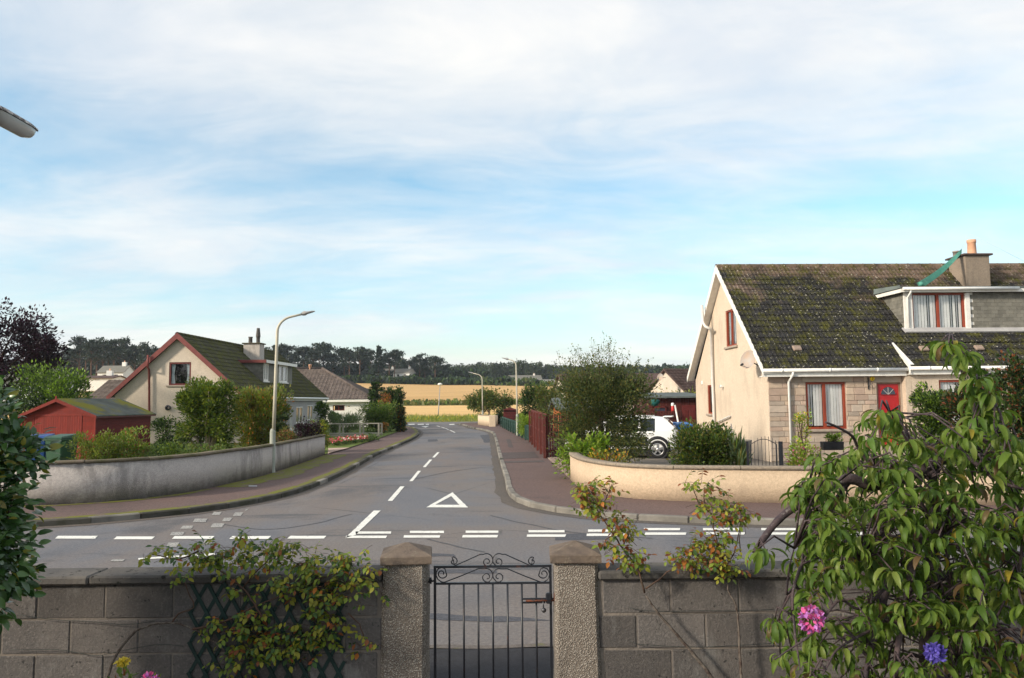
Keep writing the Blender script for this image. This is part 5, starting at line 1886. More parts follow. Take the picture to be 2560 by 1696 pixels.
# ------------------------------------------------------------------ timber garage on the right
M_GARB = plain('brown_stain_boards', (.085, .020, .016), (.055, .014, .012), 3, .6, .3, 40, .25, 0, .18, .01, (6, 6, .5))
ga = thing('garage', 'dark brown timber garage beside the cream house', 'garage', (P(4, 1000, 700, 38).x, 38, .1))
gx0, gx1, gz1 = P(4, 795, 640, 38).x, P(4, 1260, 640, 38).x, P(4, 990, 638, 38).z
b = MB()
b.box(((gx0 + gx1) / 2, 40.5, gz1 / 2), (gx1 - gx0, 4.94, gz1))
b.build('garage_wall', M_GARB, ga)
nbd = 22
for i in range(nbd):
    x = gx0 + (gx1 - gx0) * (i + .5) / nbd
    MB().box((x, 38.0, gz1 / 2), ((gx1 - gx0) / nbd - .012, .04, gz1)).build('wall_board', M_GARB, ga)
MB().slab([V(gx0 - .2, 37.7, gz1), V(gx1 + .2, 37.7, gz1), V(gx1 + .2, 43.2, gz1 + .25), V(gx0 - .2, 43.2, gz1 + .25)], V(0, 0, .07)).build('garage_roof', M_FELT, ga)
dx0, dx1, dz1_ = P(4, 1062, 698, 37.9).x, P(4, 1172, 698, 37.9).x, P(4, 1100, 698, 37.9).z
gd = MB().box(((dx0 + dx1) / 2, 37.95, dz1_ / 2), (dx1 - dx0, .05, dz1_), None, 0, .005).build('garage_door', M_DKWIN, ga)
for i in (0, 1):
    for zz, h_ in ((dz1_ * .78, dz1_ * .22), (dz1_ * .46, dz1_ * .28)):
        MB().box((dx0 + (dx1 - dx0) * (.28 + .44 * i), 37.92, zz), ((dx1 - dx0) * .32, .03, h_), None, 0, .01).build('door_panel', M_DKWIN, gd)
wx0, wx1 = P(4, 825, 700, 37.9).x, P(4, 935, 700, 37.9).x
wz1, wz0 = P(4, 880, 708, 37.9).z, P(4, 880, 755, 37.9).z
gw = MB()
for a, c_, e_, f_ in ((wx0, wz0, wx1, wz0 + .06), (wx0, wz1 - .06, wx1, wz1), (wx0, wz0, wx0 + .06, wz1), (wx1 - .06, wz0, wx1, wz1)):
    gw.box(((a + e_) / 2, 37.93, (c_ + f_) / 2), (e_ - a, .05, f_ - c_))
gwo = gw.build('garage_window', M_DKWIN, ga)
MB().box(((wx0 + wx1) / 2, 37.96, (wz0 + wz1) / 2), (wx1 - wx0 - .1, .01, wz1 - wz0 - .1)).build('pane', M_DKGLASS, gwo)

# orange summer house roof behind the dark fence
so = P(3, 1670, 850, 44)
sh_ = small_house('summer_house', 'orange stained summer house with grey roof behind the fence', so.x + 1.35, 45.2, .1, 2.4, 2.2, so.z - .1 - .12, .5, R(6), plain('orange_stain', (.36, .11, .03), (.30, .085, .025), 4, .6), M_FELT, cat='shed')
# brown shed by the far pavement
bs = P(3, 1235, 900, 74)
b0 = thing('slatted_shed', 'small dark red slatted shed at the end of the street', 'shed', (bs.x, 74, .1))
zt1 = P(3, 1235, 885, 74).z
zpk = P(3, 1245, 858, 74).z
bw = P(3, 1300, 900, 74).x - P(3, 1170, 900, 74).x
MB().box((bs.x, 75, zt1 / 2), (bw, 1.9, zt1)).build('shed_wall', M_GARB, b0)
for i in range(9):
    MB().box((bs.x, 74.02, zt1 * (i + .5) / 9), (bw + .06, .05, zt1 / 9 - .03)).build('slat', M_DKWIN, b0)
MB().slab([V(bs.x - bw / 2 - .2, 73.8, zt1), V(bs.x, 73.8, zpk), V(bs.x + bw / 2 + .2, 73.8, zt1)], V(0, 2.4, 0)).build('shed_roof', M_DKWIN, b0)


# ================================================================== STREET FURNITURE AND SMALL THINGS
M_POST = plain('cream_post_paint', (.52, .47, .36), (.43, .40, .32), 2.5, .5, .1, 40, .35)
M_POSTB = plain('grey_green_post', (.30, .31, .26), (.24, .25, .21), 2.5, .6, .1, 40, .3)
M_LANT = plain('lantern_grey', (.34, .33, .32), (.26, .25, .24), 5, .5)
t = NT('lantern_bowl')
t.done((.72, .72, .70), .15, None, .5)
t.b.inputs['Transmission Weight'].default_value = .45
M_BOWL = t.m
t = NT('lichen_lantern')
_c = t.mix(t.ramp(t.noise(22, 5, .7), [(.42, 0.0), (.58, 1.0)]), (.52, .50, .48), (.10, .085, .08))
_c = t.mix(t.ramp(t.noise(9, 4, .7), [(.60, 0.0), (.68, .8)]), _c, (.16, .14, .03))
M_LICH = t.done(_c, .9, t.bump(t.noise(60, 4), .6, .01), .2)


def street_lamp(label, base, H, ang, reach, lean=(0, 0), lant=.5, group='street lamps', heavy=False):
    root = thing('street_lamp', label, 'street lamp', base, group)
    B = Vector(base)
    a = V(math.cos(ang), math.sin(ang), 0)
    up = V(lean[0], lean[1], 1)
    at_ = lambda z: B + up * z
    MB().lathe([(.105, -.05), (.105, .02), (.088, .03), (.086, 1.25), (.075, 1.30), (.055, 1.34)], B, 14).build('post_base', M_POSTB, root)
    r_ = min(.55, reach * .8)
    zb = H - r_ * .95
    pts, rad = [at_(1.3), at_(2.5), at_(zb)], [.055, .050, .044]
    for i in range(1, 9):
        f = i / 8 * R(78)
        pts.append(at_(zb) + a * (r_ * (1 - math.cos(f))) + V(0, 0, r_ * math.sin(f) * .9))
        rad.append(.043 - .001 * i)
    e = pts[-1]
    d = (a + V(0, 0, .26)).normalized()
    pts.append(e + d * max(.02, reach - r_ * .8))
    rad.append(.034)
    MB().tube(pts, rad, 12).build('post', M_POST, root)
    tip = pts[-1]
    side = V(-a.y, a.x, 0)
    n_ = side.cross(d)
    if lant:
        hd = MB()
        L = lant
        prof = [(0, .055, .05), (.1, .075, .07), (.25, .085, .085), (.4, .10, .05), (.8, .085, .035), (1.0, .03, .015)]
        vs_ = []
        for f, w, h in prof:
            for k in range(10):
                an = 2 * math.pi * k / 10
                vs_.append(tip + d * (f * L - .06) + side * (w * math.cos(an)) + n_ * (-h * math.sin(an) * (1 if math.sin(an) > 0 else .8)))
        fs = [(i * 10 + k, i * 10 + (k + 1) % 10, i * 10 + 10 + (k + 1) % 10, i * 10 + 10 + k) for i in range(5) for k in range(10)]
        fs += [tuple(range(10)), tuple(range(59, 49, -1))]
        hd.add(vs_, fs, 0, True)
        hd.build('lantern', M_LANT, root)
    return root


street_lamp('tall cream street lamp beside the left boundary wall', G(8, 1533, 410, .1), 4.86, R(12), .80, (.022, 0), .42)
street_lamp('cream street lamp on the right pavement by the green fence', G(3, 1308, 1132, .1), 4.75, R(172), .55, (-.010, 0), .45)
street_lamp('cream street lamp in front of the far beige wall', G(3, 967, 1028, .1), 4.70, R(170), .95, (-.006, 0), .45)
# leaning post-top lamp beyond the far road
lb = G(3, 530, 966, .0)
lb.z = zt(lb.x, lb.y) - .02
pt = P(3, 549, 640, lb.y)
root = thing('street_lamp', 'leaning grey lamp post at the field edge beyond the junction', 'street lamp', lb, 'street lamps')
MB().tube([lb, lb.lerp(pt, .3), pt], [.075, .07, .05], 10).build('post', M_LANT, root)
MB().lathe([(.02, -.1), (.14, -.05), (.30, .04), (.34, .12), (.24, .24), (.05, .30)], pt, 12).build('lantern', M_WHITE, root)
# near lamp, only its lantern is in the picture
tipn = P(13, 905, 1050, 7.95)
nb_ = V(tipn.x - .02, 6.2, 0.02)
root = thing('street_lamp', 'old lichened street lantern at the upper left edge', 'street lamp', nb_, 'street lamps')
MB().lathe([(.105, -.02), (.105, .02), (.088, .03), (.086, 1.25), (.055, 1.34)], nb_, 14).build('post_base', M_POSTB, root)
lz = tipn.z
MB().tube([nb_ + V(0, 0, 1.3), V(nb_.x, 6.2, lz - .35), V(nb_.x, 6.27, lz - .10), V(nb_.x, 6.45, lz + .02), V(nb_.x, 7.25, lz + .03)], [.055, .045, .042, .036, .033], 12).build('post', M_POST, root)
hd = MB()
vs_ = []
prof = [(7.18, .05, .05), (7.24, .085, .07), (7.40, .10, .085), (7.80, .10, .08), (7.91, .085, .06), (7.955, .05, .02)]
for y, w, h in prof:
    for k in range(9):
        an = math.pi * k / 8
        vs_.append(V(nb_.x + w * math.cos(an), y, lz + .0 + h * math.sin(an) * .75))
fs = [(i * 9 + k, i * 9 + 9 + k, i * 9 + 9 + k + 1, i * 9 + k + 1) for i in range(5) for k in range(8)]
hd.add(vs_, fs, 0, True)
hd.build('canopy', M_LICH, root)
hd = MB()
vs_ = []
for y, w, h in [(7.30, .06, .01), (7.34, .082, .085), (7.45, .088, .115), (7.78, .088, .115), (7.88, .078, .09), (7.925, .05, .01)]:
    for k in range(11):
        an = math.pi + math.pi * k / 10
        vs_.append(V(nb_.x + w * math.cos(an), y, lz - .002 + h * math.sin(an)))
hd.add(vs_, [(i * 11 + k, i * 11 + 11 + k, i * 11 + 12 + k, i * 11 + k + 1) for i in range(5) for k in range(10)], 0, True)
hd.build('bowl', M_BOWL, root)


# --- wheelie bins
def wheelie_bin(label, base, rz_, m, mark_=False, h=1.07, group='wheelie bins'):
    root = thing('wheelie_bin', label, 'bin', base, group, rz_)
    b = MB()
    b.box((0, 0, .50), (.46, .52, .86), None, 0, .03, 1.24)
    b.box((0, 0, .91), (.60, .68, .06), None, 0, .015)
    b.build('bin_body', m, root, local=True)
    b = MB()
    b.add([V(x, y, z) for x, y, z in [(-.30, -.36, .945), (.30, -.36, .945), (.30, .32, .955), (-.30, .32, .955), (-.27, -.30, .995), (.27, -.30, .995), (.28, .28, 1.05), (-.28, .28, 1.05)]],
          [(3, 2, 1, 0), (4, 5, 6, 7), (0, 1, 5, 4), (1, 2, 6, 5), (2, 3, 7, 6), (3, 0, 4, 7)])
    b.build('lid', m, root, local=True)
    MB().tube([(-.24, .38, .97), (.24, .38, .97)], .018, 8).build('handle', m, root, local=True)
    for s_ in (-1, 1):
        MB().lathe([(.02, -.03), (.10, -.03), (.10, .03), (.02, .03)], (s_ * .24, .27, .10), 14, 0, Matrix.Rotation(R(90), 3, 'Y')).build('wheel', M_IRON, root, local=True)
    if mark_:
        b = MB()
        y = -.345
        b.add([V(-.12, y, .62), V(.02, y, .62), V(.02, y, .70), V(-.02, y - .003, .77), V(-.04, y, .68), V(-.08, y, .66)], [(0, 1, 2, 3, 4, 5)])
        b.build('white_mark', M_WHITE, root, local=True)
    return root


M_BLUEB = plain('bin_blue', (.010, .055, .22), (.008, .042, .17), 3, .45, .05, 60, .4)
M_GREENB = plain('bin_green', (.020, .070, .034), (.016, .055, .028), 3, .45, .05, 60, .4)
wheelie_bin('green wheelie bin with white mark behind the left wall', V(P(1, 455, 1100, 22.0).x, 22.0, .36), R(-12), M_GREENB, True)
wheelie_bin('blue wheelie bin beside the green bin by the red shed', V(P(1, 292, 1100, 22.3).x, 22.3, .36), R(10), M_BLUEB)
wheelie_bin('bright blue bin behind the white car in the right garden', V(P(4, 1062, 930, 29.5).x, 29.5, .32), R(8), plain('bin_bright_blue', (.02, .17, .50), (.015, .13, .42), 3, .45))


# --- board fences
M_FENB = plain('fence_brown_red', (.115, .030, .024), (.080, .022, .018), 2.5, .7, .3, 40, .2, 0, .20, .01, (5, 5, .5))
M_FENG = plain('fence_green', (.028, .062, .050), (.020, .046, .038), 2.5, .7, .3, 40, .2, 0, .18, .01, (5, 5, .5))


def board_fence(name, label, A, B, h, bw_, gap, m, post=None, rails=(.3, 1.2), hvar=.0, back=True, h1=None):
    root = thing(name, label, 'fence', A)
    d = (B - A)
    L = d.length
    d.normalize()
    nr = V(-d.y, d.x, 0)
    rot = Matrix((d, nr, Z3)).transposed()
    n = int(L / (bw_ + gap))
    me_ = MB().box((0, 0, 0), (bw_, .02, 1.0), None, 0, .004).mesh('board', m)
    for i in range(n):
        f = (i + .5) / n
        hh_ = (h + ((h1 or h) - h) * f) + rnd.uniform(-hvar, hvar)
        p = A + d * (L * f)
        inst('board', me_, root, frame(V(p.x, p.y, A.z + hh_ / 2 + .03) + nr * rnd.uniform(-.003, .003), d, nr, V(0, 0, hh_)))
    for r_ in rails:
        MB().box((A + B) / 2 + nr * .04 + V(0, 0, r_ * 1.0), (L, .04, .08), rot).build('rail', m, root)
    k = max(1, int(L / 2.2))
    for i in range(k + 1):
        MB().box(A + d * (L * i / k) + nr * .09 + V(0, 0, h / 2), (.09, .09, h)).build('post', m, root)
    return root


fA, fB, fC = G(9, 1368, 1146, .1), G(9, 1329, 1106, .1), G(9, 1255, 1068, .1)
board_fence('board_fence', 'tall red brown board fence along the right pavement', fA, fB, 1.60, .14, .006, M_FENB, rails=(.3, .9, 1.4), h1=1.66)
board_fence('board_fence', 'low dark green board fence beyond the brown fence', fB + V(-.02, .1, 0), fC, .80, .14, .006, M_FENG, rails=(.2, .6), h1=.86)
board_fence('slatted_fence', 'red brown fence with gaps behind the white car', fA + V(.08, .03, 0), V(8.0, 37.0, .1), 1.58, .095, .05, M_FENB, rails=(.25, 1.3))

# far beige wall with pier
M_BEIGE = harl('beige_render', (.70, .56, .40), (.64, .51, .365), (.4, .32, .24), .3, 60, None, .3)
w0, w1, w2 = P(3, 920, 1028, 73), P(3, 1062, 1040, 67), P(3, 1150, 1028, 80)
ln = smooth_line([V(w0.x, w0.y, .1), V((w0.x + w1.x) / 2, 70, .1), V(w1.x, w1.y, .1)], .6)
bw = thing('low_wall', 'low beige wall with square pier at the far corner', 'wall', ln[0])
sweep(ln, [(0, .05), (0, .98), (.2, .98), (.2, .05)]).build('wall_body', M_BEIGE, bw)
sweep(ln, [(-.03, .982), (-.03, 1.03), (.23, 1.03), (.23, .982)]).build('coping', M_COPE_R, bw)
MB().box(V(w1.x, w1.y, .58), (.55, .45, 1.0), None, 0, .02).build('pier', M_BEIGE, bw)
ln = smooth_line([V(w1.x + .2, w1.y + .3, .1), V(w2.x, w2.y, .1)], .6)
sweep(ln, [(0, .05), (0, .95), (.2, .95), (.2, .05)]).build('return_wall', M_BEIGE, bw)

# timber post and rail on the left lawn
M_GREYW = plain('weathered_timber', (.34, .31, .25), (.24, .22, .18), 5, .9, .5, 40, .1, 0, .15, .01, (1, 1, .3))
for lab, Y, xs_, x0, x1 in (('weathered front post and rail fence on the left lawn', 47.5, (1447, 1648, 1830), 1335, 1838), ('weathered rear post and rail fence on the left lawn', 50.5, (1481, 1679, 1860), 1350, 1866)):
    rf_ = thing('post_and_rail', lab, 'fence', P(2, x0, 1210, Y), 'rail fences on the left lawn')
    zt_ = P(2, 1600, 1104, Y).z
    for x in xs_:
        p = P(2, x, 1150, Y)
        MB().box((p.x, Y, zt_ / 2 + .05), (.10, .10, zt_ - .02), None, 0, .01).build('post', M_GREYW, rf_)
    a, c_ = P(2, x0, 1104, Y), P(2, x1, 1104, Y)
    MB().box(((a.x + c_.x) / 2, Y - .02, zt_ + .05), (c_.x - a.x, .10, .07), None, 0, .01).build('rail', M_GREYW, rf_)
    MB().box(((a.x + c_.x) / 2, Y - .08, .26), (c_.x - a.x, .05, .10), None, 0, .01).build('kick_rail', M_GREYW, rf_)


# --- white car
def make_car(label, loc, rz_):
    root = thing('parked_car', label, 'car', loc, None, rz_)
    wp = plain('car_white', (.80, .80, .79), (.77, .77, .76), 1, .22, 0, 4, .5)
    blk = plain('car_black_plastic', (.018, .018, .020), (.014, .014, .016), 6, .55)
    gls = glass_mat('car_glass', (.010, .012, .015))
    # stations: x, half width, roof z, belt z
    st = [(0.0, .66, .80, .80, .44), (.05, .78, .98, .94, .34), (.16, .83, 1.16, .98, .30), (.34, .845, 1.36, .99, .28), (.50, .85, 1.45, .99, .26), (.80, .855, 1.485, .98, .24), (1.10, .86, 1.495, .97, .24),
          (1.32, .86, 1.495, .96, .24), (1.40, .86, 1.494, .96, .24), (2.0, .86, 1.48, .95, .24), (2.10, .86, 1.475, .95, .24), (2.55, .86, 1.42, .95, .24), (2.85, .86, 1.24, .95, .24), (3.20, .855, 1.02, .95, .24), (3.55, .84, .96, .93, .26), (3.90, .79, .88, .86, .30), (4.08, .70, .72, .70, .36), (4.14, .58, .60, .58, .42)]
    rows = []
    for x, w, zr2, zb, zs in st:
        cab = max(0.0, zr2 - zb)
        k = min(1, cab / .5)
        half = [(0, zs), (w * .93, zs), (w, zs + .10), (w * 1.0, (zs + zb) / 2 + .05), (w * .975, zb), (w * (.975 - .16 * k), zb + cab * .86), (w * (.93 - .28 * k), zb + cab * .98), (0, zr2)]
        rows.append([V(x, y, z) for y, z in half] + [V(x, -y, z) for y, z in reversed(half[1:-1])])
    n = len(rows[0])
    body, sidew, rearw, frontw = MB(), MB(), MB(), MB()
    allv = [p for r_ in rows for p in r_]
    for i in range(len(rows) - 1):
        x0, x1 = st[i][0], st[i + 1][0]
        for k in range(n):
            f = (i * n + k, i * n + (k + 1) % n, (i + 1) * n + (k + 1) % n, (i + 1) * n + k)
            q = [allv[j] for j in f]
            tgt = body
            if k in (4, n - 5):
                if .79 < x0 and x1 < 1.33 or 1.39 < x0 and x1 < 2.01 or 2.09 < x0 and x1 < 2.56: tgt = sidew
            if .15 < x0 < .3 and k in (4, 5, 6, 7, 8, 9) and k not in (4, n - 5): tgt = rearw
            if 2.54 < x0 < 3.1 and k in (5, 6, 7, 8): tgt = frontw
            tgt.add(q, [(0, 1, 2, 3)], 0, True)
    for r_, c_ in ((rows[0], 0), (rows[-1], 1)):
        body.add(r_, [tuple(range(n))])
    body.build('car_body', wp, root, local=True)
    sidew.build('side_windows', gls, root, local=True)
    rearw.build('rear_window', gls, root, local=True)
    frontw.build('windscreen', gls, root, local=True)
    MB().box((.36, 0, 1.475), (.34, 1.18, .035), None, 0, .012).build('spoiler', wp, root, local=True)
    for s_ in (-1, 1):
        MB().box((1.75, s_ * .868, .60), (1.35, .03, .34), None, 0, .014).build('door_bump_strip', blk, root, local=True)
        MB().box((2.05, s_ * .862, .27), (2.2, .04, .14), None, 0, .01).build('sill_cladding', blk, root, local=True)
        MB().tube([(.9, s_ * .62, 1.50), (2.2, s_ * .62, 1.50)], .018, 6).build('roof_rail', wp, root, local=True)
        MB().box((.06, s_ * .60, .86), (.08, .26, .18), None, 0, .02).build('tail_light', plain('tail_red', (.35, .01, .01), (.3, .01, .01), 3, .2, 0, 4, .5), root, local=True)
        MB().box((4.06, s_ * .52, .70), (.08, .28, .10), None, 0, .02).build('headlight', M_GLASS, root, local=True)
        for x in (.72, 3.32):
            rX = Matrix.Rotation(R(90) * -s_, 3, 'X')
            MB().lathe([(.30, -.01), (.44, -.01), (.45, .012), (.36, .028), (.34, .02)], (x, s_ * .846, .345), 24, 0, rX).build('wheel_arch', blk, root, local=True)
            wl = MB().lathe([(.20, -.20), (.30, -.20), (.325, -.17), (.325, -.02), (.30, .012), (.225, .016), (.215, 0)], (x, s_ * .865, .325), 24, 0, rX).build('wheel', plain('tyre', (.016, .016, .017), (.012, .012, .013), 6, .8), root, local=True)
            rim = MB().lathe([(.215, -.03), (.218, .016), (.20, .018), (.195, -.03)], (x, s_ * .865, .325), 24, 0, rX)
            for k in range(5):
                a = 2 * math.pi * k / 5 + .3
                rim.bar((x + .03 * math.cos(a), s_ * .872, .325 + .03 * math.sin(a)), (x + .2 * math.cos(a), s_ * .872, .325 + .2 * math.sin(a)), .062, .02, (0, 1, 0))
            rim.lathe([(.001, .02), (.05, .018), (.055, 0)], (x, s_ * .865, .325), 12, 0, rX)
            rim.build('rim', plain('alloy', (.55, .55, .56), (.48, .48, .49), 4, .3, 0, 4, .5, .8), wl, WM[root].copy())
            MB().lathe([(.001, -.05), (.21, -.05)], (x, s_ * .865, .325), 16, 0, rX).build('brake_shadow', blk, wl, WM[root].copy())
    return root


cw_ = P(4, 905, 1050, 28.2)
ca = R(180 - 14)
cloc = V(cw_.x, 28.9, .13) - Matrix.Rotation(ca, 3, 'Z') @ V(.72, .0, 0)
make_car('white hatchback with black side strips parked behind the birch shrub', cloc, ca)

# --- satellite dishes
M_DISH = plain('dish_grey', (.36, .345, .325), (.40, .28, .20), 3, .6)


def dish(label, pos, wallp, facing, dia, rust=True):
    root = thing('satellite_dish', label, 'satellite dish', wallp, 'satellite dishes')
    f = Vector(facing).normalized()
    q = f.to_track_quat('Z', 'Y').to_matrix()
    prof = [(dia / 2 * k / 8, .10 * (k / 8) ** 2 - .03) for k in range(9)]
    bw_ = MB().lathe([(max(r_, .001), z) for r_, z in prof] + [(dia / 2 + .006, .075), (dia / 2 - .01, .06)], pos, 28, 0, q, True, .88, 1.0)
    bw_.build('reflector', M_DISH, root)
    lnb = pos + q @ V(0, -dia * .52, dia * .60)
    low = pos + q @ V(0, -dia * .45, .05)
    MB().tube([pos - f * .05, pos + q @ V(0, -dia * .3, -.04), low, lnb], .014, 6).build('arm', M_GREYP, root)
    MB().tube([lnb - (pos - lnb).normalized() * .02, lnb + (pos - lnb).normalized() * .10], [.032, .04], 10).build('receiver', M_IRON, root)
    MB().tube([pos - f * .04, pos - f * .12, wallp], .02, 8).build('bracket', M_STEEL, root)
    return root


dp = HIT(5, 452, 838, GO - hu * .42, hu)
dish('grey satellite dish on the cream gable of the right house', dp, HIT(5, 522, 880, GO, hu), (-.72, -.62, .36), .66)
q = P(4, 886, 470, 53.5)
dish('small satellite dish on the white gable beyond the garage', q, q + V(.5, .8, 0), (-.6, -.75, .3), .5)

# --- yellow house number sign and iron bracket
sp0 = HIT(12, 567, 527, HO - hv * .10, hv)
sg = thing('number_sign', 'round yellow house number sign beside the red door', 'sign', sp0)
MB().lathe([(.001, 0), (.074, 0), (.078, .004), (.078, .016), (.001, .018)], sp0, 24, 0, Matrix((hu, Z3, -hv)).transposed() @ Matrix.Scale(1, 3)).build('disc', plain('sign_yellow', (.75, .52, .02), (.70, .48, .02), 4, .4), sg)
fc = bpy.data.curves.new('numeral', 'FONT')
fc.body, fc.size, fc.extrude, fc.align_x, fc.align_y = '5', .115, .002, 'CENTER', 'CENTER'
_to = bpy.data.objects.new('numeral', fc)
_nm = bpy.data.meshes.new_from_object(_to)
_nm.materials.clear()
_nm.materials.append(plain('sign_brown', (.12, .05, .01), (.1, .04, .01), 4, .5))
bpy.data.objects.remove(_to)
link(bpy.data.objects.new('numeral', _nm), sg, frame(sp0 - hv * .022, hu, Z3, -hv))
bk = thing('iron_bracket', 'dark scrolled iron bracket on the stone by the yellow sign', 'bracket', HIT(12, 455, 600, HO, hv))
b = MB()
bo = HO - hv * .05
b.bar(HIT(12, 450, 490, bo, hv), HIT(12, 462, 830, bo, hv), .03, .02, hv)
b.build('wall_bar', M_IRON, bk)
b = MB()
b.tube([HIT(12, 455, 560, bo - hv * .02, hv), HIT(12, 510, 640, bo - hv * .15, hv), HIT(12, 560, 720, bo - hv * .2, hv), HIT(12, 590, 800, bo - hv * .2, hv), HIT(12, 630, 800, bo - hv * .2, hv)], .008, 6)
b.tube([HIT(12, 462, 780, bo - hv * .02, hv), HIT(12, 500, 720, bo - hv * .1, hv), HIT(12, 530, 650, bo - hv * .15, hv)], .007, 6)
b.build('scroll', M_IRON, bk)

# --- bow topped garden gate in the right garden
gY = 19.6
g5 = lambda x, y: P(4, x, y, gY)
bg_ = thing('bow_top_gate', 'black bow topped metal gate behind the peach wall', 'gate', V(g5(1740, 1100).x, gY, .15))
for x, w in ((1598, .045), (1862, .05), (1880, .03)):
    MB().box(V(g5(x, 1100).x, gY, g5(x, 1010).z / 2 + .05), (w, .05, g5(x, 1010).z)).build('gate_post', M_IRON, bg_)
b = MB()
xa, xb = g5(1622, 1000).x, g5(1832, 1000).x
zs_, zm_ = g5(1622, 1018).z, g5(1740, 975).z
b.tube([V(xa + (xb - xa) * i / 16, gY, zs_ + (zm_ - zs_) * math.sin(math.pi * i / 16)) for i in range(17)], .009, 6)
b.bar((xa, gY, .25), (xb, gY, .25), .02, .02)
b.bar((xa, gY, .25), (xa, gY, zs_), .02, .02)
b.bar((xb, gY, .25), (xb, gY, zs_), .02, .02)
b.build('bow_frame', M_IRON, bg_)
for x, yt in ((1652, 990), (1681, 965), (1712, 955), (1741, 950), (1770, 953), (1799, 963), (1826, 985)):
    xx = g5(x, 1000).x
    MB().tube([(xx, gY, .25), (xx, gY, g5(x, yt).z)], .007, 6).build('gate_bar', M_IRON, bg_)

# --- spiral cone ornament, stone trough tub, planter, canister, pole, hanging basket
oY = 22.0
o0 = P(4, 1468, 1000, oY)
hgt = P(4, 1466, 846, oY).z - o0.z
orn = thing('spiral_ornament', 'silver spiral cone garden ornament by the cream gable', 'ornament', V(o0.x, oY, o0.z - .05))
MB().tube([V(o0.x + .12 * (1 - i / 90) * math.cos(i * .62), oY + .12 * (1 - i / 90) * math.sin(i * .62), o0.z + hgt * i / 90) for i in range(91)], .010, 6).build('coil', plain('galvanised', (.45, .45, .46), (.3, .3, .31), 12, .4, 0, 4, .5, .7), orn)
MB().tube([V(o0.x, oY, .2), V(o0.x, oY, o0.z + hgt)], .008, 6).build('stake', M_STEEL, orn)
tb = P(4, 1520, 1050, oY)
tub = thing('garden_tub', 'weathered grey barrel tub beside the spiral ornament', 'tub', V(tb.x, oY + .3, .2))
tz = P(4, 1520, 985, oY).z
MB().lathe([(.30, .14), (.40, .4), (.44, .7), (.46, tz - .05), (.47, tz), (.42, tz), (.42, tz - .12)], V(tb.x, oY + .3, 0), 20).build('barrel', plain('grey_staves', (.30, .265, .22), (.22, .19, .16), 8, .9, .5, 30, .1), tub)
MB().lathe([(.001, tz - .07), (.42, tz - .07)], V(tb.x, oY + .3, 0), 20).build('soil', M_SOIL, tub)
pY = 24.6
pa, pb2 = P(5, 918, 1400, pY), P(5, 1068, 1400, pY)
ptop, pbot = P(5, 990, 1370, pY).z, P(5, 990, 1425, pY).z
pn = thing('trough_planter', 'black trough planter on a stand under the front window', 'planter', V((pa.x + pb2.x) / 2, pY, .3))
MB().box(V((pa.x + pb2.x) / 2, pY, (ptop + pbot) / 2), (pb2.x - pa.x - .1, .26, ptop - pbot), None, 0, .02, 1.08).build('trough', plain('black_plastic', (.02, .02, .024), (.016, .016, .018), 4, .5), pn)
for x in (pa.x, pb2.x):
    MB().tube([V(x, pY, .3), V(x, pY, ptop - .02), V(x + (.08 if x == pa.x else -.08), pY, ptop - .02)], .012, 6).build('stand_leg', M_IRON, pn)
q = P(4, 986, 722, 36.5)
cn = thing('canister', 'red canister with white cap hanging on the garage fence', 'canister', q)
MB().lathe([(.001, -.20), (.07, -.20), (.075, -.18), (.075, .08), (.06, .1)], q, 14).build('canister_body', plain('canister_red', (.45, .02, .02), (.4, .02, .02), 4, .4), cn)
MB().lathe([(.065, .1), (.075, .11), (.07, .22), (.04, .25), (.001, .25)], q, 14).build('cap', M_WHITE, cn)
tag(MB().tube([P(4, 1005, 700, 33.0), P(4, 1038, 880, 31.5)], .035, 8).build('leaning_pole', M_WHITE), 'white pole leaning against the fence behind the car', 'pole')
q = P(4, 836, 668, 37.2)
hb_ = thing('hanging_basket', 'round teal hanging basket on the garage front', 'basket', q)
MB().lathe([(.001, -.24), (.14, -.20), (.23, -.08), (.25, .04), (.20, .10)], q, 14).build('bowl', plain('teal', (.01, .11, .10), (.01, .08, .075), 6, .7), hb_)
MB().tube([q + V(0, 0, .1), q + V(0, .3, .45)], .012, 5).build('hanger', M_IRON, hb_)

# --- green bird netting from the chimney down to the dormer roof
M_NET = plain('net_green', (.09, .30, .23), (.07, .24, .19), 6, .8)
M_NETW = plain('net_pale', (.55, .56, .56), (.5, .5, .5), 6, .8)
nA0, nA1 = HIT(11, 850, 720, HO + hv * 1.2, hv), HIT(11, 960, 760, HO + hv * 1.35, hv)
nB0, nB1 = cc + V(0, 0, cz1 + .35) - hu * .25, cc + V(0, 0, cz1 + .10) - hu * .52 - hv * .4
nt = thing('bird_net', 'green bird netting stretched from chimney to dormer roof', 'netting', nA0)
g = MB()
nl = 16
for k in range(nl):
    a, c_ = nA0.lerp(nA1, k / (nl - 1)), nB0.lerp(nB1, k / (nl - 1))
    g.tube([a.lerp(c_, i / 8) - V(0, 0, .10 * math.sin(math.pi * i / 8)) for i in range(9)], .0075, 4)
for i in range(70):
    f = i / 69
    g.tube([nA0.lerp(nB0, f) - V(0, 0, .10 * math.sin(math.pi * f)), nA1.lerp(nB1, f) - V(0, 0, .10 * math.sin(math.pi * f))], .005, 4)
g.build('net_strip', M_NET, nt)
g = MB()
g.tube([nB0, cc + V(0, 0, cz1 + .95)], .004, 4)
g.tube([cc + V(0, 0, cz1 + .95) + hu * .1, cc + hu * 2.6 + V(0, 0, cz1 - .35)], .004, 4)
g.build('guy_lines', M_NETW, nt)
MB().lathe([(.001, -.06), (.09, -.04), (.10, .04), (.05, .09), (.001, .10)], nA0.lerp(nA1, .5), 8).build('net_bundle', M_NET, nt)
# ================================================================== PLANTS
nrs = np.random.RandomState(11)
PROTO = {}
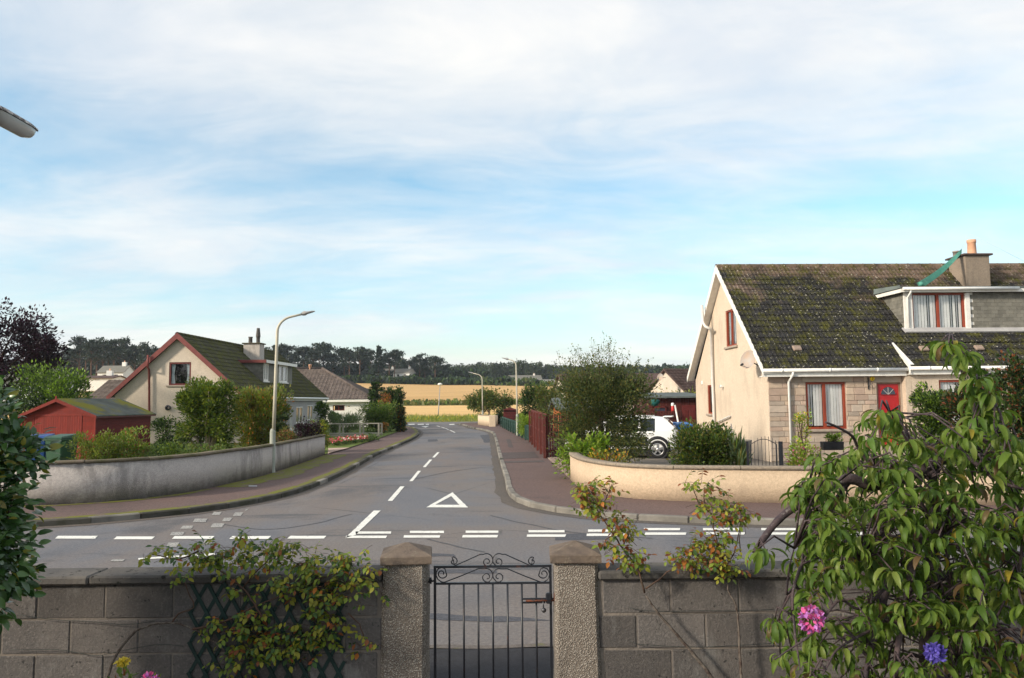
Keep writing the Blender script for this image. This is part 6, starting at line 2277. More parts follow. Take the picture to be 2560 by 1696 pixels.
# (vertices, quads): leaf axis along +y, face up +z, length 1
PROTO['oval'] = (np.array([[0, 0, 0], [0, .5, -.06], [0, 1, 0], [-.28, .48, .05], [.28, .48, .05]]), np.array([[0, 4, 2, 1], [0, 1, 2, 3]]))
PROTO['round'] = (np.array([[0, 0, 0], [0, .5, -.05], [0, 1, -.04], [-.36, .5, .06], [.36, .5, .06]]), np.array([[0, 4, 2, 1], [0, 1, 2, 3]]))
PROTO['card'] = (np.array([[-.32, 0, 0], [.32, 0, 0], [.26, 1, .05], [-.26, 1, -.05]]), np.array([[0, 1, 2, 3]]))
PROTO['blade'] = (np.array([[-.05, 0, 0], [.05, 0, 0], [.045, .55, .03], [-.045, .55, .03], [.006, 1, -.06], [-.006, 1, -.06]]), np.array([[0, 1, 2, 3], [3, 2, 4, 5]]))
PROTO['needle'] = (np.array([[-.11, 0, 0], [.11, 0, 0], [.02, 1, .1], [-.02, 1, .1]]), np.array([[0, 1, 2, 3]]))


def bent_leaf(curl, wide=.20, seg=5, fold=.05):
    vs_, fs = [], []
    y = z = 0.0
    for i in range(seg + 1):
        t_ = i / seg
        w = wide * (math.sin(math.pi * min(1, t_ * 1.0) ** .8) ** .8 if 0 < t_ < 1 else 0.012)
        a = -curl * t_ ** 1.2
        if i:
            y += math.cos(a) / seg
            z += math.sin(a) / seg
        n_ = (-math.sin(a), math.cos(a))
        vs_ += [[-w, y + n_[0] * fold * w / wide, z + n_[1] * fold * w / wide], [0, y, z], [w, y + n_[0] * fold * w / wide, z + n_[1] * fold * w / wide]]
    for i in range(seg):
        k = i * 3
        fs += [[k, k + 1, k + 4, k + 3], [k + 1, k + 2, k + 5, k + 4]]
    return np.array(vs_), np.array(fs)


PROTO['cam'], PROTO['rosel'] = bent_leaf(R(28), .25, 4, .06), bent_leaf(R(22), .30, 3, .06)
PROTO['cherry0'], PROTO['cherry1'], PROTO['cherry2'] = bent_leaf(R(100), .130, 5, .07), bent_leaf(R(135), .120, 5, .07), bent_leaf(R(75), .140, 5, .07)


def unit(a):
    return a / np.maximum(1e-9, np.linalg.norm(a, axis=1, keepdims=True))


def foliage(parent, pos, dirs, nrm, size, mats, wts, proto, n_ind=0, name='foliage', ind='leaf', smooth=False):
    """leaves as real faces: the n_ind nearest as objects, the rest as one part"""
    pos, dirs, nrm, size = map(np.asarray, (pos, dirs, nrm, size))
    y = unit(dirs)
    x = unit(np.cross(y, nrm))
    z = np.cross(x, y)
    N = len(pos)
    mi = nrs.choice(len(mats), N, p=np.array(wts) / sum(wts))
    protos = [proto] if isinstance(proto, str) else list(proto)
    pi = nrs.randint(0, len(protos), N)
    order = np.argsort(np.linalg.norm(pos - np.array(CAM[:]), axis=1) / size)
    cnt = 0
    used = np.zeros(N, bool)
    if n_ind:
        mes = {}
        for i in order:
            if cnt >= n_ind: break
            k = (pi[i], mi[i])
            if k not in mes:
                vv, ff = PROTO[protos[k[0]]]
                b_ = MB()
                b_.add([tuple(q) for q in vv], [tuple(q) for q in ff], 0, smooth)
                mes[k] = b_.mesh(ind, mats[k[1]])
            s = size[i]
            w = Matrix(((x[i][0] * s, y[i][0] * s, z[i][0] * s, pos[i][0]), (x[i][1] * s, y[i][1] * s, z[i][1] * s, pos[i][1]), (x[i][2] * s, y[i][2] * s, z[i][2] * s, pos[i][2]), (0, 0, 0, 1)))
            inst(ind, mes[k], parent, w)
            used[i] = True
            cnt += 1
    if used.all():
        return None
    VV, FF, MI, off = [], [], [], 0
    for p_ in range(len(protos)):
        sel = np.where((~used) & (pi == p_))[0]
        if not len(sel): continue
        vv, ff = PROTO[protos[p_]]
        s = size[sel][:, None, None]
        B = np.stack([x[sel], y[sel], z[sel]], 1)
        W = np.einsum('vk,nkj->nvj', vv, B) * s + pos[sel][:, None, :]
        VV.append(W.reshape(-1, 3))
        FF.append((ff[None] + (np.arange(len(sel)) * len(vv))[:, None, None]).reshape(-1, 4) + off)
        MI.append(np.repeat(mi[sel], len(ff)))
        off += len(sel) * len(vv)
    return tag(np_mesh(name, np.concatenate(VV), np.concatenate(FF), mats, np.concatenate(MI), parent, smooth), kind='stuff')


def rdir(n):
    return unit(nrs.normal(size=(n, 3)))


def crown_points(c, rx, ry, rz_, n, clumps, cr, shell=.55, fill=.25, low=-.6, boxy=1.0):
    """points gathered in clumps over an ellipsoid, plus some inside"""
    d = rdir(clumps * 3)
    d = d[d[:, 2] > low][:clumps]
    rad = shell + (1 - shell) * nrs.rand(len(d), 1) ** .6
    sc_ = np.array([rx, ry, rz_])
    if boxy < 1:
        d = np.sign(d) * np.abs(d) ** boxy
        d[:, :2] /= np.maximum(1, np.linalg.norm(d[:, :2], axis=1, keepdims=True))
    cen = d * rad * sc_
    crs = cr * (.6 + .8 * nrs.rand(len(d)))
    nin = int(n * fill)
    ci = nrs.randint(0, len(d), n - nin)
    dd = rdir(n - nin)
    p1 = cen[ci] + dd * (crs[ci] * nrs.rand(n - nin) ** .45)[:, None]
    o1 = dd * .8 + d[ci] * .5
    dd2 = rdir(nin)
    p2 = dd2 * (nrs.rand(nin, 1) ** .5 * .8) * sc_
    return np.concatenate([p1, p2]) + np.array(c), np.concatenate([o1, dd2]), cen + np.array(c)


M_BARK = plain('bark_brown', (.10, .070, .052), (.055, .042, .035), 14, .95, .8, 40, .1)
M_BARKP = plain('bark_pale', (.34, .27, .20), (.22, .17, .13), 14, .95, .6, 40, .1)
M_BARKPINE = plain('bark_pine', (.15, .085, .055), (.09, .06, .045), 1.5, .95, .6, 12, .1)
LM = lambda n, a, b_, **k: leaf_mat(n, (min(.9, a[0] * 1.75), min(.9, a[1] * 1.7), min(.9, a[2] * 1.25)), (min(.9, b_[0] * 1.75), min(.9, b_[1] * 1.7), min(.9, b_[2] * 1.25)), **k)
L_YG = LM('leaf_yellow_green', (.125, .150, .025), (.085, .115, .022))
L_MG = LM('leaf_mid_green', (.052, .090, .020), (.075, .115, .026))
L_DG = LM('leaf_dark_green', (.022, .045, .015), (.036, .062, .020))
L_VD = leaf_mat('leaf_very_dark', (.012, .026, .012), (.020, .036, .016), trans=.2)
L_OL = LM('leaf_olive', (.105, .095, .030), (.075, .075, .026))
L_OR = LM('leaf_orange', (.34, .13, .02), (.26, .09, .02))
L_YE = LM('leaf_yellow', (.36, .27, .03), (.27, .21, .03))
L_RB = LM('leaf_russet', (.17, .055, .03), (.12, .045, .028))
L_PU = leaf_mat('leaf_plum', (.030, .014, .022), (.018, .010, .016), trans=.25)
L_PB = leaf_mat('leaf_purple', (.050, .013, .035), (.032, .010, .024), trans=.25)
L_BG = LM('leaf_blue_green', (.055, .085, .055), (.075, .105, .070))
L_BR = LM('leaf_bright', (.11, .19, .022), (.15, .23, .03))
L_GG = LM('leaf_grey_green', (.050, .065, .030), (.072, .085, .040))
L_PINE = leaf_mat('pine_needle', (.014, .027, .017), (.022, .038, .022), trans=.15)
L_PINE2 = leaf_mat('pine_needle_pale', (.028, .042, .022), (.038, .052, .026), trans=.15)  # lighter needle tone, mixed into the crowns at random
L_BRD = leaf_mat('far_broadleaf', (.030, .042, .018), (.048, .056, .022), trans=.2)
P_PINK = leaf_mat('petal_pink', (.55, .07, .25), (.65, .16, .36), trans=.3)
P_RED = leaf_mat('petal_red', (.50, .03, .06), (.42, .02, .08), trans=.3)
P_WHITE = leaf_mat('petal_white', (.75, .72, .66), (.70, .66, .60), trans=.3)
P_LILAC = leaf_mat('petal_lilac', (.44, .14, .50), (.56, .26, .58), trans=.3)
P_BLUE = leaf_mat('petal_blue', (.10, .08, .42), (.16, .12, .50), trans=.3)
P_YEL = leaf_mat('petal_yellow', (.62, .48, .05), (.56, .44, .06), trans=.3)


def bush(name, label, cat, c, rx, ry, h, n, ls, mats, wts, proto='oval', clumps=34, cr=None, stems=7, z_low=.0, group=None, fill=.3, bark=None, upright=.3, sway=.35, n_ind=0):
    root = thing(name, label, cat, (c[0], c[1], c[2]), group)
    cz_ = c[2] + z_low + (h - z_low) * .5
    rzz = (h - z_low) * .5
    cr = cr or .33 * min(rx, rzz * 1.2)
    p, o, cen = crown_points((c[0], c[1], cz_), max(.05, rx - cr * .25), max(.05, ry - cr * .25), max(.05, rzz - cr * .45), n, clumps, cr, shell=.66, fill=fill, low=-.97, boxy=.62)
    o = o + np.array([0, 0, upright])
    nr = nrs.normal(size=(n, 3)) * sway + np.array([0, -.15, 1.0])
    p[:, 2] = np.maximum(p[:, 2], c[2] + .02)
    foliage(root, p, o + nrs.normal(size=(n, 3)) * .4, nr, ls * (.7 + .6 * nrs.rand(n)), mats, wts, proto, n_ind)
    b = MB()
    for k in range(stems):
        e = cen[nrs.randint(len(cen))]
        s = V(c[0] + rnd.uniform(-.12, .12) * rx, c[1] + rnd.uniform(-.1, .1) * ry, c[2] - .05)
        e = V(*e)
        m_ = s.lerp(e, .5) + V(rnd.uniform(-.15, .15) * rx, rnd.uniform(-.1, .1), .12 * h)
        r0 = .012 + .012 * h
        b.tube([s, s.lerp(m_, .5) + V(0, 0, .03 * h), m_, e], [r0, r0 * .8, r0 * .6, r0 * .25], 5)
    if stems:
        b.build('stems', bark or M_BARK, root)
    return root


def pbush(name, label, n, x0, x1, yt, Y, z0, N, ls, mats, wts, cat='bush', dy=None, **k):
    a, c_ = P(n, x0, yt, Y), P(n, x1, yt, Y)
    rx = (c_.x - a.x) / 2
    return bush(name, label, cat, ((a.x + c_.x) / 2, Y, z0), rx, dy or rx * .85, (a.z + c_.z) / 2 - z0, N, ls, mats, wts, **k)


# --- left garden
pbush('garden_shrub', 'large glossy yellow green shrub in front of the cream gable', 1, 1345, 1740, 600, 27.5, .14, 12000, .115, [L_YG, L_MG, L_DG], [.42, .40, .18], clumps=60, z_low=.5, bark=M_BARKP, stems=16, fill=.28)
pbush('broom_shrub', 'feathery olive broom shrub behind the left street lamp', 2, 420, 960, 705, 30.0, .14, 15000, .125, [L_OL, L_YG, L_MG, L_OR], [.46, .28, .22, .04], proto=('needle', 'oval'), clumps=60, upright=.9, fill=.3)
pbush('low_bush', 'dark bush at the foot of the broom by the lamp', 2, 800, 950, 990, 28.0, .14, 2200, .09, [L_DG, L_VD, L_GG], [.5, .3, .2])
pbush('round_bush', 'dark green round bush left of the glossy shrub', 1, 1135, 1345, 850, 29.0, .14, 3000, .09, [L_DG, L_VD, L_MG], [.5, .2, .3], clumps=36)
pbush('low_bush', 'yellow green low bush beside the green bin', 1, 560, 900, 975, 21.6, .2, 4200, .07, [L_YG, L_OL, L_MG], [.55, .2, .25], clumps=46, upright=.7)
pbush('low_bush', 'loose green bush with tall shoots in front of the shed side', 1, 820, 1130, 955, 22.4, .2, 3600, .07, [L_MG, L_YG, L_RB], [.5, .42, .08], clumps=40, upright=.8)
pbush('ground_cover', 'low leafy plants along the top of the left wall', 1, 1080, 1400, 1040, 22.6, .2, 3000, .06, [L_MG, L_YG, L_DG], [.5, .25, .25], clumps=40)
pbush('ground_cover', 'trailing plants on the wall under the glossy shrub', 1, 1300, 1660, 1070, 24.0, .3, 2600, .06, [L_MG, L_OL, L_DG], [.45, .25, .3], clumps=40, dy=.5)
pbush('heather_bush', 'brownish low heather behind the wall right of the lamp', 2, 800, 1020, 1140, 27.5, .2, 2200, .06, [L_OL, L_RB, L_DG], [.45, .25, .3], clumps=30, upright=.7)
pbush('purple_bush', 'dark purple heather bush at the end of the left wall', 2, 1005, 1265, 1055, 33.2, .14, 3200, .08, [L_PB, L_PU, L_DG], [.6, .25, .15], clumps=36, upright=.7)
pbush('golden_bush', 'golden green round bush beside the purple heather', 2, 1165, 1352, 1045, 34.2, .14, 3000, .08, [L_YG, L_YE, L_MG], [.65, .12, .23], clumps=36)
pbush('wall_shrub', 'green shrub at the corner of the left house', 2, 1205, 1345, 880, 50.0, .14, 2200, .13, [L_MG, L_DG], [.45, .55])
pbush('blue_grass', 'blue green lavender clump behind the rail fence', 2, 1335, 1660, 1000, 52.5, .14, 4200, .17, [L_BG, L_GG, L_MG], [.6, .25, .15], proto=('needle', 'blade'), upright=1.6, clumps=50, dy=1.2)
pbush('rose_bush', 'pale flowered rose bush left of the lavender', 2, 1335, 1440, 965, 55.0, .14, 1600, .12, [L_MG, L_DG, P_WHITE], [.5, .35, .15])
pbush('clipped_hedge', 'large rounded green hedge by the street bend', 2, 1650, 2010, 898, 56.5, .14, 7000, .13, [L_MG, L_DG, L_YG], [.55, .25, .2], clumps=110, cr=.55, fill=.35)
pbush('dark_tree', 'dark bushy tree rising behind the rounded hedge', 2, 1722, 1885, 675, 66.0, .14, 3600, .20, [L_DG, L_VD], [.6, .4], cat='tree', clumps=44)
pbush('dark_tree', 'dark green rounded tree at the street bend', 2, 1865, 2082, 735, 62.5, .14, 4800, .17, [L_DG, L_VD, L_MG], [.5, .3, .2], cat='tree', clumps=54)
pbush('russet_bush', 'russet autumn bush between the hedge and dark tree', 2, 1840, 1960, 785, 60.5, .9, 900, .14, [L_RB, L_OR, L_OL], [.4, .3, .3], clumps=18)
pbush('corner_shrub', 'dark shrub with ochre leaves at the pavement corner', 2, 1985, 2098, 925, 57.0, .12, 3200, .13, [L_DG, L_VD, L_OL, L_OR], [.5, .25, .17, .08], clumps=36)
pbush('ochre_plant', 'small ochre plant in front of the rounded hedge', 2, 1850, 1920, 1080, 54.0, .12, 500, .10, [L_OR, L_OL], [.5, .5], clumps=12)

# flower bed by the left drive
P_BED1, P_BED2 = LM('bed_pink', (.34, .06, .13), (.40, .12, .20), trans=.3), LM('bed_red', (.28, .02, .04), (.22, .02, .05), trans=.3)
fb = thing('flower_bed', 'bed of pink and red bedding flowers by the left drive', 'flower bed', G(2, 1480, 1300, .14))
a, c_, e_ = G(2, 1330, 1312, .14), G(2, 1790, 1250, .14), G(2, 1560, 1325, .14)
N = 2600
u_, v_ = nrs.rand(N), nrs.rand(N)
A3, C3 = np.array(a[:]), np.array(c_[:])
pp = A3 + (C3 - A3) * u_[:, None] + np.array([.55, -1.2, 0]) * (v_[:, None] - .2) + np.array([0, 0, 1]) * (.04 + .30 * nrs.rand(N))[:, None] * (.5 + .5 * np.sin(u_ * 37))[:, None] ** .5
m_ = (pp[:, 2] > .30) & (u_ < .72)
foliage(fb, pp[~m_], rdir((~m_).sum()) + [0, 0, .8], rdir((~m_).sum()) + [0, 0, 1], .10 * np.ones((~m_).sum()), [L_MG, L_DG, L_BG], [.5, .25, .25], 'oval', name='bedding_leaves')
foliage(fb, pp[m_], rdir(m_.sum()) + [0, -.4, .6], rdir(m_.sum()) + [0, -.5, 1], .10 * np.ones(m_.sum()), [P_BED1, P_BED2, P_WHITE, L_MG], [.33, .30, .10, .27], 'round', name='blooms')

# --- trees at left
def tree(name, label, base, H, crown_z, rx, ry, rz_, tr, n, ls, mats, wts, proto='oval', clumps=40, cr=None, cat='tree', group=None, limbs=9, bark=None, n_ind=0, fill=.2, lean=(0, 0)):
    root = thing(name, label, cat, base, group)
    c = V(base[0] + lean[0], base[1] + lean[1], base[2] + crown_z)
    cr = cr or .36 * min(rx, rz_)
    p, o, cen = crown_points(c, rx - cr * .3, ry - cr * .3, rz_ - cr * .4, n, clumps, cr, fill=fill, low=-.75)
    foliage(root, p, o + nrs.normal(size=(n, 3)) * .5, nrs.normal(size=(n, 3)) * .5 + [0, -.1, 1], ls * (.7 + .6 * nrs.rand(n)), mats, wts, proto, n_ind, name='crown')
    b = MB()
    B = V(*base)
    top = c + V(0, 0, -rz_ * .1)
    b.tube([B + V(0, 0, -.1), B.lerp(top, .35) + V(rnd.uniform(-.05, .05), 0, 0), B.lerp(top, .7), top], [tr * 1.25, tr, tr * .7, tr * .4], 8)
    for k in range(limbs):
        e = V(*cen[nrs.randint(len(cen))])
        s = B.lerp(top, rnd.uniform(.45, .98))
        b.tube([s, s.lerp(e, .5) + V(0, 0, .06 * rz_), e], [tr * .45, tr * .28, tr * .08], 5)
    b.build('trunk', bark or M_BARK, root)
    return root


q = P(1, 40, 400, 37.0)
tree('plum_tree', 'dark purple leaved plum tree at the left edge', (q.x - .35, 37.0, .14), 6, P(1, 40, 400, 37).z - .3, 2.9, 2.3, 2.75, .14, 12000, .17, [L_PU, L_PB], [.75, .25], clumps=80, cr=.62, limbs=22, fill=.15)
q = P(1, 330, 330, 30.0)
tree('plum_tree', 'smaller purple leaved branch crown right of the plum tree', (P(1, 330, 400, 36.0).x, 36.0, .14), 5, P(1, 330, 410, 36).z - .14, 1.0, .9, .8, .06, 1500, .15, [L_PU, L_PB], [.75, .25], clumps=26, cr=.32, limbs=10, fill=.1)
pbush('leafy_tree', 'bright green leafy tree behind the red shed', 1, 150, 670, 490, 35.0, .14, 11000, .13, [L_MG, L_BR, L_DG], [.5, .22, .28], cat='tree', clumps=70, upright=.9, stems=10)
pbush('dark_bush', 'dark bush between the shed and the plum tree', 1, -60, 330, 640, 33.5, .14, 3800, .13, [L_DG, L_VD, L_MG], [.5, .3, .2], clumps=44)

# --- right garden
bx = P(4, 405, 900, 24.5)
sr = thing('birch_shrub', 'tall feathery grey green shrub behind the peach wall', 'shrub', (bx.x, 24.5, .13))
cz0 = P(4, 400, 430, 24.5).z
p, o, cen = crown_points((bx.x, 24.5, .13 + (cz0 - .13) * .54), 1.50, 1.2, (cz0 - .13) * .48, 34000, 130, .42, fill=.30, low=-.9, boxy=.7)
foliage(sr, p, o + [0, 0, .5], nrs.normal(size=(len(p), 3)) * .8 + [0, -.2, .6], .072 * (.7 + .6 * nrs.rand(len(p))), [L_GG, L_DG, L_OL, L_VD], [.56, .20, .17, .07], 'oval')
tw = MB()
tp, td = [], []
for k in range(105):
    a = rnd.uniform(0, 6.28)
    r0 = rnd.random() ** .5
    s = V(bx.x + math.cos(a) * r0 * 1.1 + .0, 24.5 + math.sin(a) * r0 * .8, cz0 - rnd.uniform(.35, .9))
    ht = rnd.uniform(.6, 1.15) + (1.0 - r0) * .75
    if s.x > bx.x + .35: ht *= .82
    e = s + V(math.cos(a) * r0 * .42 + rnd.uniform(-.1, .1), math.sin(a) * .2, ht)
    m2 = s.lerp(e, .55) + V(rnd.uniform(-.06, .06), 0, .04)
    tw.tube([s, m2, e], [.008, .005, .002], 4)
    for j in range(34):
        f = rnd.random() ** .7
        pt_ = (s.lerp(m2, f / .55) if f < .55 else m2.lerp(e, (f - .55) / .45)) + V(rnd.gauss(0, .055), rnd.gauss(0, .055), rnd.gauss(0, .03))
        tp.append(pt_[:])
for k in range(8):
    s = V(bx.x + rnd.uniform(-.2, .2), 24.5 + rnd.uniform(-.2, .2), .1)
    e = V(bx.x + rnd.uniform(-.9, .9), 24.5 + rnd.uniform(-.6, .6), cz0 - .2)
    tw.tube([s, s.lerp(e, .5) + V(0, 0, .2), e], [.04, .03, .008], 5)
tw.build('stems', M_BARK, sr)
tp = np.array(tp)
foliage(sr, tp, rdir(len(tp)) + [0, 0, .4], nrs.normal(size=(len(tp), 3)), .058 * (.7 + .6 * nrs.rand(len(tp))), [L_GG, L_DG, L_OL], [.5, .35, .15], 'oval', name='wispy_leaves')

pbush('leafy_plant', 'bright green broad leaved plant at the peach wall end', 4, 40, 470, 925, 21.6, .13, 1500, .13, [L_BR, L_YG, L_MG], [.5, .3, .2], clumps=30, cat='plant', n_ind=0, dy=.6)
pbush('orange_plant', 'orange tinted low plant on the peach wall', 4, 285, 640, 1065, 18.9, .4, 900, .075, [L_OR, L_YE, L_OL, L_YG], [.18, .17, .4, .25], clumps=26, cat='plant', dy=.3)
pbush('mounded_bush', 'dark mounded bush with golden tips behind the peach wall', 4, 975, 1470, 860, 20.3, .15, 9500, .085, [L_DG, L_MG, L_OL, L_YG], [.42, .25, .18, .15], clumps=64, upright=.5)
pbush('iris_clump', 'strappy iris clump beside the bow topped gate', 4, 1425, 1600, 960, 20.0, .15, 240, .42, [L_BG, L_MG, L_OL], [.5, .3, .2], proto='blade', clumps=9, cr=.12, upright=3.0, stems=0, cat='plant', z_low=0, dy=.2)
pbush('yellow_hedge', 'yellow green hedge top behind the brown garage', 4, 700, 1250, 570, 44.5, .1, 5000, .12, [L_YG, L_OL, L_MG], [.5, .3, .2], clumps=60, upright=.6, dy=.8)
pbush('climbing_plant', 'tall light green climber beside the white downpipe', 5, 745, 850, 1155, 23.8, .3, 750, .075, [L_YG, L_BR, L_YE], [.5, .35, .15], clumps=26, cr=.12, cat='plant', dy=.25)
pbush('flowering_plant', 'leafy plants with pink blooms at the foot of the downpipe', 5, 690, 905, 1370, 20.8, .2, 1300, .08, [L_YG, L_BR, L_OL, P_PINK], [.45, .33, .15, .07], clumps=30, cat='plant', dy=.3)
pbush('trough_plant', 'green plant growing in the black trough planter', 5, 945, 1050, 1318, 24.6, P(5, 990, 1372, 24.6).z, 420, .08, [L_MG, L_BR], [.6, .4], clumps=16, cat='plant', dy=.12)
pbush('evergreen_shrub', 'glossy green shrub right of the red door', 5, 1520, 1765, 1010, 22.5, .2, 9000, .095, [L_MG, L_DG, L_BR, L_VD], [.42, .3, .13, .15], clumps=54)
pbush('cotoneaster', 'dark cotoneaster with russet leaves by the right window', 5, 1730, 2080, 990, 20.5, .2, 8000, .095, [L_DG, L_VD, L_RB, L_GG], [.4, .25, .2, .15], clumps=56)
pbush('cotoneaster', 'large dark cotoneaster at the right edge behind the tree', 5, 2020, 2420, 790, 18.5, .2, 14000, .09, [L_DG, L_VD, L_RB, L_GG], [.42, .28, .16, .14], clumps=80)
# --- beyond the right fence
pbush('laurel', 'dark laurel behind the green fence', 3, 1322, 1640, 640, 55.0, .1, 7000, .16, [L_DG, L_MG, L_VD], [.5, .25, .25], clumps=60, cat='tree')
pbush('bright_hedge', 'bright green clipped hedge over the green fence', 3, 1322, 1470, 932, 44.5, .1, 3800, .09, [L_BR, L_YG], [.7, .3], clumps=60, cr=.3, dy=1.2, z_low=.3)
pbush('dark_bush', 'small dark bush by the far slatted shed', 3, 1100, 1178, 880, 73.0, .1, 1300, .14, [L_DG, L_VD], [.6, .4], clumps=20)
pbush('olive_tree', 'olive green tree between laurel and feathery shrub', 3, 1480, 1760, 600, 47.0, .1, 5200, .13, [L_OL, L_GG, L_MG], [.4, .35, .25], clumps=54, cat='tree')
tq = P(3, 1030, 830, 78)
tree('standard_tree', 'small round headed tree with forked stems by the beige wall', (tq.x, 78, .1), 4, P(3, 1030, 795, 78).z - .1, 2.35, 1.8, 1.25, .09, 6000, .21, [L_MG, L_OL, L_DG], [.4, .35, .25], clumps=40, cr=.6, limbs=8, bark=M_BARKP)

# --- far verge, hedges
def scatter_strip(name, label, x0, x1, y0, y1, n, hmin, hmax, ls, mats, wts, proto, zfn, cat='grass'):
    root_m = []
    x = x0 + (x1 - x0) * nrs.rand(n)
    y = y0 + (y1 - y0) * nrs.rand(n)
    lump = np.array([.5 + .5 * mnoise.noise(V(a * .25, b_ * .12, 3)) for a, b_ in zip(x, y)])
    h = (hmin + (hmax - hmin) * lump) * nrs.rand(n)
    z = np.array([zfn(a, b_) for a, b_ in zip(x, y)]) + h
    o = foliage(None, np.stack([x, y, z], 1), rdir(n) * .6 + [0, 0, .9], rdir(n) + [0, -.6, .3], ls * (.6 + .8 * nrs.rand(n)), mats, wts, proto, name=name)
    return tag(o, label, cat, kind='stuff')


scatter_strip('verge_grass', 'tall rough grass and weeds beyond the far road', -60, 60, 89, 104, 26000, .02, .55, .42, [L_YG, L_MG, L_OL, L_YE], [.4, .3, .22, .08], 'blade', zt)
scatter_strip('field_hedge', 'low scrubby hedge strip between the stubble fields', -120, 120, 151, 158, 9000, .1, .75, .6, [L_OL, L_MG, L_GG, L_YG], [.4, .25, .2, .15], 'card', zt, 'hedge')
scatter_strip('wood_edge_scrub', 'dark gorse scrub along the edge of the wood', -115, 0, 296, 306, 9000, .2, 3.4, 1.2, [L_VD, L_DG, L_PINE], [.45, .3, .25], 'card', zt, 'scrub')
x = np.linspace(0, 1, 3400)
hx_ = -14 + 78 * x
hy_ = 300 - 66 * x + nrs.normal(size=3400) * 2.5
hz_ = np.array([zt(a, b_) for a, b_ in zip(hx_, hy_)]) + 2.4 * nrs.rand(3400) * (.55 + .45 * np.sin(x * 31))
tag(foliage(None, np.stack([hx_ + nrs.normal(size=3400) * 1.0, hy_, hz_], 1), rdir(3400) + [0, 0, .5], rdir(3400) + [0, -.5, .5], 1.1 * (.6 + .8 * nrs.rand(3400)), [L_DG, L_GG, L_VD, L_MG], [.35, .25, .25, .15], 'card', name='slanting_hedge'), 'dark hedge slanting down between the upper fields', 'hedge', kind='stuff')


# --- pines and far wood: a few kinds built once, then copied tree by tree
def pine(name, H, spread, top_frac, n, seed, clumps=16):
    r0 = np.random.RandomState(seed)
    root = thing(name, 'x', 'tree', (0, 0, 0))
    b = MB()
    bend = r0.uniform(-.6, .6)
    top = V(bend, 0, H * .93)
    b.tube([V(0, 0, -.5), V(bend * .1, 0, H * .35), V(bend * .5, 0, H * .65), top], [.30, .24, .18, .08], 6)
    pos, o = [], []
    for k in range(clumps):
        f = r0.rand()
        z = H * (1 - top_frac + top_frac * f)
        rr = spread * (1.05 - .62 * f ** 1.5) * r0.uniform(.25, 1)
        a = r0.uniform(0, 6.28)
        c = V(bend * z / H + rr * math.cos(a), rr * math.sin(a), z)
        b.tube([V(bend * (z - 1.2) / H, 0, z - rr * .5 - .6), c.lerp(V(0, 0, z - .8), .35), c], [.09, .06, .02], 4)
        m = n // clumps
        q = r0.normal(size=(m, 3))
        q = q / np.linalg.norm(q, axis=1, keepdims=True) * (r0.rand(m, 1) ** .4) * np.array([1.55, 1.55, .72]) * r0.uniform(.7, 1.25)
        pos.append(q + np.array(c[:]))
        o.append(q)
    b.build('trunk', M_BARKPINE, root)
    pos, o = np.concatenate(pos), np.concatenate(o)
    foliage(root, pos, o + r0.normal(size=o.shape) * .4 + [0, 0, .5], r0.normal(size=o.shape) + [0, -.3, 1], .62 * (.6 + .8 * r0.rand(len(o))), [L_PINE, L_PINE2, L_VD], [.6, .2, .2], ('needle', 'card'), name='crown')
    return root


def broad(name, H, n, seed, conical=False):
    r0 = np.random.RandomState(seed)
    root = thing(name, 'x', 'tree', (0, 0, 0))
    b = MB()
    b.tube([V(0, 0, -.5), V(.1, 0, H * .4), V(0, 0, H * .8)], [.28, .2, .08], 6)
    b.build('trunk', M_BARK, root)
    if conical:
        z = H * (.08 + .92 * r0.rand(n))
        rr = (1 - z / H) * H * .20 * (.35 + .65 * r0.rand(n) ** .5) * (.75 + .25 * np.sin(z * 4))
        a = r0.uniform(0, 6.28, n)
        pos = np.stack([rr * np.cos(a), rr * np.sin(a), z], 1)
        o = np.stack([np.cos(a), np.sin(a), -.2 * np.ones(n)], 1)
        mats, w = [L_PINE, L_VD], [.6, .4]
    else:
        pos, o, _ = crown_points((0, 0, H * .58), H * .36, H * .36, H * .38, n, 34, H * .13, fill=.2, low=-.9)
        mats, w = [L_BRD, L_DG, L_VD], [.55, .25, .2]
    foliage(root, pos, o + r0.normal(size=o.shape) * .4, r0.normal(size=o.shape) + [0, -.3, 1], .75 * (.6 + .8 * r0.rand(n)), mats, w, 'card', name='crown')
    return root


kinds = [pine('pine_tree', 14, 2.9, .50, 1100, 1, 18), pine('pine_tree', 14, 3.4, .40, 1000, 2, 18), pine('pine_tree', 14, 2.4, .64, 1200, 3, 20), pine('pine_tree', 14, 3.1, .44, 1100, 5, 18), broad('broadleaf_tree', 14, 900, 7), broad('spruce_tree', 14, 700, 9, True)]
first = [True] * len(kinds)


def plant(kind, xd, ytop, Y, label, group, dx=0, deep=0):
    px, py = xd * 1.0816, ytop * 1.0816
    tpnt = P(9, px, py, Y)
    gz = zt(tpnt.x, Y) - deep
    H = tpnt.z - gz
    s = H / 14
    sx = min(1.25, max(.75, s)) * rnd.uniform(.85, 1.15)
    w = Matrix.Translation(V(tpnt.x, Y, gz)) @ Matrix.Rotation(rnd.uniform(0, 6.28), 4, 'Z') @ Matrix.Diagonal((sx, sx, s, 1))
    k = kinds[kind]
    if first[kind]:
        first[kind] = False
        rel_ = w @ WM[k].inverted()
        for o in list(k.children_recursive) + [k]:
            WM[o] = rel_ @ WM[o]
        k.matrix_basis = w
        t_ = k
    else:
        t_ = copy_tree(k, w)
    tag(t_, label, 'tree', group)
    return t_


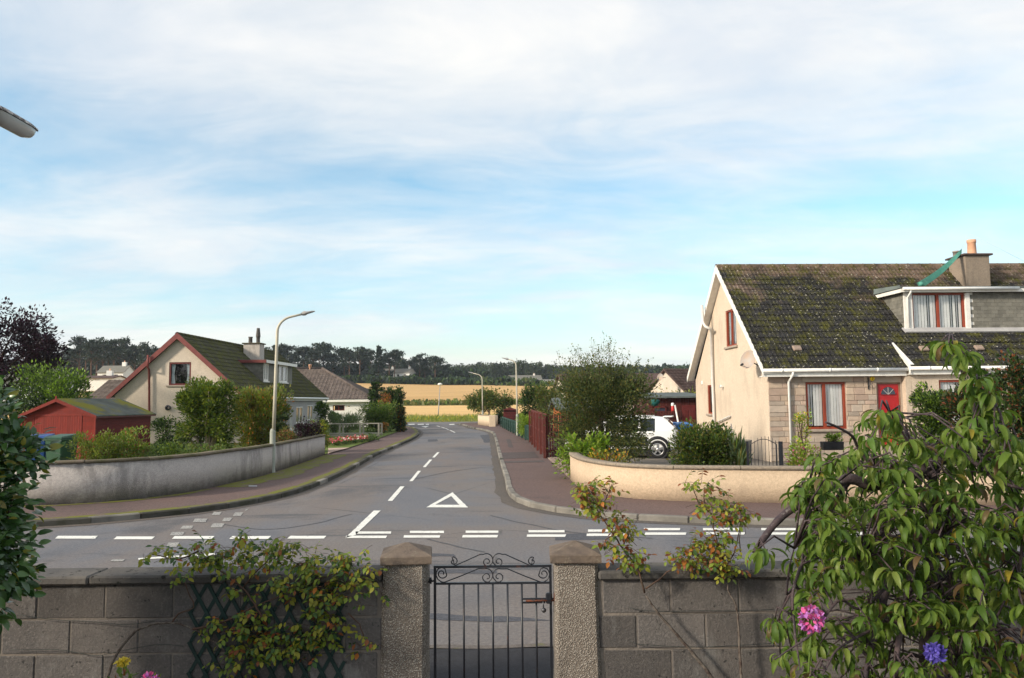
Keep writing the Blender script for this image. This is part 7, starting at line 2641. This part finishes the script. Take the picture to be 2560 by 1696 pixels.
ORD = 'first second third fourth fifth sixth seventh eighth ninth tenth eleventh twelfth thirteenth fourteenth fifteenth sixteenth seventeenth eighteenth nineteenth'.split()
def ordinal(i):
    if i < 19: return ORD[i]
    tens, u = divmod(i + 1, 10)
    T = {2: 'twent', 3: 'thirt', 4: 'fort'}[tens]
    return T + ('ieth' if u == 0 else 'y ' + ORD[u - 1])
LABP = '%s dark pine from the left in the row behind the red shed'
for i, (xd, yt_) in enumerate([(118, 822), (140, 812), (158, 806), (172, 796), (186, 783), (200, 790), (213, 787), (226, 784), (240, 790), (252, 786), (264, 787), (276, 789), (288, 786), (300, 797), (312, 801), (325, 795), (338, 799), (350, 801), (362, 806), (374, 812)]):
    plant([0, 1, 3, 2][i % 4], xd, yt_, 262 + rnd.uniform(-18, 22), LABP % ordinal(i), 'pines behind the red shed')
LABP2 = '%s pine from the left in the long wood above the stubble field'
for i, (xd, yt_) in enumerate([(606, 812), (622, 806), (640, 795), (652, 798), (664, 802), (676, 808), (690, 800), (702, 803), (714, 806), (726, 797), (738, 796), (748, 794), (758, 800), (770, 808), (784, 802), (796, 806), (808, 812), (820, 806), (832, 804), (846, 808), (858, 812), (890, 810), (900, 812), (912, 810), (922, 814), (931, 822), (946, 832), (958, 826), (970, 822), (982, 820), (994, 822), (1006, 824), (1018, 830), (1030, 838)]):
    plant([0, 3, 1, 2][(i * 7) % 4], xd, yt_, 306 + rnd.uniform(0, 26), LABP2 % ordinal(i), 'pines above the stubble field')
plant(5, 876, 800, 305, 'pointed dark spruce standing among the pines above the field', None)
plant(5, 838, 802, 322, 'slim spruce half hidden left of the pointed spruce', None)
LABP3 = '%s tree from the left in the far wood on the right hand hill'
for i, xd in enumerate(range(1036, 1390, 9)):
    yt_ = 843 + 3 * math.sin(i * 1.3) + 2.5 * math.sin(i * .6) - (4 if 1130 < xd < 1260 else 0) + (.10 * max(0, xd - 1250))
    plant(4 if i % 4 else [0, 2, 3][i % 3], xd + rnd.uniform(-3, 3), yt_, 428 + rnd.uniform(-4, 26), LABP3 % ordinal(i), 'trees of the far wood', deep=1.0)
# depth of the wood behind the first rows: one dark mass of trunks and crowns
def wood_mass(name, label, x0, x1, y0, y1, n, hb, ht, mats, wts, ls):
    x = x0 + (x1 - x0) * nrs.rand(n)
    y = y0 + (y1 - y0) * nrs.rand(n)
    hh_ = np.array([.78 + .22 * mnoise.noise(V(a * .12, b_ * .1, 9)) for a, b_ in zip(x, y)])
    z = np.array([zt(a, b_) for a, b_ in zip(x, y)]) + (hb + (ht - hb) * nrs.rand(n) ** .8) * hh_
    return tag(foliage(None, np.stack([x, y, z], 1), rdir(n), rdir(n) + [0, -.4, .6], ls * (.6 + .8 * nrs.rand(n)), mats, wts, 'card', name=name), label, 'wood', kind='stuff')


wood_mass('wood_depth', 'dark depth of the wood behind the front pines', -118, -36, 326, 350, 9000, .5, 8.5, [L_PINE, L_VD], [.5, .5], 1.5)
wood_mass('wood_depth', 'dark depth of the wood behind the middle pines', -60, -10, 312, 345, 4500, .3, 6.5, [L_PINE, L_VD, L_DG], [.5, .3, .2], 1.4)
wood_mass('wood_depth', 'dark depth of the wood behind the left pines', -190, -110, 285, 320, 7000, .3, 8.5, [L_PINE, L_VD], [.5, .5], 1.5)
wood_mass('far_wood', 'far wooded ridge on the right skyline', -62, 110, 445, 500, 12000, .5, 9.0, [L_BRD, L_DG, L_VD], [.4, .3, .3], 2.0)
wood_mass('garden_trees', 'mixed garden trees between the far left houses', -175, -62, 150, 235, 4200, .3, 4.2, [L_DG, L_MG, L_OL], [.45, .35, .2], 1.0)
# ================================================================== NEAR PLANTS: hedge bush, roses, cherry, flowers
L_CA = LM('camellia_dark', (.014, .038, .014), (.024, .055, .020), trans=.18, rough=.28, spec=.5)
L_CB = LM('camellia_mid', (.030, .070, .022), (.045, .090, .028), trans=.2, rough=.3, spec=.5)
L_CC = LM('camellia_old', (.11, .12, .02), (.09, .075, .02), trans=.3, rough=.35, spec=.4)
hb = thing('evergreen_bush', 'glossy dark evergreen bush at the left edge by the wall', 'bush', (-3.0, 4.2, .02))
hp, ho, hc = crown_points((-3.20, 4.25, 1.58), .54, .54, .80, 14000, 140, .15, fill=.3, low=-.95)
kk = hp[:, 2] < 2.36
hp, ho = hp[kk], ho[kk]
foliage(hb, hp, ho + nrs.normal(size=ho.shape) * .5 + [0, 0, .1], nrs.normal(size=ho.shape) * .5 + [0, -.4, .8], .066 * (.7 + .6 * nrs.rand(len(hp))), [L_CA, L_CB, L_CC], [.56, .34, .10], 'cam', 300, smooth=True)
b = MB()
for k in range(14):
    e = V(*hc[nrs.randint(len(hc))])
    s = V(-3.0 + rnd.uniform(-.1, .1), 4.25 + rnd.uniform(-.1, .1), .0)
    b.tube([s, s.lerp(e, .5) + V(0, 0, .1), e], [.018, .012, .004], 5)
b.build('stems', M_BARK, hb)

# --- climbing roses
L_RA = LM('rose_green', (.070, .105, .018), (.095, .130, .022), trans=.35)
L_RD = LM('rose_dark', (.020, .048, .016), (.030, .060, .020), trans=.3)
L_RY = leaf_mat('rose_yellow', (.30, .28, .03), (.23, .23, .03), trans=.4)
L_RR = leaf_mat('rose_red', (.24, .065, .025), (.19, .085, .03), trans=.4)
L_RO = leaf_mat('rose_orange', (.42, .13, .02), (.36, .15, .03), trans=.4)
M_RSTEM = plain('rose_stem', (.10, .052, .040), (.065, .045, .032), 20, .7, .3, 60, .2)
M_RSTEMD = plain('old_rose_wood', (.060, .042, .036), (.16, .14, .12), 28, .9, .6, 60, .1)


def rose_build(label, stems, sprays, mats, wts, n_ind, leaf=.036):
    b0 = P(stems[0][0], *stems[0][2][0], stems[0][3])
    root = thing('climbing_rose', label, 'rose', (b0.x, b0.y, .02))
    for n, r_, pts, yy, m in stems:
        w = smooth_line([P(n, x, y, yy) for x, y in pts], .035)
        w = [p + V(rnd.uniform(-.003, .003), rnd.uniform(-.006, .006), rnd.uniform(-.003, .003)) for p in w]
        MB().tube(w, [r_ * (1 - .55 * i / len(w)) for i in range(len(w))], 7).build('stem', m, root)
    pos, dr_, nr, gi = [], [], [], []
    tw = MB()
    for n, x, y, sx, sy, cnt, yy in sprays:
        for k in range(cnt):
            ex, ey = max(-1.9, min(1.9, rnd.gauss(0, 1))) * sx, max(-1.9, min(1.9, rnd.gauss(0, 1))) * sy
            c = P(n, x + ex, y + ey, yy + rnd.uniform(-.10, .08))
            a = rnd.uniform(0, 6.28)
            ax = V(math.cos(a), -.5 * abs(math.sin(a)) - .1, math.sin(a) * .6).normalized()
            side = ax.cross(V(0, -.5, 1)).normalized()
            up = side.cross(ax)
            L = .065
            tw.tube([c - ax * .05 + V(0, 0, -.02), c, c + ax * L], [.0016, .0013, .0008], 3)
            for f, s_ in ((.25, 1), (.25, -1), (.65, 1), (.65, -1), (1.0, 0)):
                if rnd.random() < .12: continue
                p_ = c + ax * (L * f)
                d_ = ax * (.35 if s_ else 1) + side * (s_ * .9) + V(0, 0, -.25)
                pos.append(p_[:]); dr_.append(d_[:]); nr.append((up + V(rnd.gauss(0, .35), rnd.gauss(0, .35), .3))[:])
    tag(tw.build('twigs', M_RSTEM, root), kind='stuff')
    pos = np.array(pos)
    foliage(root, pos, np.array(dr_), np.array(nr), leaf * (.75 + .7 * nrs.rand(len(pos))), mats, wts, 'rosel', n_ind, smooth=True)
    return root


ry = WY - .10
rose_build('climbing rose with yellowing leaves on the green trellis', [
    (8, .010, [(600, 1600), (625, 1500), (680, 1400), (770, 1300), (880, 1260), (1000, 1260), (1100, 1300), (1200, 1360), (1270, 1420)], ry, M_RSTEMD),
    (8, .008, [(1090, 1290), (1200, 1270), (1330, 1220), (1420, 1170), (1520, 1130), (1620, 1090)], ry, M_RSTEM),
    (8, .008, [(1480, 1230), (1420, 1130), (1370, 1060), (1300, 1010), (1200, 930), (1120, 850)], ry - .03, M_RSTEM),
    (8, .006, [(970, 1255), (1010, 1200), (1090, 1170), (1050, 1060), (1030, 980)], ry, M_RSTEM),
    (8, .005, [(1370, 1060), (1450, 960), (1560, 880), (1700, 930)], ry, M_RSTEM),
    (8, .006, [(1120, 850), (1000, 900), (900, 880), (840, 870)], ry, M_RSTEM),
    (8, .005, [(1960, 1200), (2020, 1260), (2050, 1340), (2080, 1440)], ry, M_RSTEM),
    (8, .005, [(1620, 1090), (1760, 1030), (1900, 980), (2060, 1010), (2120, 1100)], ry, M_RSTEM),
    (8, .005, [(1700, 1080), (1850, 1200), (1900, 1330)], ry, M_RSTEM)],
    [(8, 960, 870, 80, 24, 15, ry), (8, 1130, 850, 60, 40, 16, ry), (8, 1370, 800, 40, 26, 12, ry), (8, 1250, 910, 110, 45, 34, ry), (8, 1450, 880, 110, 50, 42, ry), (8, 1600, 850, 60, 45, 18, ry),
     (8, 1750, 930, 90, 50, 34, ry), (8, 1900, 900, 90, 45, 34, ry), (8, 2040, 920, 40, 40, 9, ry), (8, 1650, 1030, 80, 45, 22, ry), (8, 1820, 1040, 90, 50, 30, ry), (8, 2080, 1040, 40, 60, 14, ry), (8, 1880, 1150, 70, 60, 22, ry),
     (8, 1330, 1070, 40, 30, 7, ry), (8, 1220, 1280, 60, 40, 14, ry), (8, 1450, 1250, 60, 50, 14, ry), (8, 1400, 1360, 60, 50, 20, ry), (8, 1560, 1340, 90, 60, 26, ry), (8, 1700, 1330, 80, 60, 22, ry), (8, 1820, 1280, 70, 50, 18, ry),
     (8, 1640, 1440, 60, 40, 12, ry), (8, 1400, 1470, 50, 40, 12, ry), (8, 1280, 1490, 40, 25, 6, ry), (8, 2070, 1370, 32, 28, 7, ry), (8, 1000, 960, 25, 20, 4, ry)],
    [L_RA, L_RD, L_RY, L_RR, L_RO], [.40, .22, .29, .06, .03], 300)
rose_build('rose with russet new leaves on the wall right of the gate', [
    (10, .013, [(1120, 1600), (1000, 1440), (880, 1300), (760, 1160), (650, 1030), (585, 920)], ry, M_RSTEMD),
    (10, .007, [(585, 920), (560, 840), (540, 760), (490, 680), (430, 600), (360, 500), (300, 410), (240, 320), (180, 200), (140, 110)], ry, M_RSTEM),
    (10, .006, [(590, 890), (700, 810), (760, 755), (850, 720), (960, 680)], ry, M_RSTEM),
    (10, .005, [(360, 480), (280, 520), (300, 570)], ry, M_RSTEM),
    (10, .005, [(420, 560), (470, 440), (440, 380)], ry, M_RSTEM),
    (10, .004, [(240, 320), (290, 200), (330, 110), (340, 60)], ry, M_RSTEM)],
    [(10, 140, 110, 45, 24, 8, ry), (10, 110, 160, 34, 30, 10, ry), (10, 190, 180, 60, 40, 16, ry), (10, 150, 230, 50, 40, 13, ry), (10, 230, 280, 50, 35, 11, ry), (10, 320, 120, 35, 40, 10, ry), (10, 340, 350, 50, 40, 14, ry), (10, 410, 400, 60, 35, 12, ry),
     (10, 300, 560, 45, 35, 9, ry), (10, 430, 590, 50, 40, 11, ry), (10, 500, 670, 55, 45, 18, ry), (10, 480, 480, 30, 30, 5, ry)],
    [L_RA, L_RY, L_RR, L_RO, L_RD], [.38, .28, .22, .06, .06], 300, .033)
rose_build('bushy rose with russet sprays beside the dark stem', [
    (10, .010, [(1325, 1600), (1310, 1480), (1300, 1250), (1290, 1080), (1260, 980), (1220, 900), (1215, 830)], ry, M_RSTEMD),
    (10, .006, [(1215, 830), (1200, 720), (1150, 600), (1110, 440), (1090, 320), (1000, 250), (960, 150), (940, 80)], ry, M_RSTEM),
    (10, .005, [(1200, 720), (1260, 620), (1300, 450), (1310, 300), (1280, 240)], ry, M_RSTEM),
    (10, .005, [(1150, 640), (1000, 640), (880, 620), (810, 600)], ry, M_RSTEM),
    (10, .004, [(1040, 240), (1030, 160), (1040, 90)], ry, M_RSTEM),
    (10, .004, [(1320, 640), (1300, 520), (1330, 400), (1400, 380)], ry, M_RSTEM)],
    [(10, 950, 80, 40, 28, 8, ry), (10, 1040, 95, 34, 40, 9, ry), (10, 1000, 260, 50, 30, 8, ry), (10, 1120, 210, 55, 30, 12, ry), (10, 1140, 320, 55, 40, 14, ry), (10, 1230, 330, 50, 50, 13, ry), (10, 1300, 300, 40, 40, 9, ry), (10, 1370, 340, 45, 40, 8, ry),
     (10, 1060, 540, 70, 45, 24, ry), (10, 960, 620, 70, 40, 22, ry), (10, 850, 610, 45, 35, 14, ry), (10, 1120, 640, 80, 50, 30, ry), (10, 1180, 710, 80, 40, 20, ry), (10, 1140, 480, 50, 50, 14, ry), (10, 900, 700, 60, 30, 8, ry), (10, 1250, 740, 50, 35, 8, ry)],
    [L_RA, L_RY, L_RR, L_RO, L_RD], [.36, .27, .23, .06, .08], 300, .033)

# --- cherry tree with drooping leaves
M_CBARK = NT('cherry_bark')
t = M_CBARK
_c = t.mix(t.ramp(t.noise(16, 5, .7), [(.36, 0.0), (.64, 1.0)]), (.080, .055, .055), (.038, .028, .034))
_c = t.mix(t.ramp(t.noise(40, 4, .7), [(.60, 0.0), (.70, .7)]), _c, (.24, .22, .21))
M_CBARK = t.done(_c, .75, t.bump(t.noise(50, 5, .7, t.map((1, 1, 2.5))), .7, .008), .3)
L_C1 = leaf_mat('cherry_green', (.095, .158, .020), (.122, .182, .026), trans=.40, rough=.58, spec=.28)
L_C2 = LM('cherry_deep', (.034, .068, .014), (.048, .086, .018), trans=.32, rough=.55, spec=.28)
L_C3 = leaf_mat('cherry_light', (.185, .235, .052), (.155, .210, .042), trans=.4, rough=.45)
L_C4 = leaf_mat('cherry_bronze', (.15, .085, .045), (.12, .10, .035), trans=.38, rough=.45)
L_C5 = leaf_mat('cherry_turning', (.34, .25, .03), (.22, .20, .03), trans=.4, rough=.45)
ch_ = thing('cherry_tree', 'drooping cherry tree with hanging leaves in the right foreground', 'tree', P(6, 760, 1568, 4.0) * 1 - V(0, 0, P(6, 760, 1568, 4.0).z - .02))
BR = [  # radius, depth start, depth end, points in region 6
    (.060, 4.05, 4.00, [(800, 2300), (790, 1800), (770, 1400), (790, 1100), (800, 860), (790, 690), (830, 600)]),
    (.034, 3.95, 3.6, [(830, 610), (760, 640), (640, 700), (520, 720), (430, 700), (330, 740), (200, 815), (120, 880), (50, 960), (0, 1040)]),
    (.022, 3.8, 3.5, [(600, 900), (560, 940), (500, 1010), (470, 1050)]),
    (.020, 3.85, 3.45, [(430, 710), (370, 790), (320, 870), (250, 990), (210, 1080), (185, 1170), (175, 1290)]),
    (.018, 3.9, 3.6, [(640, 700), (540, 650), (470, 570), (440, 515), (380, 470), (310, 437)]),
    (.022, 3.7, 3.35, [(790, 900), (710, 1000), (690, 1180), (660, 1340), (640, 1450), (630, 1640)]),
    (.022, 3.8, 3.5, [(700, 940), (620, 1030), (590, 1180), (550, 1330), (510, 1480), (495, 1640)]),
    (.030, 4.0, 3.9, [(830, 600), (900, 560), (960, 520), (985, 460), (1000, 420)]),
    (.016, 3.9, 3.7, [(985, 470), (960, 330), (900, 180), (860, 110)]),
    (.020, 3.9, 3.6, [(900, 560), (1000, 640), (1080, 700), (1180, 740), (1260, 760)]),
    (.020, 3.7, 3.5, [(1240, 600), (1200, 800), (1185, 950), (1170, 1130), (1190, 1260)]),
    (.013, 3.6, 3.4, [(1060, 1320), (990, 1400), (930, 1450), (880, 1520), (850, 1600)]),
    (.012, 3.6, 3.3, [(560, 1330), (440, 1400), (360, 1460), (300, 1560)]),
    (.012, 3.6, 3.3, [(590, 1180), (480, 1260), (380, 1230), (300, 1330), (210, 1410), (90, 1490)]),
    (.011, 3.6, 3.3, [(175, 1290), (190, 1400), (210, 1560)]),
    (.011, 3.7, 3.5, [(880, 1180), (860, 1060), (835, 900)]),
    (.012, 3.7, 3.5, [(660, 1340), (760, 1250), (860, 1180), (960, 1120), (1030, 1150)]),
    (.014, 3.9, 3.7, [(780, 690), (700, 560), (640, 460), (600, 400)]),
    (.011, 3.8, 3.6, [(1000, 640), (1060, 520), (1080, 400), (1020, 280)]),
    (.010, 3.7, 3.5, [(185, 1170), (150, 1200), (160, 1100), (190, 980)]),
]
btips = []
for r_, y0, y1, pts in BR:
    n = len(pts)
    r_ = r_ if r_ > .021 else r_ * .62
    w = smooth_line([P(6, x, y, y0 + (y1 - y0) * i / (n - 1)) for i, (x, y) in enumerate(pts)], .03)
    w = [p + V(mnoise.noise(p * 6), mnoise.noise(p * 6 + V(5, 0, 0)), mnoise.noise(p * 6 + V(0, 5, 0))) * .012 for p in w]
    MB().tube(w, [r_ * (1.0 - .6 * i / len(w)) * (1 + .12 * mnoise.noise(p * 25)) for i, p in enumerate(w)], 9).build('trunk' if r_ > .05 else 'branch', M_CBARK, ch_)
    btips += w[::2] if pts[-1] != (310, 437) else w[:len(w) // 2:2]
POLY = [(170, 770), (250, 680), (420, 570), (440, 600), (490, 420), (590, 370), (680, 450), (740, 545), (850, 470), (930, 440), (965, 330), (900, 220), (790, 150), (840, 75), (960, 140), (1060, 250), (1150, 430), (1190, 540), (1280, 560), (1280, 1640), (70, 1640), (100, 1470), (90, 1300), (160, 1230), (200, 1130), (190, 900)]


def inpoly(x, y):
    c = False
    for (x0, y0), (x1, y1) in zip(POLY, POLY[1:] + POLY[:1]):
        if (y0 > y) != (y1 > y) and x < (x1 - x0) * (y - y0) / (y1 - y0) + x0:
            c = not c
    return c


fixed = [(830, 90), (880, 95), (900, 130), (930, 150), (960, 215), (985, 260), (1010, 250), (1040, 320), (1020, 400), (1060, 450), (1100, 500), (985, 420), (950, 480), (860, 100), (930, 190), (990, 300), (960, 350), (1080, 400), (560, 400), (600, 400), (640, 440), (520, 520), (460, 560), (890, 470), (930, 520), (250, 700), (300, 700), (210, 770), (270, 910), (240, 970), (60, 1010), (25, 1000), (300, 1050), (1000, 900), (1040, 830), (1010, 960), (700, 1140), (840, 1240), (700, 900), (640, 950), (290, 590), (560, 520), (700, 590), (870, 560), (1000, 330), (980, 1480), (520, 1240), (640, 750)]
cen = []
for x, y in fixed:
    cen.append((x, y, rnd.uniform(3.35, 3.6)))
while len(cen) < 600:
    x, y = rnd.uniform(60, 1280), rnd.uniform(380, 1640)
    if not inpoly(x, y): continue
    if y < 560 and rnd.random() < .3: continue
    # airy lower left where the wall shows through
    if x < 480 and y > 1120 and rnd.random() < .45: continue
    if 620 < x < 860 and 1300 < y < 1480 and rnd.random() < .6: continue
    cen.append((x, y, rnd.uniform(3.3, 4.5)))
cp, cdv, cn_ = [], [], []
tw = MB()
bt = np.array([p[:] for p in btips])
for x, y, Y in cen:
    c = P(6, x, y, Y)
    j = np.argsort(np.linalg.norm(bt - np.array(c[:]), axis=1))[0]
    s = V(*bt[j])
    mid_ = s.lerp(c, .55) + V(rnd.uniform(-.03, .03), rnd.uniform(-.02, .02), .05)
    if (s - c).length < .75:
        tw.tube([s, mid_, c], [.0055, .0045, .0032], 5)
    else:
        tw.tube([c + V(rnd.uniform(-.1, .1), .1, -.22), c + V(0, .03, -.08), c], [.005, .0045, .0032], 5)
    k = rnd.randint(6, 11)
    a0 = rnd.uniform(0, 6.28)
    for i in range(k):
        a = a0 + 6.283 * i / k + rnd.uniform(-.3, .3)
        el = rnd.uniform(-.55, .35)
        d = V(math.cos(a) * math.cos(el), math.sin(a) * math.cos(el), math.sin(el))
        st_ = c + d * .018
        cp.append(st_[:]); cdv.append(d[:]); cn_.append((V(0, 0, 1) - d * d.z + V(rnd.gauss(0, .25), rnd.gauss(0, .25), 0))[:])
tag(tw.build('twigs', M_CBARK, ch_), kind='stuff')
cp = np.array(cp)
foliage(ch_, cp, np.array(cdv), np.array(cn_), .098 * (.55 + .65 * nrs.rand(len(cp))), [L_C1, L_C2, L_C3, L_C4, L_C5], [.45, .28, .21, .045, .015], ('cherry0', 'cherry1', 'cherry2'), 300, smooth=True)

# --- flowers in the near garden
def flower(name, label, c, r_, n, pm, stem_to, ls, squash=.8, cat='flower'):
    root = thing(name, label, cat, stem_to)
    d = rdir(n * 2)
    d = d[d[:, 1] < .75][:n]
    p = np.array(c[:]) + d * np.array([r_, r_, r_ * squash]) * (.75 + .25 * nrs.rand(len(d), 1))
    foliage(root, p - d * .3 * ls, d + nrs.normal(size=d.shape) * .5, d + nrs.normal(size=d.shape) * .4, ls * (.7 + .6 * nrs.rand(len(d))), pm, [1] * len(pm), 'rosel', min(80, n), name='petals', ind='petal')
    s = V(*stem_to)
    MB().tube([s, s.lerp(c, .5) + V(.02, 0, 0), c], [.006, .005, .004], 6).build('stem', L_MG, root)
    return root


for nm, lab, rg, x, y, Y, rr, n, pm, ls, sq in [
        ('hydrangea', 'pink mophead hydrangea bloom at the lower left of the cherry', 6, 262, 1310, 3.4, .047, 150, [P_LILAC, P_PINK], .026, 1.15),
        ('hydrangea', 'blue mophead bloom low in front of the block wall', 6, 800, 1458, 3.4, .036, 110, [P_BLUE], .026, .95),
        ('hydrangea', 'pink bloom at the bottom edge below the yellow flower', 8, 840, 1572, 4.3, .040, 80, [P_PINK, P_LILAC], .024, .6),
        ('dahlia', 'small yellow flower head at the bottom left', 8, 690, 1474, 4.4, .032, 60, [P_YEL], .026, .45)]:
    c = P(rg, x, y, Y)
    flower(nm, lab, c, rr, n, pm, (c.x + .05, c.y + .55, .03), ls, sq)
for lab, rg, x, y, Y in [('leafy flower foliage at the bottom left edge', 8, 740, 1590, 4.4), ('leafy shoots under the cherry at the bottom edge', 6, 250, 1600, 4.0)]:
    c = P(rg, x, y, Y)
    bush('flower_foliage', lab, 'plant', (c.x, c.y, .02), .16, .14, c.z + .06, 320, .05, [L_MG, L_RY, L_RR], [.6, .25, .15], clumps=18, cr=.06, stems=5)
# ------------------------------------------------------------------ thin morning haze: one closed box round camera and scene
_hz = MB().box((0, 760, 22.0), (3300, 1800, 50.0)).build('haze', None)
_hz.data.materials.clear()
_hm = bpy.data.materials.new('haze_air')
_hm.use_nodes = True
_hm.node_tree.nodes.clear()
_ho = _hm.node_tree.nodes.new('ShaderNodeOutputMaterial')
_hv = _hm.node_tree.nodes.new('ShaderNodeVolumePrincipled')
_hv.inputs['Color'].default_value = (.80, .88, 1.0, 1)
_hv.inputs['Density'].default_value = .00018
_hv.inputs['Anisotropy'].default_value = .2
_hm.node_tree.links.new(_hv.outputs[0], _ho.inputs['Volume'])
_hz.data.materials.append(_hm)
tag(_hz, 'thin pale haze over the far fields and wood', 'haze', kind='stuff')
